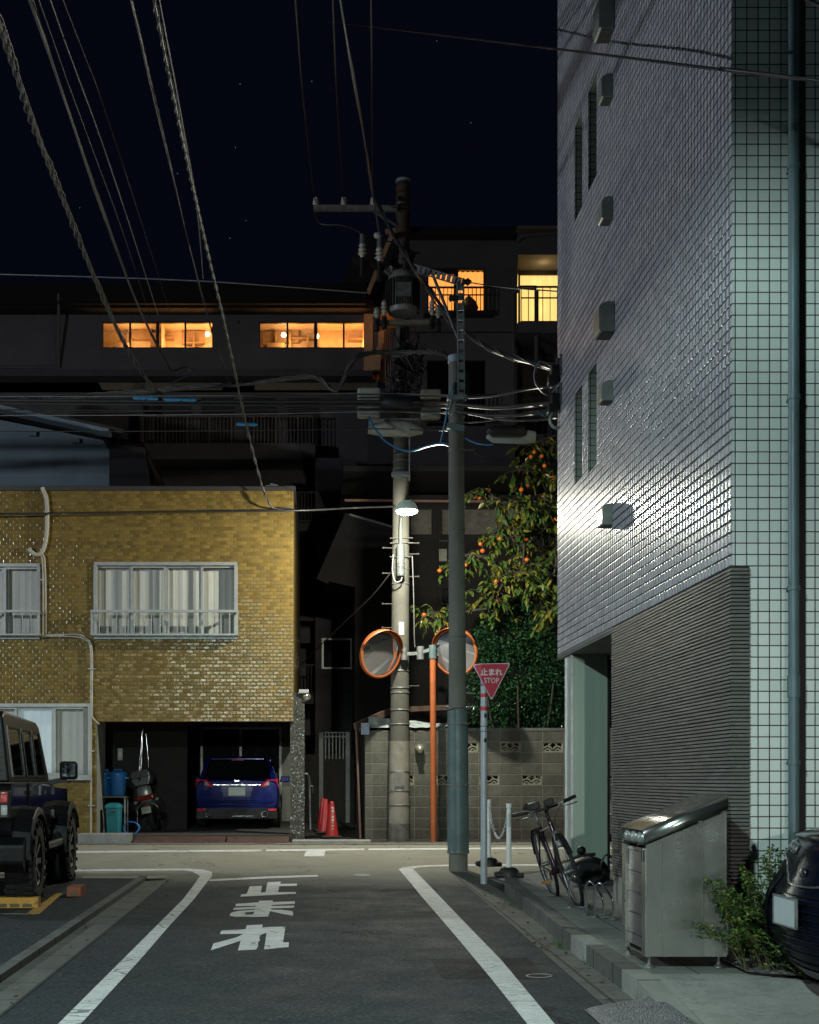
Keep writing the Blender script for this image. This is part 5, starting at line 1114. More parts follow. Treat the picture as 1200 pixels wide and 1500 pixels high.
def car(par, paint, L, Wd, H, zs, deck_f, deck_r, belt, roof, nose, tail, wheels, R, glass='darkglass', rim='rim', parts=True, subs=2, ny=0.0):
    """local frame: nose at y=0 facing -Y, tail at y=L. roof=(y windscreen base, y roof front, y roof rear, y rear glass base)"""
    hw = Wd / 2
    def sec(y, w, zb, zt_side, zt_mid, tuck=.88):
        pr = [(w * .62, zb), (w * tuck, zb + .03), (w * .965, zb + .16), (w, zb + (zt_side - zb) * .5), (w * .985, zb + (zt_side - zb) * .8), (w * .93, zt_side), (w * .6, zt_mid - .015), (0, zt_mid)]
        return [Vector((-a, y, b)) for a, b in pr] + [Vector((a, y, b)) for a, b in pr[-2::-1]]
    ws, rf, rr_, rg = roof
    S_ = [sec(ny, hw * nose[0], zs + .10, nose[1] - .04, nose[1] - .02), sec(.05 + ny, hw * (nose[0] + .05), zs + .02, nose[1], nose[1] + .02), sec(.28 + ny * .8, hw * .955, zs, deck_f - .10, deck_f - .05), sec(.7, hw * .99, zs, deck_f - .04, deck_f + .0), sec(ws, hw, zs, belt - .02, belt + .02), sec((rf + rr_) / 2, hw, zs, belt, belt + .03), sec(rg - .2, hw * .99, zs, belt + .02, belt + .03), sec(L - .22, hw * .965, zs + .02, deck_r, deck_r + .02), sec(L - .05, hw * (tail[0] + .03), zs + .05, tail[1] + .02, tail[1] + .03), sec(L, hw * tail[0], zs + .12, tail[1] - .05, tail[1] - .03)]
    m = MB(); m.loft(S_, True, True, True); body = m.build('body', paint, par, subsurf=subs)
    def gsec(y, w, z0, z1, wt):
        return [Vector((-w, y, z0)), Vector((-wt, y, z1)), Vector((wt, y, z1)), Vector((w, y, z0))]
    wb, wt = hw * .90, hw * .70
    m = MB(); m.loft([gsec(ws - .05, wb * .9, belt - .03, belt - .01, wt), gsec(rf, wb, belt - .03, H - .05, wt), gsec((rf + rr_) / 2, wb, belt - .03, H - .03, wt), gsec(rr_, wb * .97, belt - .03, H - .06, wt * .97), gsec(rg + .03, wb * .9, belt - .02, belt, wt * .9)], False, True, True); m.build('windows', M[glass], par, bevel=.03)
    m = MB(); m.loft([[Vector((x * (wt + .03), y, z)) for x in (-1, -.6, 0, .6, 1)] if False else [Vector((-wt - .02, y, z - .035)), Vector((-wt * .7, y, z)), Vector((0, y, z + .012)), Vector((wt * .7, y, z)), Vector((wt + .02, y, z - .035))] for y, z in ((rf - .1, H - .075), (rf + .2, H - .02), ((rf + rr_) / 2, H), (rr_ - .2, H - .02), (rr_ + .1, H - .06))], True, False); o = m.build('roof', paint, par); w = o.modifiers.new('solid', 'SOLIDIFY'); w.thickness = .03
    for s in (-1, 1):
        ym = (rf + rr_) / 2 - .1
        for p_, q_, w_, h_ in (((s * wb * .92, ws, belt), (s * (wt + .005), rf, H - .06), .07, .05), ((s * wb * .93, rg, belt), (s * wt * .98, rr_, H - .07), .08, .06), ((s * (wb + .01), ym, belt), (s * (wt + .01), ym, H - .06), .07, .03)): m = MB(); m.bar(p_, q_, w_, h_); m.build('pillar', paint, par)
    for y in wheels:
        for s in (-1, 1):
            wheel(par, (s * (hw - .11), y, R), R, .21, 5, rim, out=s)
            m = MB(); m.tube([(s * (hw - .02), y + (R + .035) * math.cos(t), R + (R + .035) * math.sin(t)) for t in [math.pi * i / 14 for i in range(15)]], .025, 6); m.lathe([(0, -.02), (R + .03, -.02), (R + .03, .012), (0, .012)], 24, Matrix.Translation((s * (hw - .04), y, R)) @ Matrix.Rotation(1.5708, 4, 'Y')); m.build('wheel_arch', M['trim'], par)
    for s in (-1, 1):
        m = MB(); m.obox((s * (hw + .08), ws + .35, belt + .06), (.2, .1, .13)); m.bar((s * (hw - .05), ws + .35, belt), (s * hw, ws + .35, belt + .04), .04); m.build('door_mirror', paint, par, bevel=.03)
    return body
# ---- blue estate car in the garage (tail towards the street)
cy, cz = 26.0, .44
c = thing('estate_car', 'dark blue estate car parked nose first in the garage', 'car', ((340.5 - VX) * cy / F, cy, cz), math.radians(180) + .02)
BL = carpaint('blue_paint', (.003, .011, .12), .08, .15, .5, 1.35)
Lc = 4.6
car(c, BL, Lc, 1.78, 1.50, .22, .92, 1.03, .96, (1.35, 2.1, 3.9, 4.45), (.80, .72), (.93, 1.02), (.95, 3.6), .32)
c.location.y = cy + Lc; c.location.x += .0
def rp(m): return m
def tail(u, z, d=0.0): return Vector((-u, Lc + d, z))                 # u to the right as the viewer sees it
m = MB(); m.prism([(-.60, 1.06), (.60, 1.06), (.50, 1.40), (-.50, 1.40)], lambda u, v, d: Vector((-u, Lc - .02 - (v - 1.06) * .75 + d, v)), 0, .02); m.build('rear_window', M['darkglass'], c)
m = MB(); m.bar((-.55, Lc - .36, 1.435), (.55, Lc - .36, 1.435), .12, .04); m.build('roof_spoiler', BL, c, bevel=.01)
m = MB(); m.bar((-.12, Lc - .30, 1.41), (.12, Lc - .30, 1.41), .02, .02); m.build('brake_lamp', M['redlamp'], c)
for s in (-1, 1):
    z0, z1 = .84, 1.02
    m = MB(); m.prism([(s * .84, z0), (s * .70, z0 + .01), (s * .47, z0 + .03), (s * .50, z0 + .07), (s * .62, z1 - .01), (s * .83, z1)], lambda u, v, d: Vector((-u, Lc - .02 - max(0, abs(u) - .55) * .35 + d, v)), 0, .05); m.build('tail_lamp', M['redlamp'], c, bevel=.012)
    m = MB(); m.prism([(s * .68, z0 + .05), (s * .55, z0 + .055), (s * .62, z1 - .05), (s * .68, z1 - .05)], lambda u, v, d: Vector((-u, Lc + .033 - max(0, abs(u) - .55) * .35 + d, v)), 0, .004); m.build('reverse_lamp', M['clearlamp'], c)
    m = MB(); m.obox((s * .72, Lc + .01, .40), (.16, .03, .045)); m.build('reflector', M['redlamp'], c)
    m = MB(); m.lathe([(.055, 0), (.065, .02), (.065, .12), (.05, .12), (.045, .02)], 18, Matrix.Translation((s * .57, Lc - .02, .31)) @ Matrix.Rotation(math.radians(-90), 4, 'X')); m.build('exhaust_tip', M['chrome'], c)
    m = MB(); m.bar((s * .55, Lc + .005, .66), (s * .72, Lc - .02, .66), .016, .01); m.build('badge_line', M['chrome'], c)
m = MB(); m.bar((-.48, Lc + .035, .905), (.48, Lc + .035, .905), .02, .02); m.build('chrome_strip', M['chrome'], c)
m = MB(); m.obox((0, Lc + .03, .77), (.34, .015, .17)); m.build('number_plate', M['plate'], c, bevel=.004)
m = MB(); m.prism([(-.27, .66), (.27, .66), (.34, .9), (-.34, .9)], lambda u, v, d: Vector((-u, Lc + d, v)), .003, .012); m.build('tailgate_recess', carpaint('blue_dark', (.003, .008, .09), .12, .1, .5, 1.35), c)
m = MB(); m.obox((0, Lc + .02, .56), (1.5, .07, .06)); m.obox((0, Lc + .012, .47), (1.6, .06, .05)); m.build('bumper', BL, c, bevel=.02)
m = MB(); m.prism([(-.82, .22), (.82, .22), (.80, .42), (-.80, .42)], lambda u, v, d: Vector((-u, Lc - .05 + d, v)), 0, .06); m.build('rear_diffuser', M['trim'], c, bevel=.01)
m = MB(); m.bar((-.35, Lc + .0, .27), (.1, Lc + .0, .27), .02, .015); m.build('silencer', M['chrome'], c)
m = MB(); m.obox((0, Lc + .045, .985), (.11, .01, .04)); m.build('emblem', M['chrome'], c, bevel=.012)
# ---- black SUV nose at the right edge
th = math.radians(-90)
c = thing('black_suv', 'black SUV with blank front plate standing on the driveway by the tiled wall', 'car', (2.715, 7.16, g(7) + .06), th)
BK = carpaint('black_paint', (.006, .007, .009), .22, .0, .3, 1.35)
BF = pm('fascia_black', (.003, .005, .012), .22, var=.1, ior=1.12)
ca = c
NW, NZ = .60, 1.02
# nose centre is set so that the far headlamp and plate fall where they belong
car(c, BK, 4.7, 1.84, 1.66, .24, 1.04, 1.1, 1.08, (1.4, 2.15, 3.7, 4.4), (.60, .80), (.9, 1.1), (.95, 3.6), .36, ny=.26)
def nose(u, z, d=0.0):
    prof = ((.18, .11), (.24, .03), (.32, -.02), (.42, -.05), (.56, -.06), (.64, -.045), (.70, -.01), (.78, .015), (.86, .04), (.92, .08), (.945, .11))
    y = prof[0][1]
    for (z0, y0), (z1, y1) in zip(prof, prof[1:]):
        if z0 <= z <= z1: y = y0 + (y1 - y0) * (z - z0) / (z1 - z0)
    if z > prof[-1][0]: y = prof[-1][1]
    return Vector((u, y + (.16 + .06 * min(1, max(0, (z - .6) / .2))) * abs(u) * min(1, abs(u) / .35) + 1.0 * max(0, abs(u) - .80) ** 1.3 + d, z))
m = MB(); us = [-.92, -.9, -.86, -.8, -.7, -.6, -.45, -.3, -.15, 0, .15, .3, .45, .6, .7, .8, .86, .9, .92]
m.loft([[nose(u, z) for u in us] for z in (.18, .21, .24, .29, .34, .42, .50, .58, .66, .71, .76, .80, .84, .88, .92, .945)], True, False); m.build('bumper', BF, c, subsurf=2)
m = MB(); m.loft([[nose(u, .945) + Vector((0, dy, dz - .05 * abs(u) ** 2 * min(1, dz * 20))) for u in (-.9, -.8, -.65, -.45, -.2, 0, .2, .45, .65, .8, .9)] for dy, dz in ((.01, -.01), (-.004, .0), (-.028, .012), (-.03, .035), (.01, .06), (.1, .085), (.4, .125), (.8, .155), (1.4, .175))], True, False); m.build('bonnet', BK, c, subsurf=1)
for s in (-1, 1):
    m = MB(); pr = [(.40, .84), (.60, .83), (.80, .85), (.86, .90), (.80, .94), (.62, .935), (.46, .90)]
    n_ = 10; m.loft([[nose(s * (.36 + .46 * i / n_), zz, -.006) for zz in ((.845 + .012 * abs(i - 4) * .4), .885, .935 - .02 * abs(i - 7) * .3)] for i in range(n_ + 1)], True, False); h = m.build('headlight', M['darkglass'], c); q = h.modifiers.new('solid', 'SOLIDIFY'); q.thickness = .012
    m = MB()
    for k in range(3): m.tube([nose(s * (.46 + .11 * k) + .036 * math.cos(t), .884 + .003 * k + .026 * math.sin(t), -.010) for t in [i * .35 for i in range(19)]], .004, 6); m.sphere(nose(s * (.46 + .11 * k), .884 + .003 * k, .006), .022, 8)
    m.build('projector', M['rim'], h)
dcm = pm('dark_chrome', (.3, .3, .32), .25, .9)
for s in (-1, 1): m = MB(); m.tube([nose(s * q.x, q.y, -.004) for q in smoothline([Vector(v) for v in ((.0, .70, 0), (.2, .708, 0), (.42, .745, 0), (.6, .80, 0), (.84, .84, 0))], 8)], .009, 8); m.build('chrome_strip', dcm, c)
m = MB()
for i in range(9):
    z = .33 + i * .040; w = .60 - .012 * abs(i - 3)
    m.tube([nose(u * .05 * w, z, .001) for u in range(-20, 21)], .005, 5)
m.build('grille', pm('grille_black', (.004, .005, .007), .4, ior=1.2), c)
m = MB()
for s in (-1, 1): m.tube([nose(s * q.x, q.y, -.003) for q in smoothline([Vector(v) for v in ((.56, .74, 0), (.60, .62, 0), (.66, .5, 0), (.74, .36, 0), (.78, .28, 0))], 8)], .009, 6)
m.tube([nose(.78 * u / 20, .27, -.003) for u in range(-20, 21)], .009, 6); m.build('grille_surround', bpy.data.materials['grille_black'], c)
m = MB(); m.loft([[nose(u, z, -.005 - (.02 if z < .2 else 0)) for u in us[2:-2]] for z in (.185, .205, .235)], True, False); m.build('lower_lip', pm('lip', (.05, .055, .06), .5), c)
m = MB(); m.obox((0, -.085, .56), (.33, .012, .165)); pfm = m.build('number_plate', pm('suv_plate', (.42, .47, .50), .45, var=.05), c, bevel=.004)
m = MB()
for a, b, cc, d_ in ((-.172, .172, .476, .484), (-.172, .172, .636, .644), (-.172, -.162, .484, .636), (.162, .172, .484, .636)): m.box(a, b, -.096, -.08, cc, d_)
m.build('plate_frame', M['galv'], pfm)
m = MB(); m.sphere(nose(0, .775, -.002), .04, 10, (1.2, .22, .75)); m.build('emblem', pm('emblem_metal', (.1, .1, .11), .25, .9), c)
# ---- pale car beyond the pillar
c = thing('silver_car', 'pale silver car parked under the overhang behind the clad pillar', 'car', (4.08, 18.35, g(18.3)), math.radians(-90))
SV = carpaint('silver_paint', (.30, .32, .28), .25, .5)
car(c, SV, 4.3, 1.72, 1.62, .24, .98, 1.1, 1.02, (1.1, 1.7, 3.7, 4.1), (.82, .85), (.93, 1.05), (.8, 3.3), .31)
for s in (-1, 1):
    m = MB(); m.obox((s * .66, .03, .78), (.26, .08, .14)); m.build('headlight', M['headlamp'], c, bevel=.03)
m = MB(); m.obox((0, -.02, .40), (1.5, .06, .1)); m.build('bumper', M['trim'], c, bevel=.02)
m = MB(); m.obox((0, -.03, .52), (.33, .02, .165)); m.build('number_plate', M['plate'], c)

M['jeepglass'] = NT('tinted_glass').out(base=(.004, .004, .005), rough=.05, ior=1.16)
# ---- black boxy off-roader on the left
JB = carpaint('offroad_black', (.0035, .004, .005), .12, .0, .3, 1.3)
jr = thing('off_roader', 'black boxy off roader with chunky tyres parked in the left car park', 'car', (-3.72, 12.75, g(13.4) + .035), .062)
jh = .79                                                              # half body width; local y=0 at the rear axle plane, +y forward
RW = .415
m = MB(); pr = [(-.62, .72), (-.62, 1.20), (2.05, 1.20), (2.10, 1.15), (3.45, 1.12), (3.48, .80), (3.3, .62), (-.5, .58)]
m.prism(pr, lambda u, v, d: Vector((d, u, v)), -jh, jh); m.build('body', JB, jr, bevel=.03)
m = MB(); a = [(-.60, 1.21), (-.52, 1.86), (-.40, 1.90), (1.55, 1.88), (1.72, 1.83), (2.03, 1.24), (2.03, 1.21)]
secs = [[Vector((s * (jh - .02 - (v - 1.2) * .12), u, v)) for u, v in a] for s in (-1, 1)]
m.add(secs[0] + secs[1], [tuple(range(7)), tuple(range(13, 6, -1))] + [(i, 7 + i, 7 + (i + 1) % 7, (i + 1) % 7) for i in range(7)]); m.build('hardtop', pm('hardtop_black', (.003, .0035, .004), .38, bump=.1, bsc=160, ior=1.3), jr, bevel=.035, segs=3)
def jside(u, v, d=0.0): return Vector((jh - .018 - (v - 1.2) * .12 + d, u, v))
for name, y0, y1 in (('quarter_window', -.42, .28), ('rear_door_window', .42, .98), ('front_door_window', 1.08, 1.72)):
    for s in (1, -1):
        f = lambda u, v, d: Vector((s * jside(u, v, d).x, u, v))
        top1 = y1 - (.16 if 'front' in name else 0)
        m = MB(); m.prism([(y0, 1.28), (y1, 1.28), (top1, 1.74), (y0, 1.74)], f, -.012, .004); w = m.build(name, M['jeepglass'], jr, bevel=.01)
        m = MB()
        for p, q in (((y0, 1.27), (y1, 1.27)), ((y0, 1.27), (y0, 1.75)), ((y1, 1.27), (top1, 1.75)), ((y0, 1.75), (top1, 1.75))): m.bar(f(*p, .006), f(*q, .006), .02, .02)
        m.build('window_trim', pm('window_trim', (.06, .06, .06), .3, .3), w)
for s in (1, -1):
    for y0, y1 in ((.36, 1.02), (1.05, 2.0)):
        m = MB(); m.prism([(y0, .70), (y1, .70), (y1, 1.20), (y0, 1.20)], lambda u, v, d: Vector((s * (jh + d), u, v)), .002, .016); dr = m.build('door', JB, jr, bevel=.008)
        m = MB(); m.bar((s * (jh + .04), y0 + .08, 1.10), (s * (jh + .04), y0 + .24, 1.10), .025, .04); m.bar((s * (jh + .01), y0 + .08, 1.10), (s * (jh + .04), y0 + .08, 1.10), .025); m.build('handle', M['trim'], dr)
        m = MB()
        for zz in (.84, 1.12): m.cyl((s * (jh + .02), y1 + .01, zz - .05), (s * (jh + .02), y1 + .01, zz + .05), .018, n=8); m.obox((s * (jh + .018), y1 + .05, zz), (.012, .07, .06))
        m.build('hinge', M['galv'], dr)
    for yy in (0.0, 2.62):
        m = MB(); rr = []
        for i in range(9):
            t = math.pi * (.06 + .88 * i / 8) if yy < 1 else math.pi * (.02 + .84 * i / 8); y = yy + .60 * -math.cos(t); z = RW + .57 * math.sin(t) ** .8
            if yy > 1: y, z = yy - .57 * math.cos(t), RW + .58 * math.sin(t) ** .7
            rr.append([Vector((s * (jh - .06), y, z)), Vector((s * (jh + .17), y, z - .02)), Vector((s * (jh + .19), y, z - .09)), Vector((s * (jh + .17), y, z - .10)), Vector((s * (jh - .06), y, z - .05))])
        m.loft(rr, False, True, True); m.build('fender_flare', pm('flare', (.006, .006, .007), .5, ior=1.3), jr, bevel=.012)
        wheel(jr, (s * (jh + .03), yy, RW), RW, .29, 8, 'rim_dark', tread=True, out=s)
    m = MB(); m.tube([(s * (jh + .06), .55, .60), (s * (jh + .10), .62, .52), (s * (jh + .10), 2.0, .52), (s * (jh + .06), 2.08, .60)], .045, 10); m.build('side_step', pm('step_black', (.05, .05, .05), .35, .4), jr)
    m = MB(); m.obox((s * (jh + .23), 1.80, 1.34), (.20, .11, .21)); mo = m.build('door_mirror', M['trim'], jr, bevel=.035, segs=3)
    m = MB(); m.bar((s * jh, 1.82, 1.20), (s * (jh + .2), 1.82, 1.24), .07, .06); m.build('mirror_arm', M['trim'], mo)
    m = MB(); m.obox((s * (jh + .235), 1.742, 1.345), (.15, .004, .15)); m.build('mirror_glass', pm('mirror_glass', (.35, .42, .46), .06, 1), mo, bevel=.012)
    m = MB(); m.obox((s * (jh - .085), -.655, 1.0), (.17, .07, .27)); tl = m.build('tail_lamp', M['trim'], jr, bevel=.012)
    m = MB(); m.obox((s * (jh - .085), -.692, 1.07), (.12, .012, .10)); m.build('red_lens', M['redlamp'], tl); m = MB(); m.obox((s * (jh - .085), -.692, .945), (.12, .012, .11)); m.build('clear_lens', M['clearlamp'], tl)
    m = MB()
    for zz in (.90, 1.0, 1.10): m.bar((s * (jh - .17), -.70, zz), (s * jh, -.70, zz), .008)
    for xx in (.02, .085, .15): m.bar((s * (jh - xx), -.70, .87), (s * (jh - xx), -.70, 1.13), .008)
    m.build('lamp_guard', M['trim'], tl)
m = MB(); m.prism([(-.62, .34), (-1.0 + .25, .44), (-.75, .62), (-.60, .70)], lambda u, v, d: Vector((d, u, v)), -.92, .92); m.build('rear_bumper', pm('bumper_black', (.006, .006, .007), .5, ior=1.3), jr, bevel=.03)
m = MB(); m.prism([(3.4, .50), (3.75, .50), (3.75, .70), (3.4, .70)], lambda u, v, d: Vector((d, u, v)), -.88, .88); m.build('front_bumper', M['trim'], jr, bevel=.03)
m = MB(); m.obox((0, 3.47, .95), (1.3, .06, .32)); m.build('grille', M['trim'], jr, bevel=.02)
m = MB(); m.prism([(-.55, 1.27), (.55, 1.27), (.55, 1.76), (-.55, 1.76)], lambda u, v, d: Vector((u, -.60 + (v - 1.21) * .12 - d, v)), -.005, .012); m.build('rear_window', M['jeepglass'], jr, bevel=.01)
wheel(jr, (0, 0, 0), RW, .26, 8, 'rim_dark', tread=True).matrix_local = Matrix.Translation((-.05, -.80, 1.02)) @ Matrix.Rotation(math.radians(-90), 4, 'Z')
m = MB(); m.cyl((-.7, 0, RW), (.7, 0, RW), .06); m.sphere((.15, 0, RW), .16, 8); m.cyl((-.7, 2.62, RW), (.7, 2.62, RW), .05); m.box(-.45, .45, -.4, 3.2, .50, .60); m.cyl((.35, -.75, .47), (.35, -.2, .47), .04); m.build('chassis', M['trim'], jr)
# wheel stops
def stop_block(px0, px1, py, hgt, dep, mat, lab, nm='wheel_stop'):
    a, b = G(px0, py, .035), G(px1, py, .035); o = thing(nm, lab, 'wheel stop', ((a.x + b.x) / 2, a.y, a.z - .004)); w = (b.x - a.x) / 2
    m = MB(); m.prism([(0, 0), (dep, 0), (dep - .02, hgt), (.015, hgt)], lambda u, v, d: Vector((d, u, v)), -w, w); m.build('block', mat, o, bevel=.008)
    m = MB()
    for i in range(5): m.box(-w + .03 + (2 * w - .06) * i / 5, -w + .03 + (2 * w - .06) * (i + .75) / 5, -.004, .004, .012, .045)
    m.build('reflector', pm('stop_reflector', (.12, .10, .05), .3), o)
stop_block(-45, 56, 1330, .105, .14, pm('stop_yellow', (.52, .26, .03), .6, dirt=(5, .56, (.2, .1, .02))), 'long orange yellow wheel stop behind the off roader rear tyre')
stop_block(98, 118, 1313, .105, .35, pm('stop_red', (.26, .075, .03), .7, dirt=(6, .55, (.12, .04, .02))), 'short reddish brick wheel stop lying endwise beside the yellow bay line')

# ================================================================= bicycle
bx, by = 2.425, 11.75; zb = g(by) + .13
bk = thing('bicycle', 'dark purple city bicycle leaning left in the pavement rack', 'bicycle', (bx, by, zb), rot=(0, math.radians(-17), .02))
bk['group'] = 'bicycles'; del bk['group']
R_ = .335; WBs = 1.06                                                # local -Y is forwards (towards the viewer)
PU = carpaint('frame_purple', (.032, .004, .02), .2, .4)
def bwheel(y, nm):
    m = MB(); m.tube([(0, y + R_ * math.cos(t), R_ + R_ * math.sin(t)) for t in [2 * math.pi * i / 48 for i in range(48)]], .019, 8, closed=True); w = m.build(nm, M['tyre'], bk)
    m = MB(); m.tube([(0, y + (R_ - .03) * math.cos(t), R_ + (R_ - .03) * math.sin(t)) for t in [2 * math.pi * i / 48 for i in range(48)]], .010, 6, closed=True); m.build('rim', M['rim'], w)
    m = MB()
    for i in range(28): t = 2 * math.pi * i / 28; s = .03 if i % 2 else -.03; m.tube([(s, y + .02 * math.cos(t + .8), R_ + .02 * math.sin(t + .8)), (0, y + (R_ - .03) * math.cos(t), R_ + (R_ - .03) * math.sin(t))], .0016, 4, False)
    m.cyl((-.045, y, R_), (.045, y, R_), .022, n=12); m.build('spokes', M['rim'], w)
    m = MB(); a0, a1 = (.15, 1.25) if nm == 'front_wheel' else (.1, 1.2)
    rr = []
    for i in range(15): t = math.pi * (a0 + (a1 - a0) * i / 14) * .72 + .2; rr.append([Vector((x, y + (R_ + .032) * -math.cos(t) * (1 if nm != 'front_wheel' else 1), R_ + (R_ + .032) * math.sin(t))) for x in (-.025, 0, .025)])
    m.loft(rr, True, False); m.build('mudguard', M['trim'], w)
    return w
bwheel(0.0, 'front_wheel'); bwheel(WBs, 'rear_wheel')
hdb, hdt, bb, st_, rx = Vector((0, .13, .62)), Vector((0, .19, .80)), Vector((0, .62, .29)), Vector((0, .78, .74)), Vector((0, WBs, R_))
m = MB()
m.cyl(hdb, hdt, .022, n=12); m.cyl(hdb + Vector((0, 0, .02)), bb, .020, n=12); m.cyl(hdt - Vector((0, 0, .04)), st_ - Vector((0, .02, .05)), .016, n=12); m.cyl(bb, st_, .018, n=12)
for s in (-1, 1): m.cyl(bb + Vector((s * .03, 0, 0)), rx + Vector((s * .06, 0, 0)), .010, n=8); m.cyl(st_ + Vector((s * .02, 0, -.05)), rx + Vector((s * .06, 0, 0)), .009, n=8)
m.cyl(bb - Vector((.05, 0, 0)), bb + Vector((.05, 0, 0)), .028, n=12); m.build('frame', PU, bk)
m = MB()
for s in (-1, 1): m.tube(smoothline([hdb + Vector((s * .02, 0, 0)), hdb + Vector((s * .05, -.03, -.08)), Vector((s * .055, .03, .45)), Vector((s * .05, 0, R_))]), .012, 8)
m.build('fork', M['trim'], bk)
m = MB(); m.cyl(st_, st_ + Vector((0, .035, .17)), .014, n=10); m.build('seat_post', M['chrome'], bk)
m = MB(); sp = st_ + Vector((0, .04, .19)); rr = []
for u, w, z in ((-.15, .02, 0), (-.05, .03, .005), (.04, .06, .01), (.11, .085, .02), (.13, .06, .02)): rr.append([sp + Vector((x * w, u, z + dz)) for x, dz in ((-1, -.02), (-.7, .025), (0, .035), (.7, .025), (1, -.02), (0, -.035))])
m.loft(rr, True, True, True); m.build('saddle', M['black'], bk)
m = MB(); m.cyl(hdt, hdt + Vector((0, .02, .12)), .016, n=10); hb = hdt + Vector((0, -.05, .14)); m.bar(hdt + Vector((0, .02, .12)), hb, .035); m.tube(smoothline([hb + Vector((-.30, .10, .02)), hb + Vector((-.12, .03, .0)), hb, hb + Vector((.12, .03, 0)), hb + Vector((.30, .10, .02))]), .012, 10); hbr = m.build('handlebar', M['trim'], bk)
for s in (-1, 1): m = MB(); m.cyl(hb + Vector((s * .19, .055, .01)), hb + Vector((s * .31, .105, .02)), .018, n=10); m.build('grip', M['black'], hbr)
m = MB()
for s in (-1, 1): m.tube([hb + Vector((s * .14, .02, -.01)), hb + Vector((s * .2, -.01, -.03)), hb + Vector((s * .3, .05, -.03))], .006, 6); m.obox(hb + Vector((s * .14, .03, .0)), (.06, .05, .04))
m.build('brake_lever', M['chrome'], hbr)
m = MB()
for s in (-1, 1): m.tube(smoothline([hb + Vector((s * .15, .0, 0)), hb + Vector((s * .1, -.1, -.02)), hb + Vector((s * .02, -.1, -.12)), hdb + Vector((s * .02, -.04, .02))]), .0035, 5)
m.build('brake_cable', M['wire'], bk)
m = MB(); m.obox(hb + Vector((.03, -.03, .05)), (.09, .06, .06)); m.obox(hb + Vector((-.10, .05, .05)), (.1, .12, .07)); m.build('bell_and_lock', M['black'], bk, bevel=.012)
m = MB(); m.lathe([(.0, .0), (.028, -.01), (.035, -.05), (.02, -.07)], 14, Matrix.Translation(hdb + Vector((0, -.05, -.02))) @ Matrix.Rotation(math.radians(-90), 4, 'X')); m.build('headlight', M['clearlamp'], bk)
m = MB(); 
for s, dz in ((-1, -.05), (1, .05)): m.bar(bb + Vector((s * .06, 0, 0)), bb + Vector((s * .09, .14 * s, dz)), .012, .02)
m.lathe([(.07, -.004), (.085, -.004), (.085, .004), (.07, .004)], 20, Matrix.Translation(bb + Vector((.06, 0, 0))) @ Matrix.Rotation(1.57, 4, 'Y')); m.build('crank', M['chrome'], bk)
m = MB()
for s, dz in ((-1, -.05), (1, .05)): m.obox(bb + Vector((s * .14, .14 * s, dz)), (.09, .07, .022))
m.build('pedal', pm('amber_pedal', (.30, .13, .02), .5), bk)
m = MB(); m.bar(Vector((0, .12, .56)), Vector((0, .10, .72)), .05, .03); 
for s in (-1, 1): m.tube([Vector((s * .02, .05, .70)), Vector((s * .035, .02, .64)), Vector((s * .028, .0, .58))], .008, 6)
m.build('front_brake', M['galv'], bk)
m = MB(); m.tube([Vector((.06, WBs, R_)), Vector((.14, WBs + .05, .02))], .010, 6); m.build('kickstand', M['chrome'], bk)
# bike racks: looped steel tubes on the pavement
def rack(px, py, lab):
    p = G(px, py, .13); o = thing('bike_rack', lab, 'bike rack', p, .1, group='steel bicycle rack loops')
    m = MB(); pts = [(-.04, .06, 0), (-.045, .06, .26), (-.03, .05, .33), (.0, .0, .36), (.05, -.1, .27), (.075, -.16, .18), (.08, -.17, 0)]
    m.tube(smoothline([Vector(q) * .82 for q in pts], 5), .011, 8); m.build('loop', M['chrome'], o)
    m = MB(); m.cyl((-.035, .05, .0), (-.035, .05, .012), .035, n=12); m.cyl((.065, -.14, .0), (.065, -.14, .012), .035, n=12); m.tube([(.02, -.02, .012), (.10, -.1, .012), (.11, -.02, .012), (.03, .04, .012)], .006, 6); m.build('base_plate', M['galv'], o)
for px, py, lab in ((842, 1331, 'leftmost steel rack loop holding the bicycle front wheel'), (866, 1342, 'empty steel rack loop right beside the bicycle front wheel'), (880, 1345, 'rightmost empty steel rack loop, nearest the garbage box')): rack(px, py, lab)
# black covered child seat / bag lying behind the bicycle
bp = G(862, 1297, .13); bg_ = thing('black_bag', 'round black bag with a hoop slumped on the pavement behind the bicycle', 'bag', bp)
m = MB(); rr = []
for i in range(9):
    y = -.15 + .3 * i / 8; s = math.sin(math.pi * (.12 + .76 * i / 8)) ** .5; rr.append([Vector((s * .235 * math.cos(t) * (1 + .06 * math.sin(3 * t + i)), y, max(0.0, .15 + s * .17 * math.sin(t)))) for t in [2 * math.pi * k / 18 for k in range(18)]])
m.loft(rr, True, True, True); m.build('bag_body', M['black'], bg_, subsurf=1)
m = MB(); m.tube([(.17 + .12 * math.cos(t) * .6, -.16, .17 + .17 * math.sin(t)) for t in [math.pi * (i / 14) for i in range(15)]], .012, 6); m.tube([(-.26, -.1, .27), (-.1, -.12, .33), (.05, -.1, .34)], .02, 6); m.build('hoop', pm('hoop_black', (.03, .03, .032), .3), bg_)
m = MB(); m.sphere((-.1, -.12, .38), .05, 8); m.build('strap_buckle', M['trim'], bg_)

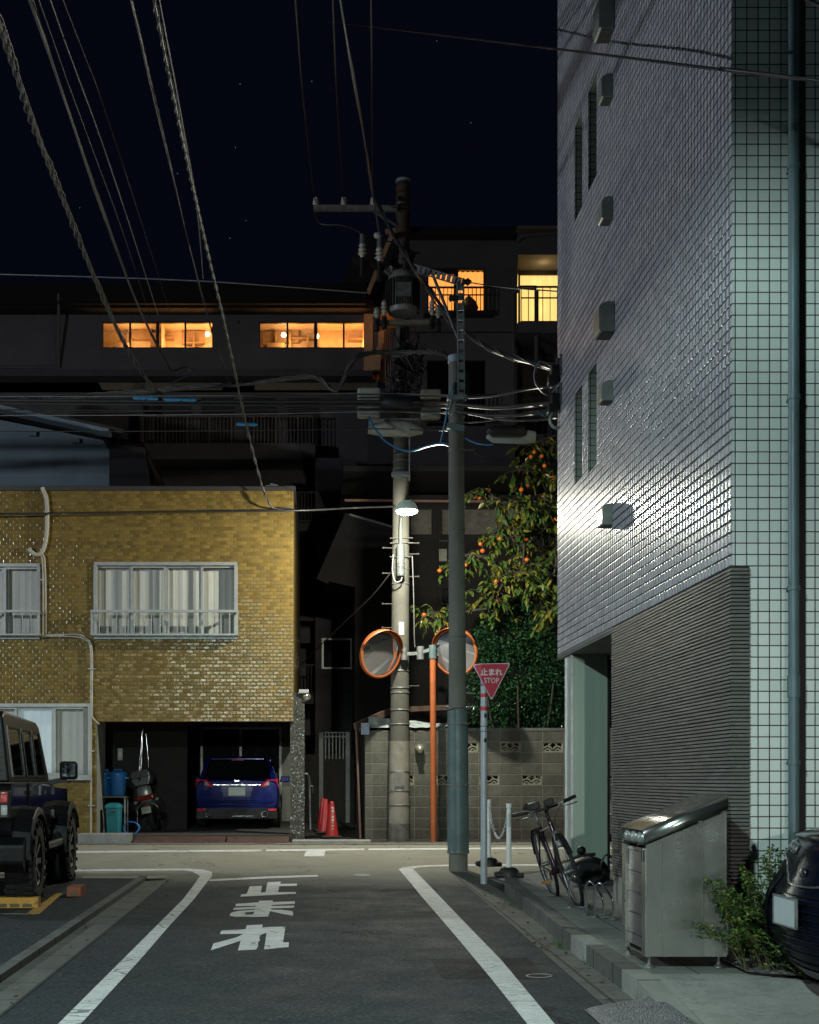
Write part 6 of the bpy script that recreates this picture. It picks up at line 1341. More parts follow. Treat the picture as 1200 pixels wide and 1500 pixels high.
# ================================================================= stainless garbage box
def brushed():
    t = NT('brushed_steel'); x, y, z = t.xyz(t.obj())
    pn = t.ma('FLOOR', t.ma('MULTIPLY', x, 8.0)); w = t.n("TexWhiteNoise", {"Vector": t.comb(pn, 1.3)}, noise_dimensions='3D')
    c = t.mix(t.ramp(t.noise(t.obj(), 2.2, 5, .6), .3, .7), (.55, .575, .54), (.48, .51, .475)); c = t.mix(t.ma('MULTIPLY', w.outputs[0], .35), c, (.44, .465, .435))
    j = t.n("VectorMath", {0: w.outputs[1], 1: (.5, .5, .5)}, operation='SUBTRACT').outputs[0]; j = t.n("VectorMath", {0: j, 1: (.05, .0, .03)}, operation='MULTIPLY').outputs[0]
    nn = t.n("VectorMath", {0: t.n("VectorMath", {0: t.n("NewGeometry").outputs["Normal"], 1: j}, operation='ADD').outputs[0]}, operation='NORMALIZE').outputs[0]
    return t.out(base=c, rough=t.n("MapRange", {0: t.noise(t.obj(), 3.0, 6, .7), 1: .3, 2: .7, 3: .20, 4: .30}).outputs[0], metal=.95, normal=nn)
M['brushed'] = brushed()
gx0, gx1, gy0, gy1 = 2.12, 2.635, 8.2, 8.84
gz = g(8.3) + .13
gb = thing('garbage_box', 'sloping lidded stainless steel garbage storage box against the dark brick wall', 'garbage box', (gx0, gy0, gz))
z0 = .075
m = MB(); D = gy1 - gy0; w = gx1 - gx0; hf, hb_ = .79, 1.005
sidep = [(0, z0), (w, z0), (w, hb_), (0, hf)]
m.prism(sidep, lambda u, v, d: Vector((u, d, v)), 0, .012); m.prism(sidep, lambda u, v, d: Vector((u, d, v)), D - .012, D); m.box(w - .012, w - .001, .013, D - .013, z0, hb_ - .01); m.box(.001, w - .013, .013, D - .013, z0, z0 + .012); m.build('box_body', M['brushed'], gb)
m = MB(); m.box(.02, .034, .10, D - .10, z0 + .03, hf - .03); fp = m.build('front_door', pm('steel_dark_panel', (.26, .24, .26), .32, .85, var=.1), gb)
m = MB()
for i in range(5): m.box(.016, .021, .11, D - .11, z0 + .1 + i * .14, z0 + .104 + i * .14)
m.build('door_groove', M['trim'], fp)
m = MB(); m.box(-.004, .03, .013, .10, z0 - .002, hf - .02); m.box(-.004, .03, D - .10, D - .013, z0 - .002, hf - .02); m.build('door_post', M['brushed'], gb)
sl_ = (hb_ - hf) / w; m = MB(); rr = []
def lidp(x, y, z): return Vector((x, y, hf + sl_ * x + z))
sec_ = [(-.014, .015), (-.018, .05), (-.014, .075), (.0, .094), (.022, .1), (D - .022, .1), (D - .0, .094), (D + .014, .075), (D + .016, .05), (D + .014, .015)]
m.loft([[lidp(x, y, z) for y, z in sec_] for x in (-.02, w + .005)], True, False); lid = m.build('lid', M['brushed'], gb); q = lid.modifiers.new('solid', 'SOLIDIFY'); q.thickness = .006
m = MB(); m.prism([(.03, .1005), (D - .03, .1005), (D - .03, .1045), (.03, .1045)], lambda u, v, d: lidp(d, u, v), .02, w - .02); 
def lidtop():
    t = NT('lid_glass'); return t.out(base=t.mix(t.ramp(t.noise(t.obj(), 5, 5), .4, .7), (.07, .075, .065), (.13, .135, .115)), rough=.10, metal=.6)
m.build('lid_panel', lidtop(), lid)
m = MB(); m.prism([(-.012, .02), (-.010, .055), (0, .08), (.03, .095), (.05, .097), (.05, .02)], lambda u, v, d: lidp(d, u, v), w - .03, w + .006); m.build('lid_end', pm('lid_end', (.33, .36, .31), .45, .3), lid)
hg_ = pm('hinge_grey', (.34, .36, .34), .35, .4)
for yy in (.15, .32, .48): m = MB(); m.lathe([(0, -.05), (.035, -.045), (.05, 0), (.035, .045), (0, .05)], 14, Matrix.Translation((.02, yy, hf + .04)) @ Matrix.Rotation(1.57, 4, 'X')); m.build('gas_hinge', hg_, gb)
m = MB(); m.obox((.0, .055, hf - .06), (.02, .05, .07)); m.cyl((-.01, .055, hf - .02), (-.01, .055, hf - .11), .012, n=8); m.build('latch', M['chrome'], gb, bevel=.004)
m = MB()
for x, y in ((.03, .04), (w - .04, .04), (.03, D - .05), (w - .04, D - .05)): m.cyl((x, y, .01), (x, y, z0), .011, n=10); m.lathe([(.035, 0), (.03, .012), (.014, .022), (.014, .03)], 14, Matrix.Translation((x, y, 0)))
m.build('levelling_foot', M['galv'], gb)
for i, xx in enumerate((.10, .36)): m = MB(); m.box(xx, xx + .003, -.0015, .0, z0 + .002, hf + sl_ * xx - .003); m.build('panel_seam', pm('seam_dark', (.16, .17, .15), .5, .5), gb)

# ================================================================= garage clutter
cone_m = pm('cone_red', (.36, .024, .024), .4, var=.12, sc=8)
def cone(loc, lab, letter=True):
    o = thing('traffic_cone', lab, 'traffic cone', loc, random.uniform(-.2, .2), group='red traffic cones')
    m = MB(); m.lathe([(.135, .035), (.128, .06), (.045, .66), (.035, .69), (.0, .695)], 24); c_ = m.build('cone_body', cone_m, o)
    m = MB(); m.box(-.19, .19, -.19, .19, 0, .04); m.build('cone_base', M['black'], o, bevel=.015)
    if letter:
        for i, ch_ in enumerate('駐車ご遠慮下さい'[:8]): 
            z = .56 - i * .056; r = .128 - (z - .06) / .6 * .083; text('lettering', ch_, .05, M['white_tape'], c_, Matrix.Translation((.018, -r - .004, z)) @ Matrix.Rotation(.0, 4, 'Z') @ FRONT @ Matrix.Rotation(-.137, 4, 'X'), .001, .001)
    return o
p = G(486, 1227, .02); cone(p, 'front red traffic cone with white lettering at the alley mouth')
p = G(479, 1221, .02) + Vector((-.02, .25, 0)); cone(p, 'middle red traffic cone half hidden behind the front one', False)
p = G(475, 1219, .02) + Vector((-.02, .65, 0)); cone(p, 'rearmost red traffic cone, darkest of the three at the alley mouth', False)
fz = .445
def gp(px, py, y): return P(px, py, y)
blue = pm('bin_blue', (.02, .16, .46), .4, var=.08); cyan = pm('bin_cyan', (.02, .20, .24), .45, var=.08)
sh = thing('bin_shelf', 'small steel shelf carrying the blue bins just inside the garage', 'shelf', (P(168, 0, 24.2).x, 24.2, fz)); ks_ = 24.2 / F
zsh = P(0, 1166, 24.2).z - fz
m = MB(); m.box(-.34, .27, -.2, .2, zsh - .03, zsh); m.build('shelf_board', pm('shelf_board', (.12, .09, .07), .7), sh)
m = MB()
for x in (-.3, .22):
    for y in (-.16, .16): m.bar((x, y, 0), (x, y, zsh - .03), .03)
m.build('leg', M['galv'], sh)
def bucket(x, y, z, lab, r=.155, h=.46):
    o = thing('blue_bin', lab, 'bin', (x, y, z), group='blue lidded bins')
    m = MB(); m.lathe([(r * .82, 0), (r * .85, .02), (r, h * .86), (r * 1.02, h * .88)], 28); m.build('bin_body', blue, o)
    m = MB(); m.lathe([(r * 1.1, h * .84), (r * 1.12, h * .9), (r * 1.05, h * .96), (r * .8, h * 1.0), (0, h * 1.01)], 28); m.tube([(-.07, 0, h), (-.07, 0, h * 1.08), (.07, 0, h * 1.08), (.07, 0, h)], .014, 8); m.build('lid', blue, o)
    for s in (-1, 1): m = MB(); m.obox((s * r * 1.08, 0, h * .74), (.06, .1, .03)); m.build('handle', blue, o)
bucket(P(173, 0, 24.2).x, 24.2, fz + zsh + .002, 'blue lidded bin on the right end of the garage shelf'); bucket(P(152, 0, 24.35).x, 24.4, fz + zsh + .002, 'blue lidded bin partly hidden by the garage side wall')
o = thing('teal_bin', 'tall square teal bin standing under the garage shelf', 'bin', (P(167, 0, 23.85).x, 23.85, fz - .14))
hh = P(0, 1176, 23.85).z - (fz - .14)
m = MB(); m.loft([[Vector((sx_ * w_, sy_ * w_, z)) for sx_, sy_ in ((-1, -1), (1, -1), (1, 1), (-1, 1))] for w_, z in ((.115, 0), (.138, hh * .88))], False, True, True); m.build('bin_body', cyan, o, bevel=.02)
m = MB(); m.loft([[Vector((sx_ * w_, sy_ * w_, z)) for sx_, sy_ in ((-1, -1), (1, -1), (1, 1), (-1, 1))] for w_, z in ((.150, hh * .87), (.15, hh * .91), (.12, hh * .97), (.07, hh))], False, True, True); m.obox((.02, -.15, hh * .8), (.12, .03, .03)); m.build('lid', cyan, o, bevel=.01)
o = thing('garden_hose', 'coiled blue hose ring on the garage floor edge', 'hose', P(192, 1222, 24.0))
m = MB()
for k in range(3): m.tube([((.15 + .006 * k) * math.cos(t), .02 * k, .12 + (.115 - .004 * k) * math.sin(t)) for t in [i * 2 * math.pi / 24 for i in range(24)]], .010, 6, closed=True)
m.tube([(-.25, 0, .03), (-.16, -.05, .04), (-.1, -.05, .01)], .012, 6); m.build('hose_coil', blue, o)
o = thing('umbrella_bundle', 'thin silver poles leaning upright behind the scooter', 'pole bundle', (P(206, 1128, 25.6).x, 25.7, fz))
m = WB(); m.cyl(P(204, 1128, 25.7), P(209, 1068, 25.7), .022, n=8); m.cyl(P(207, 1128, 25.7), P(209, 1080, 25.7), .016, n=8); m.cyl(P(209, 1067, 25.7), P(209.5, 1073, 25.7), .035, n=10); m.cyl(P(218, 1125, 25.7), P(214, 1075, 25.7), .012, n=8); m.cyl(P(201, 1210, 25.7), P(204, 1128, 25.7), .022, n=8); m.build('poles', M['chrome'], o)
o = thing('switch_box', 'pale switch box on the dark garage partition', 'switch box', P(176, 1105, 25.9)); m = MB(); m.box(-.05, .05, 0, .04, -.12, .12); m.build('box', pm('pale_box', (.42, .44, .36), .6), o, bevel=.01)
m = MB(); m.box(-.03, .03, -.004, 0, -.03, .05); m.build('cover', M['white_tape'], o)
# scooter, tail towards the street, leaning on its stand
sx0 = P(224, 0, 25.0).x; sc_ = thing('motor_scooter', 'grey and red motor scooter with top box leaning in the garage', 'scooter', (sx0, 25.0, fz), rot=(0, math.radians(-11), -.12))
gun = pm('scooter_grey', (.16, .16, .155), .3, .4); redp = carpaint('scooter_red', (.26, .012, .012), .2, .2)
def swheel(y, nm):
    m = MB(); m.lathe([(.12, -.05), (.2, -.055), (.235, -.03), (.24, 0), (.235, .03), (.2, .055), (.12, .05)], 30, Matrix.Translation((0, y, .24)) @ Matrix.Rotation(1.5708, 4, 'Y'), False); w = m.build(nm, M['tyre'], sc_); m = MB(); m.lathe([(.0, -.03), (.125, -.03), (.125, .03), (0, .03)], 20, Matrix.Translation((0, y, .24)) @ Matrix.Rotation(1.5708, 4, 'Y')); m.build('rim', M['rim_dark'], w)
swheel(.22, 'rear_wheel'); swheel(1.45, 'front_wheel')
m = MB(); rr = []
for y, w_, za, zb_ in ((-.10, .12, .50, .66), (.0, .20, .44, .74), (.3, .21, .40, .78), (.7, .17, .30, .72), (.85, .15, .24, .40), (1.1, .16, .22, .34)): rr.append([Vector((x * w_, y, za + (zb_ - za) * f)) for x, f in ((-.7, 0), (-1, .45), (-.75, 1), (.75, 1), (1, .45), (.7, 0))])
m.loft(rr, True, True, True); m.build('body', gun, sc_, subsurf=1)
m = MB(); rr = []
for i in range(11): t = math.pi * i / 10; rr.append([Vector((.235 * math.cos(t), y, .40 + .16 * math.sin(t) + dz)) for y, dz in ((-.14, 0), (-.10, .03), (.0, .04))])
m.loft(rr, True, False); o = m.build('rear_cowl', gun, sc_); o.modifiers.new('solid', 'SOLIDIFY').thickness = .03
m = MB(); m.obox((0, -.10, .67), (.36, .10, .11)); m.build('tail_lamp', redp, sc_, bevel=.03, segs=3)
m = MB(); m.lathe([(.0, .17), (.09, .16), (.145, .12), (.155, .0), (.15, -.03)], 24, Matrix.Translation((0, -.09, .74)) @ Matrix.Scale(.55, 4, Vector((0, 1, 0)))); m.build('grab_rail', pm('silver_cowl', (.34, .34, .31), .3, .5), sc_)
m = MB(); m.loft([[Vector((x * w_, y, z)) for x, y in ((-1, -.18), (1, -.18), (1, .14), (-1, .14))] for w_, z in ((.15, .92), (.19, 1.0), (.2, 1.06))], False, True, True); tb = m.build('top_box', gun, sc_, bevel=.03, segs=3)
m = MB(); m.loft([[Vector((x * w_, y, z)) for x, y in ((-1, -.19), (1, -.19), (1, .15), (-1, .15))] for w_, z in ((.205, 1.06), (.2, 1.14), (.15, 1.20))], False, True, True); m.build('lid', pm('box_lid', (.07, .07, .075), .3), tb, bevel=.03, segs=3)
m = MB(); m.bar((-.2, -.2, 1.06), (.2, -.2, 1.06), .018, .012); m.obox((0, -.2, 1.03), (.05, .02, .04)); m.build('latch', M['chrome'], tb)
m = MB(); m.obox((0, -.20, .42), (.19, .012, .13), Matrix.Rotation(-.2, 4, 'X')); m.build('number_plate', pm('white_plate', (.55, .56, .48), .5), sc_, bevel=.004)
m = MB(); m.obox((-.005, -.17, .51), (.08, .03, .03)); m.build('reflector', M['redlamp'], sc_)
m = MB(); m.tube([(0, 1.4, .3), (0, 1.2, .9), (0, 1.15, 1.0)], .035, 10); m.tube([(-.34, 1.05, 1.02), (-.1, 1.12, 1.04), (.1, 1.12, 1.04), (.34, 1.05, 1.02)], .016, 8); m.build('handlebar', M['trim'], sc_)
for s in (-1, 1):
    m = MB(); m.cyl((s * .26, 1.08, 1.03), (s * .33, 1.05, 1.22), .007, n=6); m.obox((s * .34, 1.04, 1.27), (.12, .03, .08)); mr = m.build('mirror', M['trim'], sc_, bevel=.015)
    m = MB(); m.obox((s * .34, 1.02, 1.27), (.10, .006, .065)); m.build('mirror_glass', pm('bright_mirror', (.8, .8, .8), .05, 1), mr)
m = MB(); m.loft([[Vector((x * w_, 1.22 + dy, z)) for x, dy in ((-1, .1), (-.6, -.02), (.6, -.02), (1, .1))] for w_, z in ((.18, .35), (.24, .55), (.22, .8), (.12, .98))], True, False); m.build('leg_shield', gun, sc_)
m = MB(); m.lathe([(.03, 0), (.06, .05), (.06, .35), (.04, .42)], 14, Matrix.Translation((.2, -.12, .25)) @ Matrix.Rotation(math.radians(-85), 4, 'X')); m.build('silencer', M['trim'], sc_)
m = MB()
for s in (-1, 1): m.lathe([(0, .03), (.03, .02), (.035, -.02), (0, -.03)], 12, Matrix.Translation((s * .22, -.06, .60)) @ Matrix.Rotation(1.57, 4, 'X'))
m.build('indicator', M['clearlamp'], sc_)
# dim boxes deeper in the garage
random.seed(11)
for i, (px, py, yy, w_, h_, lab) in enumerate(((262, 1165, 29.5, .5, .5, 'dark storage crate against the garage rear wall'), (255, 1195, 28.0, .7, .42, 'low dark blue crate beside the scooter'), (278, 1150, 30.3, .5, .25, 'dark box stacked near the sliding garage door'))):
    v = P(px, py, yy); o = thing('storage_crate', lab, 'crate', (v.x, yy, fz if i != 2 else fz + .55)); m = MB(); m.box(-w_ / 2, w_ / 2, -.2, .2, 0, h_); m.build('crate_body', pm('crate_dark', (.03, .03, .045) if i != 1 else (.03, .035, .08), .6), o, bevel=.02)
    m = MB(); m.box(-w_ / 2 - .01, w_ / 2 + .01, -.21, .21, h_, h_ + .03); m.build('lid', pm('crate_lid', (.04, .04, .045), .6), o, bevel=.01)
    if i == 2: o.location.z = fz
# ================================================================= plants
def leafmat(name, a, b, c, rough=.4):
    t = NT(name); f = t.n("NewGeometry").outputs["Random Per Island"]
    r = t.n("ValToRGB", {0: f}); e = r.color_ramp.elements; e[0].color = (*a, 1); e[1].color = (*c, 1); m_ = e.new(.62); m_.color = (*b, 1)
    df = t.t.nodes["Principled BSDF"]; t.out(base=r.outputs[0], rough=rough)
    tr = t.n("BsdfTranslucent", {"Color": r.outputs[0]}); mx = t.n("MixShader", {0: .22, 1: df.outputs[0], 2: tr.outputs[0]}); t.t.links.new(mx.outputs[0], t.t.nodes["Material Output"].inputs[0]); return t.m
def leaf(m, p, d, L, w, fold=.25, droop=.0):
    d = d.normalized(); s = d.cross(Vector((0, 0, 1))); s = s.normalized() if s.length > .05 else Vector((1, 0, 0)); s = (Matrix.Rotation(random.uniform(-.9, .9), 3, d) @ s).normalized(); n = s.cross(d)
    mid = p + d * L * .5 + Vector((0, 0, -droop * L * .25)); tip = p + d * L + Vector((0, 0, -droop * L)); q1 = p + d * L * .22; q2 = p + d * L * .75 + Vector((0, 0, -droop * L * .55))
    m.add([p, q1 + s * w * .4 + n * fold * w * .4, mid + s * w * .5 + n * fold * w * .5, q2 + s * w * .33 + n * fold * w * .3, tip, q2 - s * w * .33 + n * fold * w * .3, mid - s * w * .5 + n * fold * w * .5, q1 - s * w * .4 + n * fold * w * .4, mid], [(0, 1, 2, 8), (8, 2, 3, 4), (4, 5, 6, 8), (8, 6, 7, 0)])
random.seed(21)
bark = pm('bark', (.045, .038, .03), .9, bump=.6, bsc=30)
YT = 26.2; KT = YT / F
TR = thing('persimmon_tree', 'persimmon tree with orange fruit behind the block wall', 'tree', (P(800, 0, YT).x, YT + .6, g(26.5)))
def T3(px, py, dy=0.0): return P(px, py, YT + dy)
base_ = Vector(TR.location); limbs = []
trunk = smoothline([base_, T3(795, 1080, .6), T3(790, 960, .6), T3(798, 850, .6), T3(800, 740, .7), T3(806, 650, .7)])
m = WB(); m.tube(trunk, [.13 - .10 * i / (len(trunk) - 1) for i in range(len(trunk))], 10)
ends = [((796, 900), (740, 890, -.9), (655, 900, -1.2), (618, 905, -1.3)), ((792, 960), (750, 900, -.6), (705, 868, -.9)), ((798, 850), (740, 830, -.8), (690, 812, -1.0), (668, 828, -1.1)), ((798, 860), (745, 850, -1.0), (728, 876, -1.2)), ((800, 780), (760, 760, -.9), (715, 790, -1.2)), ((800, 760), (770, 790, -1.1), (768, 855, -1.3)), ((803, 720), (780, 690, -.6), (752, 690, -.9)), ((805, 690), (790, 660, -.5), (775, 650, -.6)), ((800, 800), (815, 815, -1.0), (806, 870, -1.3)), ((802, 740), (825, 760, -.9), (838, 830, -1.0)), ((800, 840), (780, 860, -1.3), (752, 835, -1.4)), ((806, 660), (825, 640, -.3), (850, 640, -.2)), ((800, 760), (850, 740, .2), (900, 760, .3)), ((796, 900), (850, 880, .3), (910, 890, .2)), ((800, 800), (790, 760, -1.2), (745, 735, -1.3), (690, 720, -1.2)), ((800, 860), (820, 880, -1.2), (800, 900, -1.4)), ((802, 720), (830, 690, -1), (820, 720, -1.2)), ((800, 800), (812, 845, -1.1), (815, 890, -1.2)), ((800, 830), (785, 830, -1.2), (775, 880, -1.3)), ((802, 780), (822, 800, -1.1), (828, 860, -1.2)), ((800, 850), (760, 800, -1.1), (735, 770, -1.2)), ((803, 740), (788, 740, -1.2), (770, 735, -1.3))]
tips = []
for e in ends:
    pts = [T3(*e[0], .6)] + [T3(*q) for q in e[1:]]; sl2 = smoothline(pts, 6); m.tube(sl2, [.04 - .03 * i / (len(sl2) - 1) for i in range(len(sl2))], 6); limbs.append(sl2)
    for i in range(3, len(sl2)):
        for k in range(2):
            d = Vector((random.uniform(-1, 1), random.uniform(-.9, .4), random.uniform(-.8, .5))).normalized(); L = random.uniform(.2, .55); tw = [sl2[i], sl2[i] + d * L * .5 + Vector((0, 0, .03)), sl2[i] + d * L + Vector((0, 0, -.06))]; m.tube(tw, [.010, .007, .004], 4, False); tips.append(tw)
m.build('trunk', bark, TR)
m = WB()
for tw in tips:
    for k in range(random.randint(5, 10)):
        f = random.uniform(.25, 1); p = tw[0].lerp(tw[2], f) + Vector((0, 0, .02)); d = (tw[2] - tw[0]).normalized() * .6 + Vector((random.uniform(-1, 1), random.uniform(-1, .6), random.uniform(-1.0, .2))); leaf(m, p, d, random.uniform(.09, .17), random.uniform(.05, .085), .3, random.uniform(.1, .5))
m.build('crown', leafmat('persimmon_leaf', (.028, .085, .024), (.10, .155, .026), (.27, .19, .03), .33), TR)
fruit = pm('persimmon_skin', (.62, .13, .02), .35, var=.2); calyx = pm('calyx', (.08, .09, .03), .7)
for px, py in ((716, 718), (702, 729), (678, 796), (704, 797), (707, 807), (732, 789), (760, 787), (771, 791), (772, 820), (727, 852), (706, 863), (727, 881), (621, 901), (644, 836), (682, 828), (783, 662), (778, 669), (794, 668), (798, 682), (774, 712), (764, 717), (765, 757), (795, 871), (815, 760), (810, 700), (752, 768)):
    p = T3(px, py, random.uniform(-1.35, -1.1)); r = random.uniform(.042, .05)
    m = WB(); m.lathe([(0, -r * .85), (r * .5, -r * .78), (r * .95, -r * .2), (r, r * .15), (r * .85, r * .6), (r * .4, r * .82), (0, r * .78)], 14, Matrix.Translation(p)); fo = m.build('fruit', fruit, TR)
    m = WB()
    for k in range(4): t = k * 1.57 + .3; m.add([p + Vector((0, 0, r * .84)), p + Vector((r * .5 * math.cos(t - .5), r * .5 * math.sin(t - .5), r * .86)), p + Vector((r * .95 * math.cos(t), r * .95 * math.sin(t), r * .82)), p + Vector((r * .5 * math.cos(t + .5), r * .5 * math.sin(t + .5), r * .86))], [(0, 1, 2, 3)])
    m.cyl(p + Vector((0, 0, r * .8)), p + Vector((0, 0, r * .8 + .06)), .005, n=5); m.build('calyx', calyx, fo)
# dense dark evergreen beneath it
random.seed(5)
YS = 25.6
CS = thing('camellia_bush', 'dense dark green rounded camellia rising over the block wall', 'bush', (P(765, 0, YS).x, YS, g(YS)))
m = WB(); b_ = Vector(CS.location)
for k in range(7): t = k * .9; m.tube(smoothline([b_, b_ + Vector((.25 * math.cos(t), .25 * math.sin(t), .9)), b_ + Vector((.7 * math.cos(t), .5 * math.sin(t), 2.2)), b_ + Vector((.85 * math.cos(t), .6 * math.sin(t), 3.0))]), [.05] * 6 + [.04] * 6 + [.02] * 7, 6)
m.build('trunk', bark, CS)
m = WB(); blobs = [(742, 935, .62), (790, 930, .6), (765, 985, .85), (718, 985, .5), (815, 975, .6), (730, 1030, .6), (790, 1030, .7), (845, 1000, .6), (712, 945, .35), (770, 912, .4), (820, 1040, .5)]
for px, py, r in blobs:
    c = P(px, py, YS)
    for k in range(int(2300 * r)):
        d = Vector((random.gauss(0, 1), random.gauss(0, 1), random.gauss(0, 1))).normalized(); rr_ = r * random.uniform(.55, 1.08) * (1 + .18 * math.sin(5 * d.x + 3 * d.z) * math.cos(4 * d.y)); p = c + Vector((d.x * rr_, d.y * rr_ * .8, d.z * rr_)); dd = d * .7 + Vector((random.uniform(-1, 1), random.uniform(-1, 1), random.uniform(-.6, .7))); leaf(m, p, dd, random.uniform(.06, .10), random.uniform(.03, .045), .15, .1)
m.build('crown', leafmat('camellia_leaf', (.016, .06, .032), (.03, .095, .04), (.065, .14, .05), .25), CS)
# low bush beside the garbage box
random.seed(9)
BS = thing('low_shrub', 'small leafy green shrub growing between the garbage box and the black SUV', 'shrub', (3.06, 8.05, g(8.2) + .14))
stems = MB(); lf = MB()
for k in range(170):
    a = random.uniform(0, 6.28); r0 = random.uniform(.0, .30); p0 = Vector((r0 * math.cos(a) * 1.3, r0 * math.sin(a) * .6, 0)); out = Vector((math.cos(a) * random.uniform(.05, .30), math.sin(a) * random.uniform(.02, .22) - .02, random.uniform(.25, .68)))
    if k % 9 == 0: out = Vector((random.uniform(-.1, .12), .1, random.uniform(.6, .8)))
    if k % 9 == 1: out = Vector((-.32, -.06, random.uniform(.2, .55)))
    pts = smoothline([p0, p0 + out * .5 + Vector((0, 0, .06)), p0 + out + Vector((0, -.02, -.03))], 7); stems.tube(pts, [.004 - .0025 * i / (len(pts) - 1) for i in range(len(pts))], 4, False)
    for i in range(3, len(pts)):
        for _ in range(6):
            d = Vector((random.uniform(-1, 1), random.uniform(-1, 1), random.uniform(-.2, .8))); leaf(lf, pts[i] + Vector((random.uniform(-.02, .02), random.uniform(-.02, .02), random.uniform(-.01, .03))), d, random.uniform(.022, .044), random.uniform(.012, .02), .2, .2)
stems.build('stems', pm('twig', (.10, .085, .05), .85), BS); lf.build('leaves', leafmat('shrub_leaf', (.03, .09, .025), (.09, .17, .035), (.30, .30, .06), .42), BS)
BS2 = thing('ground_shrub', 'low spreading shrub tuft at the gravel edge in front of the tiled wall', 'shrub', (3.1, 7.75, g(8) + .14)); stems = MB(); lf = MB()
for k in range(60):
    a = random.uniform(0, 6.28); out = Vector((math.cos(a) * random.uniform(.08, .34), math.sin(a) * random.uniform(.05, .2), random.uniform(.06, .26))); p0 = Vector((random.uniform(-.14, .14), random.uniform(-.06, .1), 0)); pts = smoothline([p0, p0 + out * .5 + Vector((0, 0, .05)), p0 + out], 6); stems.tube(pts, .0025, 4, False)
    for q in pts[2:]:
        for _ in range(3): leaf(lf, q, Vector((random.uniform(-1, 1), random.uniform(-1, 1), random.uniform(-.2, .8))), random.uniform(.02, .04), random.uniform(.012, .02), .2, .2)
stems.build('stems', pm('twig_grey', (.12, .11, .09), .85), BS2); lf.build('leaves', bpy.data.materials['shrub_leaf'], BS2)
SPR = thing('overhanging_sprig', 'bright green leaf sprig poking in over the SUV bonnet from the right', 'plant', (2.62, 6.2, g(6.2) + .05)); m = MB(); st = MB()
st.tube(smoothline([(0, 0, 0), (-.12, -.1, .35), (-.06, -.05, .62), (-.1, 0, .98)]), .005, 5)
for z, x in ((.60, -.07), (.62, -.06), (.57, -.07), (.64, -.05), (.55, -.08), (.95, -.1), (.97, -.1)): leaf(m, Vector((x, -.04, z)), Vector((random.uniform(-1, .4), random.uniform(-1, .2), random.uniform(-.2, .6))), .07, .035, .2, .1)
st.build('stem', bpy.data.materials['twig'], SPR); m.build('leaves', leafmat('sprig_leaf', (.02, .10, .02), (.04, .16, .03), (.06, .2, .03), .3), SPR)
random.seed(4)
gt = MB()
for cx_, cy_, n in ((1.93, 10.0, 26), (1.94, 12.9, 14), (1.92, 15.6, 16), (1.94, 9.1, 8)):
    for k in range(n):
        p = Vector((cx_ + random.gauss(0, .03), cy_ + random.gauss(0, .1), 0)); p.z = g(p.y) + .004; d = Vector((random.uniform(-.5, .4), random.uniform(-.5, .5), 1)); gt.add([p - Vector((.004, 0, 0)), p + Vector((.004, 0, 0)), p + d * random.uniform(.03, .08)], [(0, 1, 2)])
tag(gt.build('weeds', leafmat('weed', (.03, .08, .02), (.05, .12, .03), (.12, .14, .04))), 'tufts of weeds along the foot of the right kerb', 'weeds', kind='stuff')
random.seed(8); lt = MB()
for k in range(150):
    side_ = random.random(); x, y = (random.uniform(1.76, 1.95), random.uniform(6, 15)) if side_ < .45 else ((random.uniform(-2.05, -1.6), random.uniform(7, 16)) if side_ < .75 else (random.uniform(-3, 3.2), random.uniform(22.6, 23.3))); p = Vector((x, y, g(y) + .012)); a = random.uniform(0, 6.28)
    leaf(lt, p, Vector((math.cos(a), math.sin(a), .05)), random.uniform(.02, .05), random.uniform(.012, .03), .3, 0)
tag(lt.build('fallen_leaves', leafmat('dead_leaf', (.07, .045, .02), (.12, .08, .03), (.2, .15, .06), .8)), 'dry leaves scattered along the gutters', 'fallen leaves', kind='stuff')
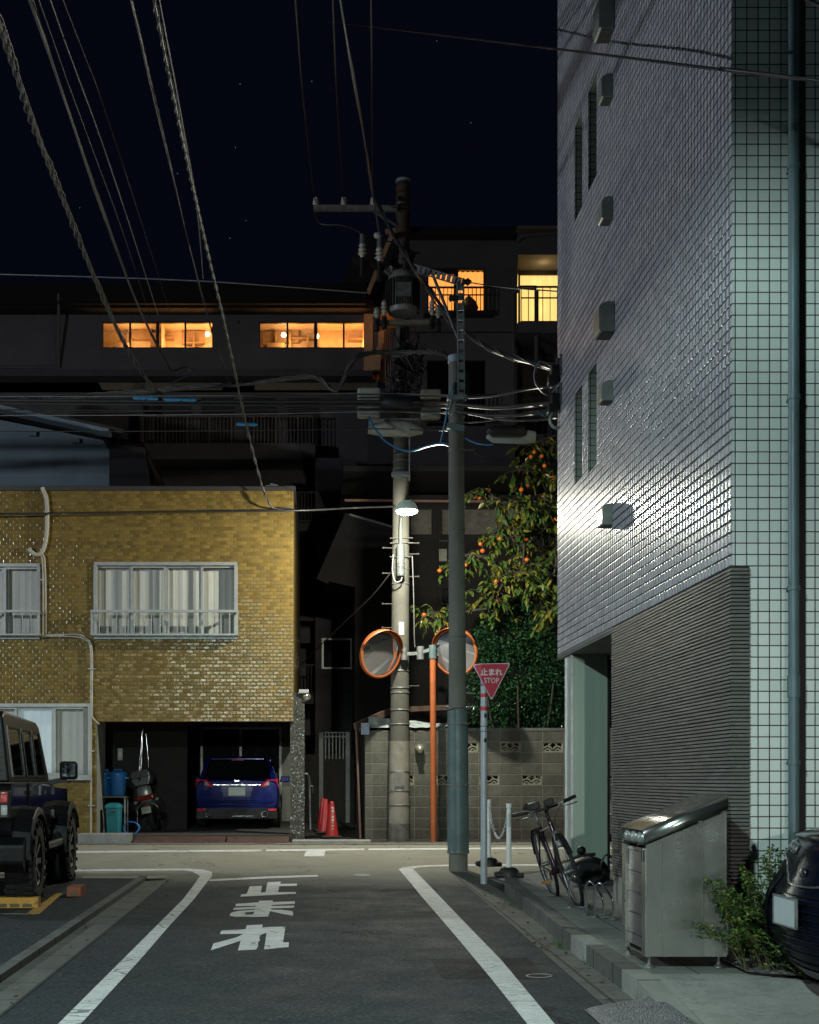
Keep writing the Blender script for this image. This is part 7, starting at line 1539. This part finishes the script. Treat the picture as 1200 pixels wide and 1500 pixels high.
# ================================================================= overhead cables
random.seed(13)
M['wire'] = pm('line_black', (.006, .006, .007), .8)
M['cable'] = pm('cable_sheath', (.035, .035, .037), .42); M['cable_lt'] = pm('cable_grey_sheath', (.10, .10, .098), .42); M['cable_pale'] = pm('cable_pale', (.22, .23, .235), .4); M['cable_blue'] = pm('cable_blue', (.03, .20, .40), .45)
GRP = 'overhead cables'
s_big = False
def cable(lab, pts, r, mat='cable', twist=0, strands=0, name='overhead_cable', n=8):
    p = [P(*q) for q in pts]; out_ = lambda q: q[0] < -10 or q[0] > 1205 or q[1] < 0 or q[0] == 700
    if out_(pts[0]): p.insert(0, p[0] + (p[0] - p[1]).normalized() * 16)
    if out_(pts[-1]): p.append(p[-1] + (p[-1] - p[-2]).normalized() * 16)
    p = smoothline(p, n); o = None
    mid = p[len(p) // 2]; th_ = thing(name, lab, 'cable', mid, group=GRP); m = WB(); m.tube(p, r, 6, False); m.build('cable_core', M[mat], th_)
    if twist:
        m = WB(); tot = 0; q = []; Ls = [0]
        for i in range(1, len(p)): Ls.append(Ls[-1] + (p[i] - p[i - 1]).length)
        for s in range(strands or 2):
            hp_ = []; N = int(Ls[-1] * twist * 8)
            for i in range(N + 1):
                l = Ls[-1] * i / N; k = max(j for j in range(len(Ls)) if Ls[j] <= l + 1e-9); k = min(k, len(p) - 2); f = (l - Ls[k]) / max(1e-6, Ls[k + 1] - Ls[k]); c = p[k].lerp(p[k + 1], f); d = (p[k + 1] - p[k]).normalized(); a = d.orthogonal().normalized(); b = d.cross(a)
                t = 2 * math.pi * twist * l + s * 2 * math.pi / (strands or 2); rad_ = r * (1.25 + (.45 if s_big else .1) * math.sin(l * 3.1 + s)); hp_.append(c + (a * math.cos(t) + b * math.sin(t)) * rad_)
            m.tube(hp_, r * .36, 5, False)
        m.build('lashing', M['cable_lt'], th_)
    return th_
s_big = True
cable('thick twisted cable bundle falling from the upper left to the blue sleeve', [(-40, -80, 9.0), (8, 60, 11.0), (60, 210, 14.0), (120, 360, 17.5), (175, 490, 20.5), (215, 555, 22.2), (240, 582, 23)], .024, 'cable', .7, 4)
s_big = False
cable('straight paired cable left of the amber windows ending at the junction', [(32, -40, 10), (110, 190, 14), (165, 350, 17.5), (210, 465, 20.5), (250, 543, 23)], .016, 'cable_lt', .07, 2)
cable('fine pale wire crossing the sky second from the left', [(60, -40, 10), (95, 60, 11.5), (150, 210, 14.5), (195, 345, 18), (232, 462, 21.5)], .007, 'cable_pale')
cable('fine dark wire running beside the straight paired cable', [(50, -20, 10), (110, 150, 13), (180, 340, 17), (220, 465, 21)], .006, 'cable')
cable('fine dark wire in the middle of the left sky', [(85, -20, 11), (150, 150, 14), (215, 350, 18), (250, 460, 21)], .005, 'cable')
cable('faint double wire left of the spiral wrapped drop cable', [(188, -20, 10), (235, 180, 13), (280, 370, 17), (312, 490, 21), (335, 560, 23)], .009, 'cable', .06, 2)
cable('spiral wrapped drop cable reaching the corner of the brick house', [(218, -40, 9.5), (250, 120, 11.5), (295, 330, 15.5), (328, 470, 18.5), (358, 610, 21.5), (382, 705, 23), (395, 738, 23.2), (404, 745, 23.3), (428, 745, 23.3)], .016, 'cable', 1.6, 2)
cable('thin bluish wire beside the spiral wrapped cable with an end clamp', [(226, -40, 10), (262, 150, 13), (288, 300, 17), (298, 408, 20)], .008, 'cable_pale')
cable('paired cable falling from the top to the crossarm end', [(492, -40, 11), (512, 80, 13.5), (535, 210, 18), (547, 290, 22.5), (556, 345, 23.3)], .012, 'cable_lt', .08, 2)
cable('high voltage line reaching the outer crossarm insulator', [(428, -60, 11), (443, 130, 16), (455, 240, 21), (462, 296, 23.5)], .010, 'wire')
cable('high voltage line reaching the middle crossarm insulator', [(485, -60, 11), (493, 130, 16), (500, 240, 21), (504, 296, 23.5)], .010, 'wire')
cable('high voltage line reaching the crossarm insulator nearest the pole', [(543, -60, 11), (545, 130, 16), (546, 240, 21), (547, 296, 23.5)], .010, 'wire')
cable('jumper wire drooping from the crossarm to the cutout', [(462, 312, 23.5), (470, 328, 23.4), (500, 330, 23.3), (526, 340, 23.3), (531, 352, 23.3)], .012, 'cable')
cable('pale horizontal wire stretched across the dark apartment eaves', [(-60, 400, 23), (150, 406, 23.2), (300, 412, 23.3), (430, 421, 23.4), (536, 429, 23.5)], .011, 'cable_pale')
cable('heavy black service cable from the pole to the tiled building', [(549, 290, 23.4), (580, 350, 22.6), (620, 410, 21.2), (660, 465, 19.6), (700, 500, 18), (740, 520, 16.6), (800, 536, 15.2), (815, 540, 14.9)], .028, 'cable', .5, 2)
cable('second thin service cable hugging the heavy one', [(553, 300, 23.4), (600, 385, 22), (650, 462, 20), (672, 490, 19)], .014, 'cable_lt')
cable('thick grey lashed cable run sagging left of the pole', [(-60, 592, 23), (60, 585, 23), (160, 577, 23), (260, 569, 23.1), (360, 562, 23.2), (450, 552, 23.2), (470, 556, 23.2), (488, 572, 23.2), (500, 565, 23.2), (510, 540, 23.2), (525, 522, 23.2), (550, 516, 23.3)], .03, 'cable_lt', .8, 4)
cable('bundled grey cables along the bracket joining both poles', [(545, 516, 23.3), (600, 516, 23.2), (640, 516, 22.4), (655, 520, 21), (664, 530, 18.5)], .03, 'cable_lt', .7, 4)
rows_ = [(577, 578, .012, 'cable'), (581, 576, .008, 'cable_pale'), (606, 594, .010, 'cable'), (609, 603, .007, 'cable_pale'), (586, 588, .03, 'cable'), (590, 594, .022, 'cable'), (600, 601, .012, 'cable'), (632, 628, .009, 'cable')]
labs = ['black wire just above the lashed cable run on the left', 'pale thin wire just above the lashed cable run', 'black wire a little below the blue cable sleeves', 'thin pale wire passing in front of the balcony rail', 'thick black trunk cable through the splice sleeve', 'second black trunk cable under the splice sleeve', 'black communication cable below the trunk cables', 'black wire crossing the pale splice cover']
for (a, b, r, mt_), lab in zip(rows_, labs): cable(lab, [(-60, a, 22.8), (200, (a * 2 + b) / 3 + 1, 22.8), (400, (a + b * 2) / 3 + 1, 22.7), (545, b, 22.6), (620, b + 2, 22.2), (668, b + 3, 17.4)], r, mt_)
for (a, b, r), lab in zip(((583, 566, .016), (592, 590, .03), (601, 612, .014), (603, 603, .02), (620, 600, .01)), ('upper black cable between slim pole and tiled building', 'thickest black cable between slim pole and tiled building', 'sagging cable just above the hanging pale cover', 'black cable halfway down between slim pole and tiled building', 'lowest thin cable between slim pole and tiled building')):
    cable(lab, [(668, a, 17.1), (720, a * .5 + b * .5 + 6, 16.6), (775, b + 4, 16), (816, b, 15)], r, 'cable')
cable('black wire running along the top of the brick house front', [(-60, 754, 23.2), (100, 752, 23.25), (250, 750, 23.28), (430, 748, 23.3), (520, 744, 24.2), (580, 742, 23.6)], .018, 'cable')
cable('bright blue wire drooping under the splice cover to the slim pole', [(540, 611, 22.5), (552, 632, 22.3), (570, 650, 22), (598, 661, 21), (625, 654, 19.5), (645, 650, 18), (657, 652, 17.3)], .018, 'cable_blue')
cable('blue wire climbing the slim pole beside the clamps', [(645, 650, 17.3), (652, 620, 17.2), (658, 585, 17.1), (665, 560, 17.1)], .012, 'cable_blue')
cable('short blue wire to the right of the slim pole', [(682, 642, 17), (700, 650, 16.8), (722, 652, 16.7)], .01, 'cable_blue')
cable('guy wire from the utility pole down to the alley', [(575, 836, 23.6), (548, 870, 24.5), (515, 902, 26), (470, 945, 29), (440, 975, 31)], .014, 'cable_lt')
cable('fine wire from the channel top to the balcony bay', [(684, 413, 17), (730, 420, 16.5), (817, 427, 15)], .008, 'cable')
cable('long black cable across the face of the tiled building', [(700, 58, 15.2), (817, 72, 12.2), (930, 86, 9.6), (1072, 104, 8.2), (1200, 118, 7.6), (1330, 134, 7.2)], .011, 'cable')
cable('second black cable near the upper right edge', [(1130, -30, 7.6), (1200, 8, 7.4), (1300, 60, 7.2)], .011, 'cable')
cable('thin earth wire hanging beside the utility pole', [(604, 815, 23.5), (606, 870, 23.5), (607, 930, 23.5), (608, 948, 23.5)], .010, 'cable_lt')
cable('slack wire loops hanging at the cable junction on the left', [(250, 545, 23), (272, 538, 23), (280, 548, 23), (262, 556, 23), (252, 562, 23), (255, 575, 23)], .012, 'cable')
cable('fine telephone wires fanning out right of the slim pole', [(684, 660, 17), (720, 672, 17.5), (790, 690, 18.5), (840, 700, 19)], .006, 'cable')
cable('wire drooping from the upper anchor box with a yellow tag', [(790, 530, 15), (783, 545, 15), (785, 562, 15), (800, 578, 15), (812, 572, 15), (822, 552, 14.9)], .010, 'cable_pale')
for px0, px1, py, yy, lab in ((195, 232, 583, 22.7, 'left blue cable sleeve on the wires above the pale gable'), (240, 288, 585, 22.7, 'longer dull blue cable sleeve right of the twisted bundle end'), (346, 378, 621, 22.6, 'short blue sleeve on the spiral wrapped cable'), (792, 802, 606, 15.6, 'tiny blue sleeve near the tiled building anchors')):
    o = thing('cable_sleeve', lab, 'cable sleeve', P((px0 + px1) / 2, py, yy), group='blue cable sleeves'); m = WB(); m.tube([P(px0, py, yy), P(px0 + 3, py + .2, yy), P(px1 - 3, py + 1, yy), P(px1, py + 1, yy)], [.02, .032, .032, .02], 10); m.build('sleeve', M['cable_blue'], o)
    m = WB(); m.tube([P(px0 + (px1 - px0) * .5, py - 1.5, yy - .01), P(px0 + (px1 - px0) * .55, py + 4, yy - .01)], .02, 8); m.build('tie', M['black'], o)
o = thing('junction_cover', 'long pale cable junction cover hanging beside the tiled building', 'junction cover', P(750, 638, 16.4))
m = WB(); m.tube([P(713, 640, 16.4), P(722, 640, 16.4), P(770, 640, 16.4), P(784, 640, 16.4)], [.02, .075, .09, .07], 14); m.build('cover_shell', M['cover'], o)
m = WB(); m.tube([P(715, 630, 16.3), P(722, 632, 16.3), P(765, 632, 16.3), P(772, 634, 16.3)], [.03, .075, .075, .03], 12); m.build('dark_sleeve', M['black'], o)
# faint stars
random.seed(2); m = MB()
for px, py in ((117, 304), (360, 323), (337, 349), (260, 254), (352, 123), (345, 216), (457, 119), (690, 180), (640, 60)): m.sphere(P(px, py, 900), .15, 4)
tag(m.build('stars', glow('star', (.8, .9, 1), .55)), kind='structure')
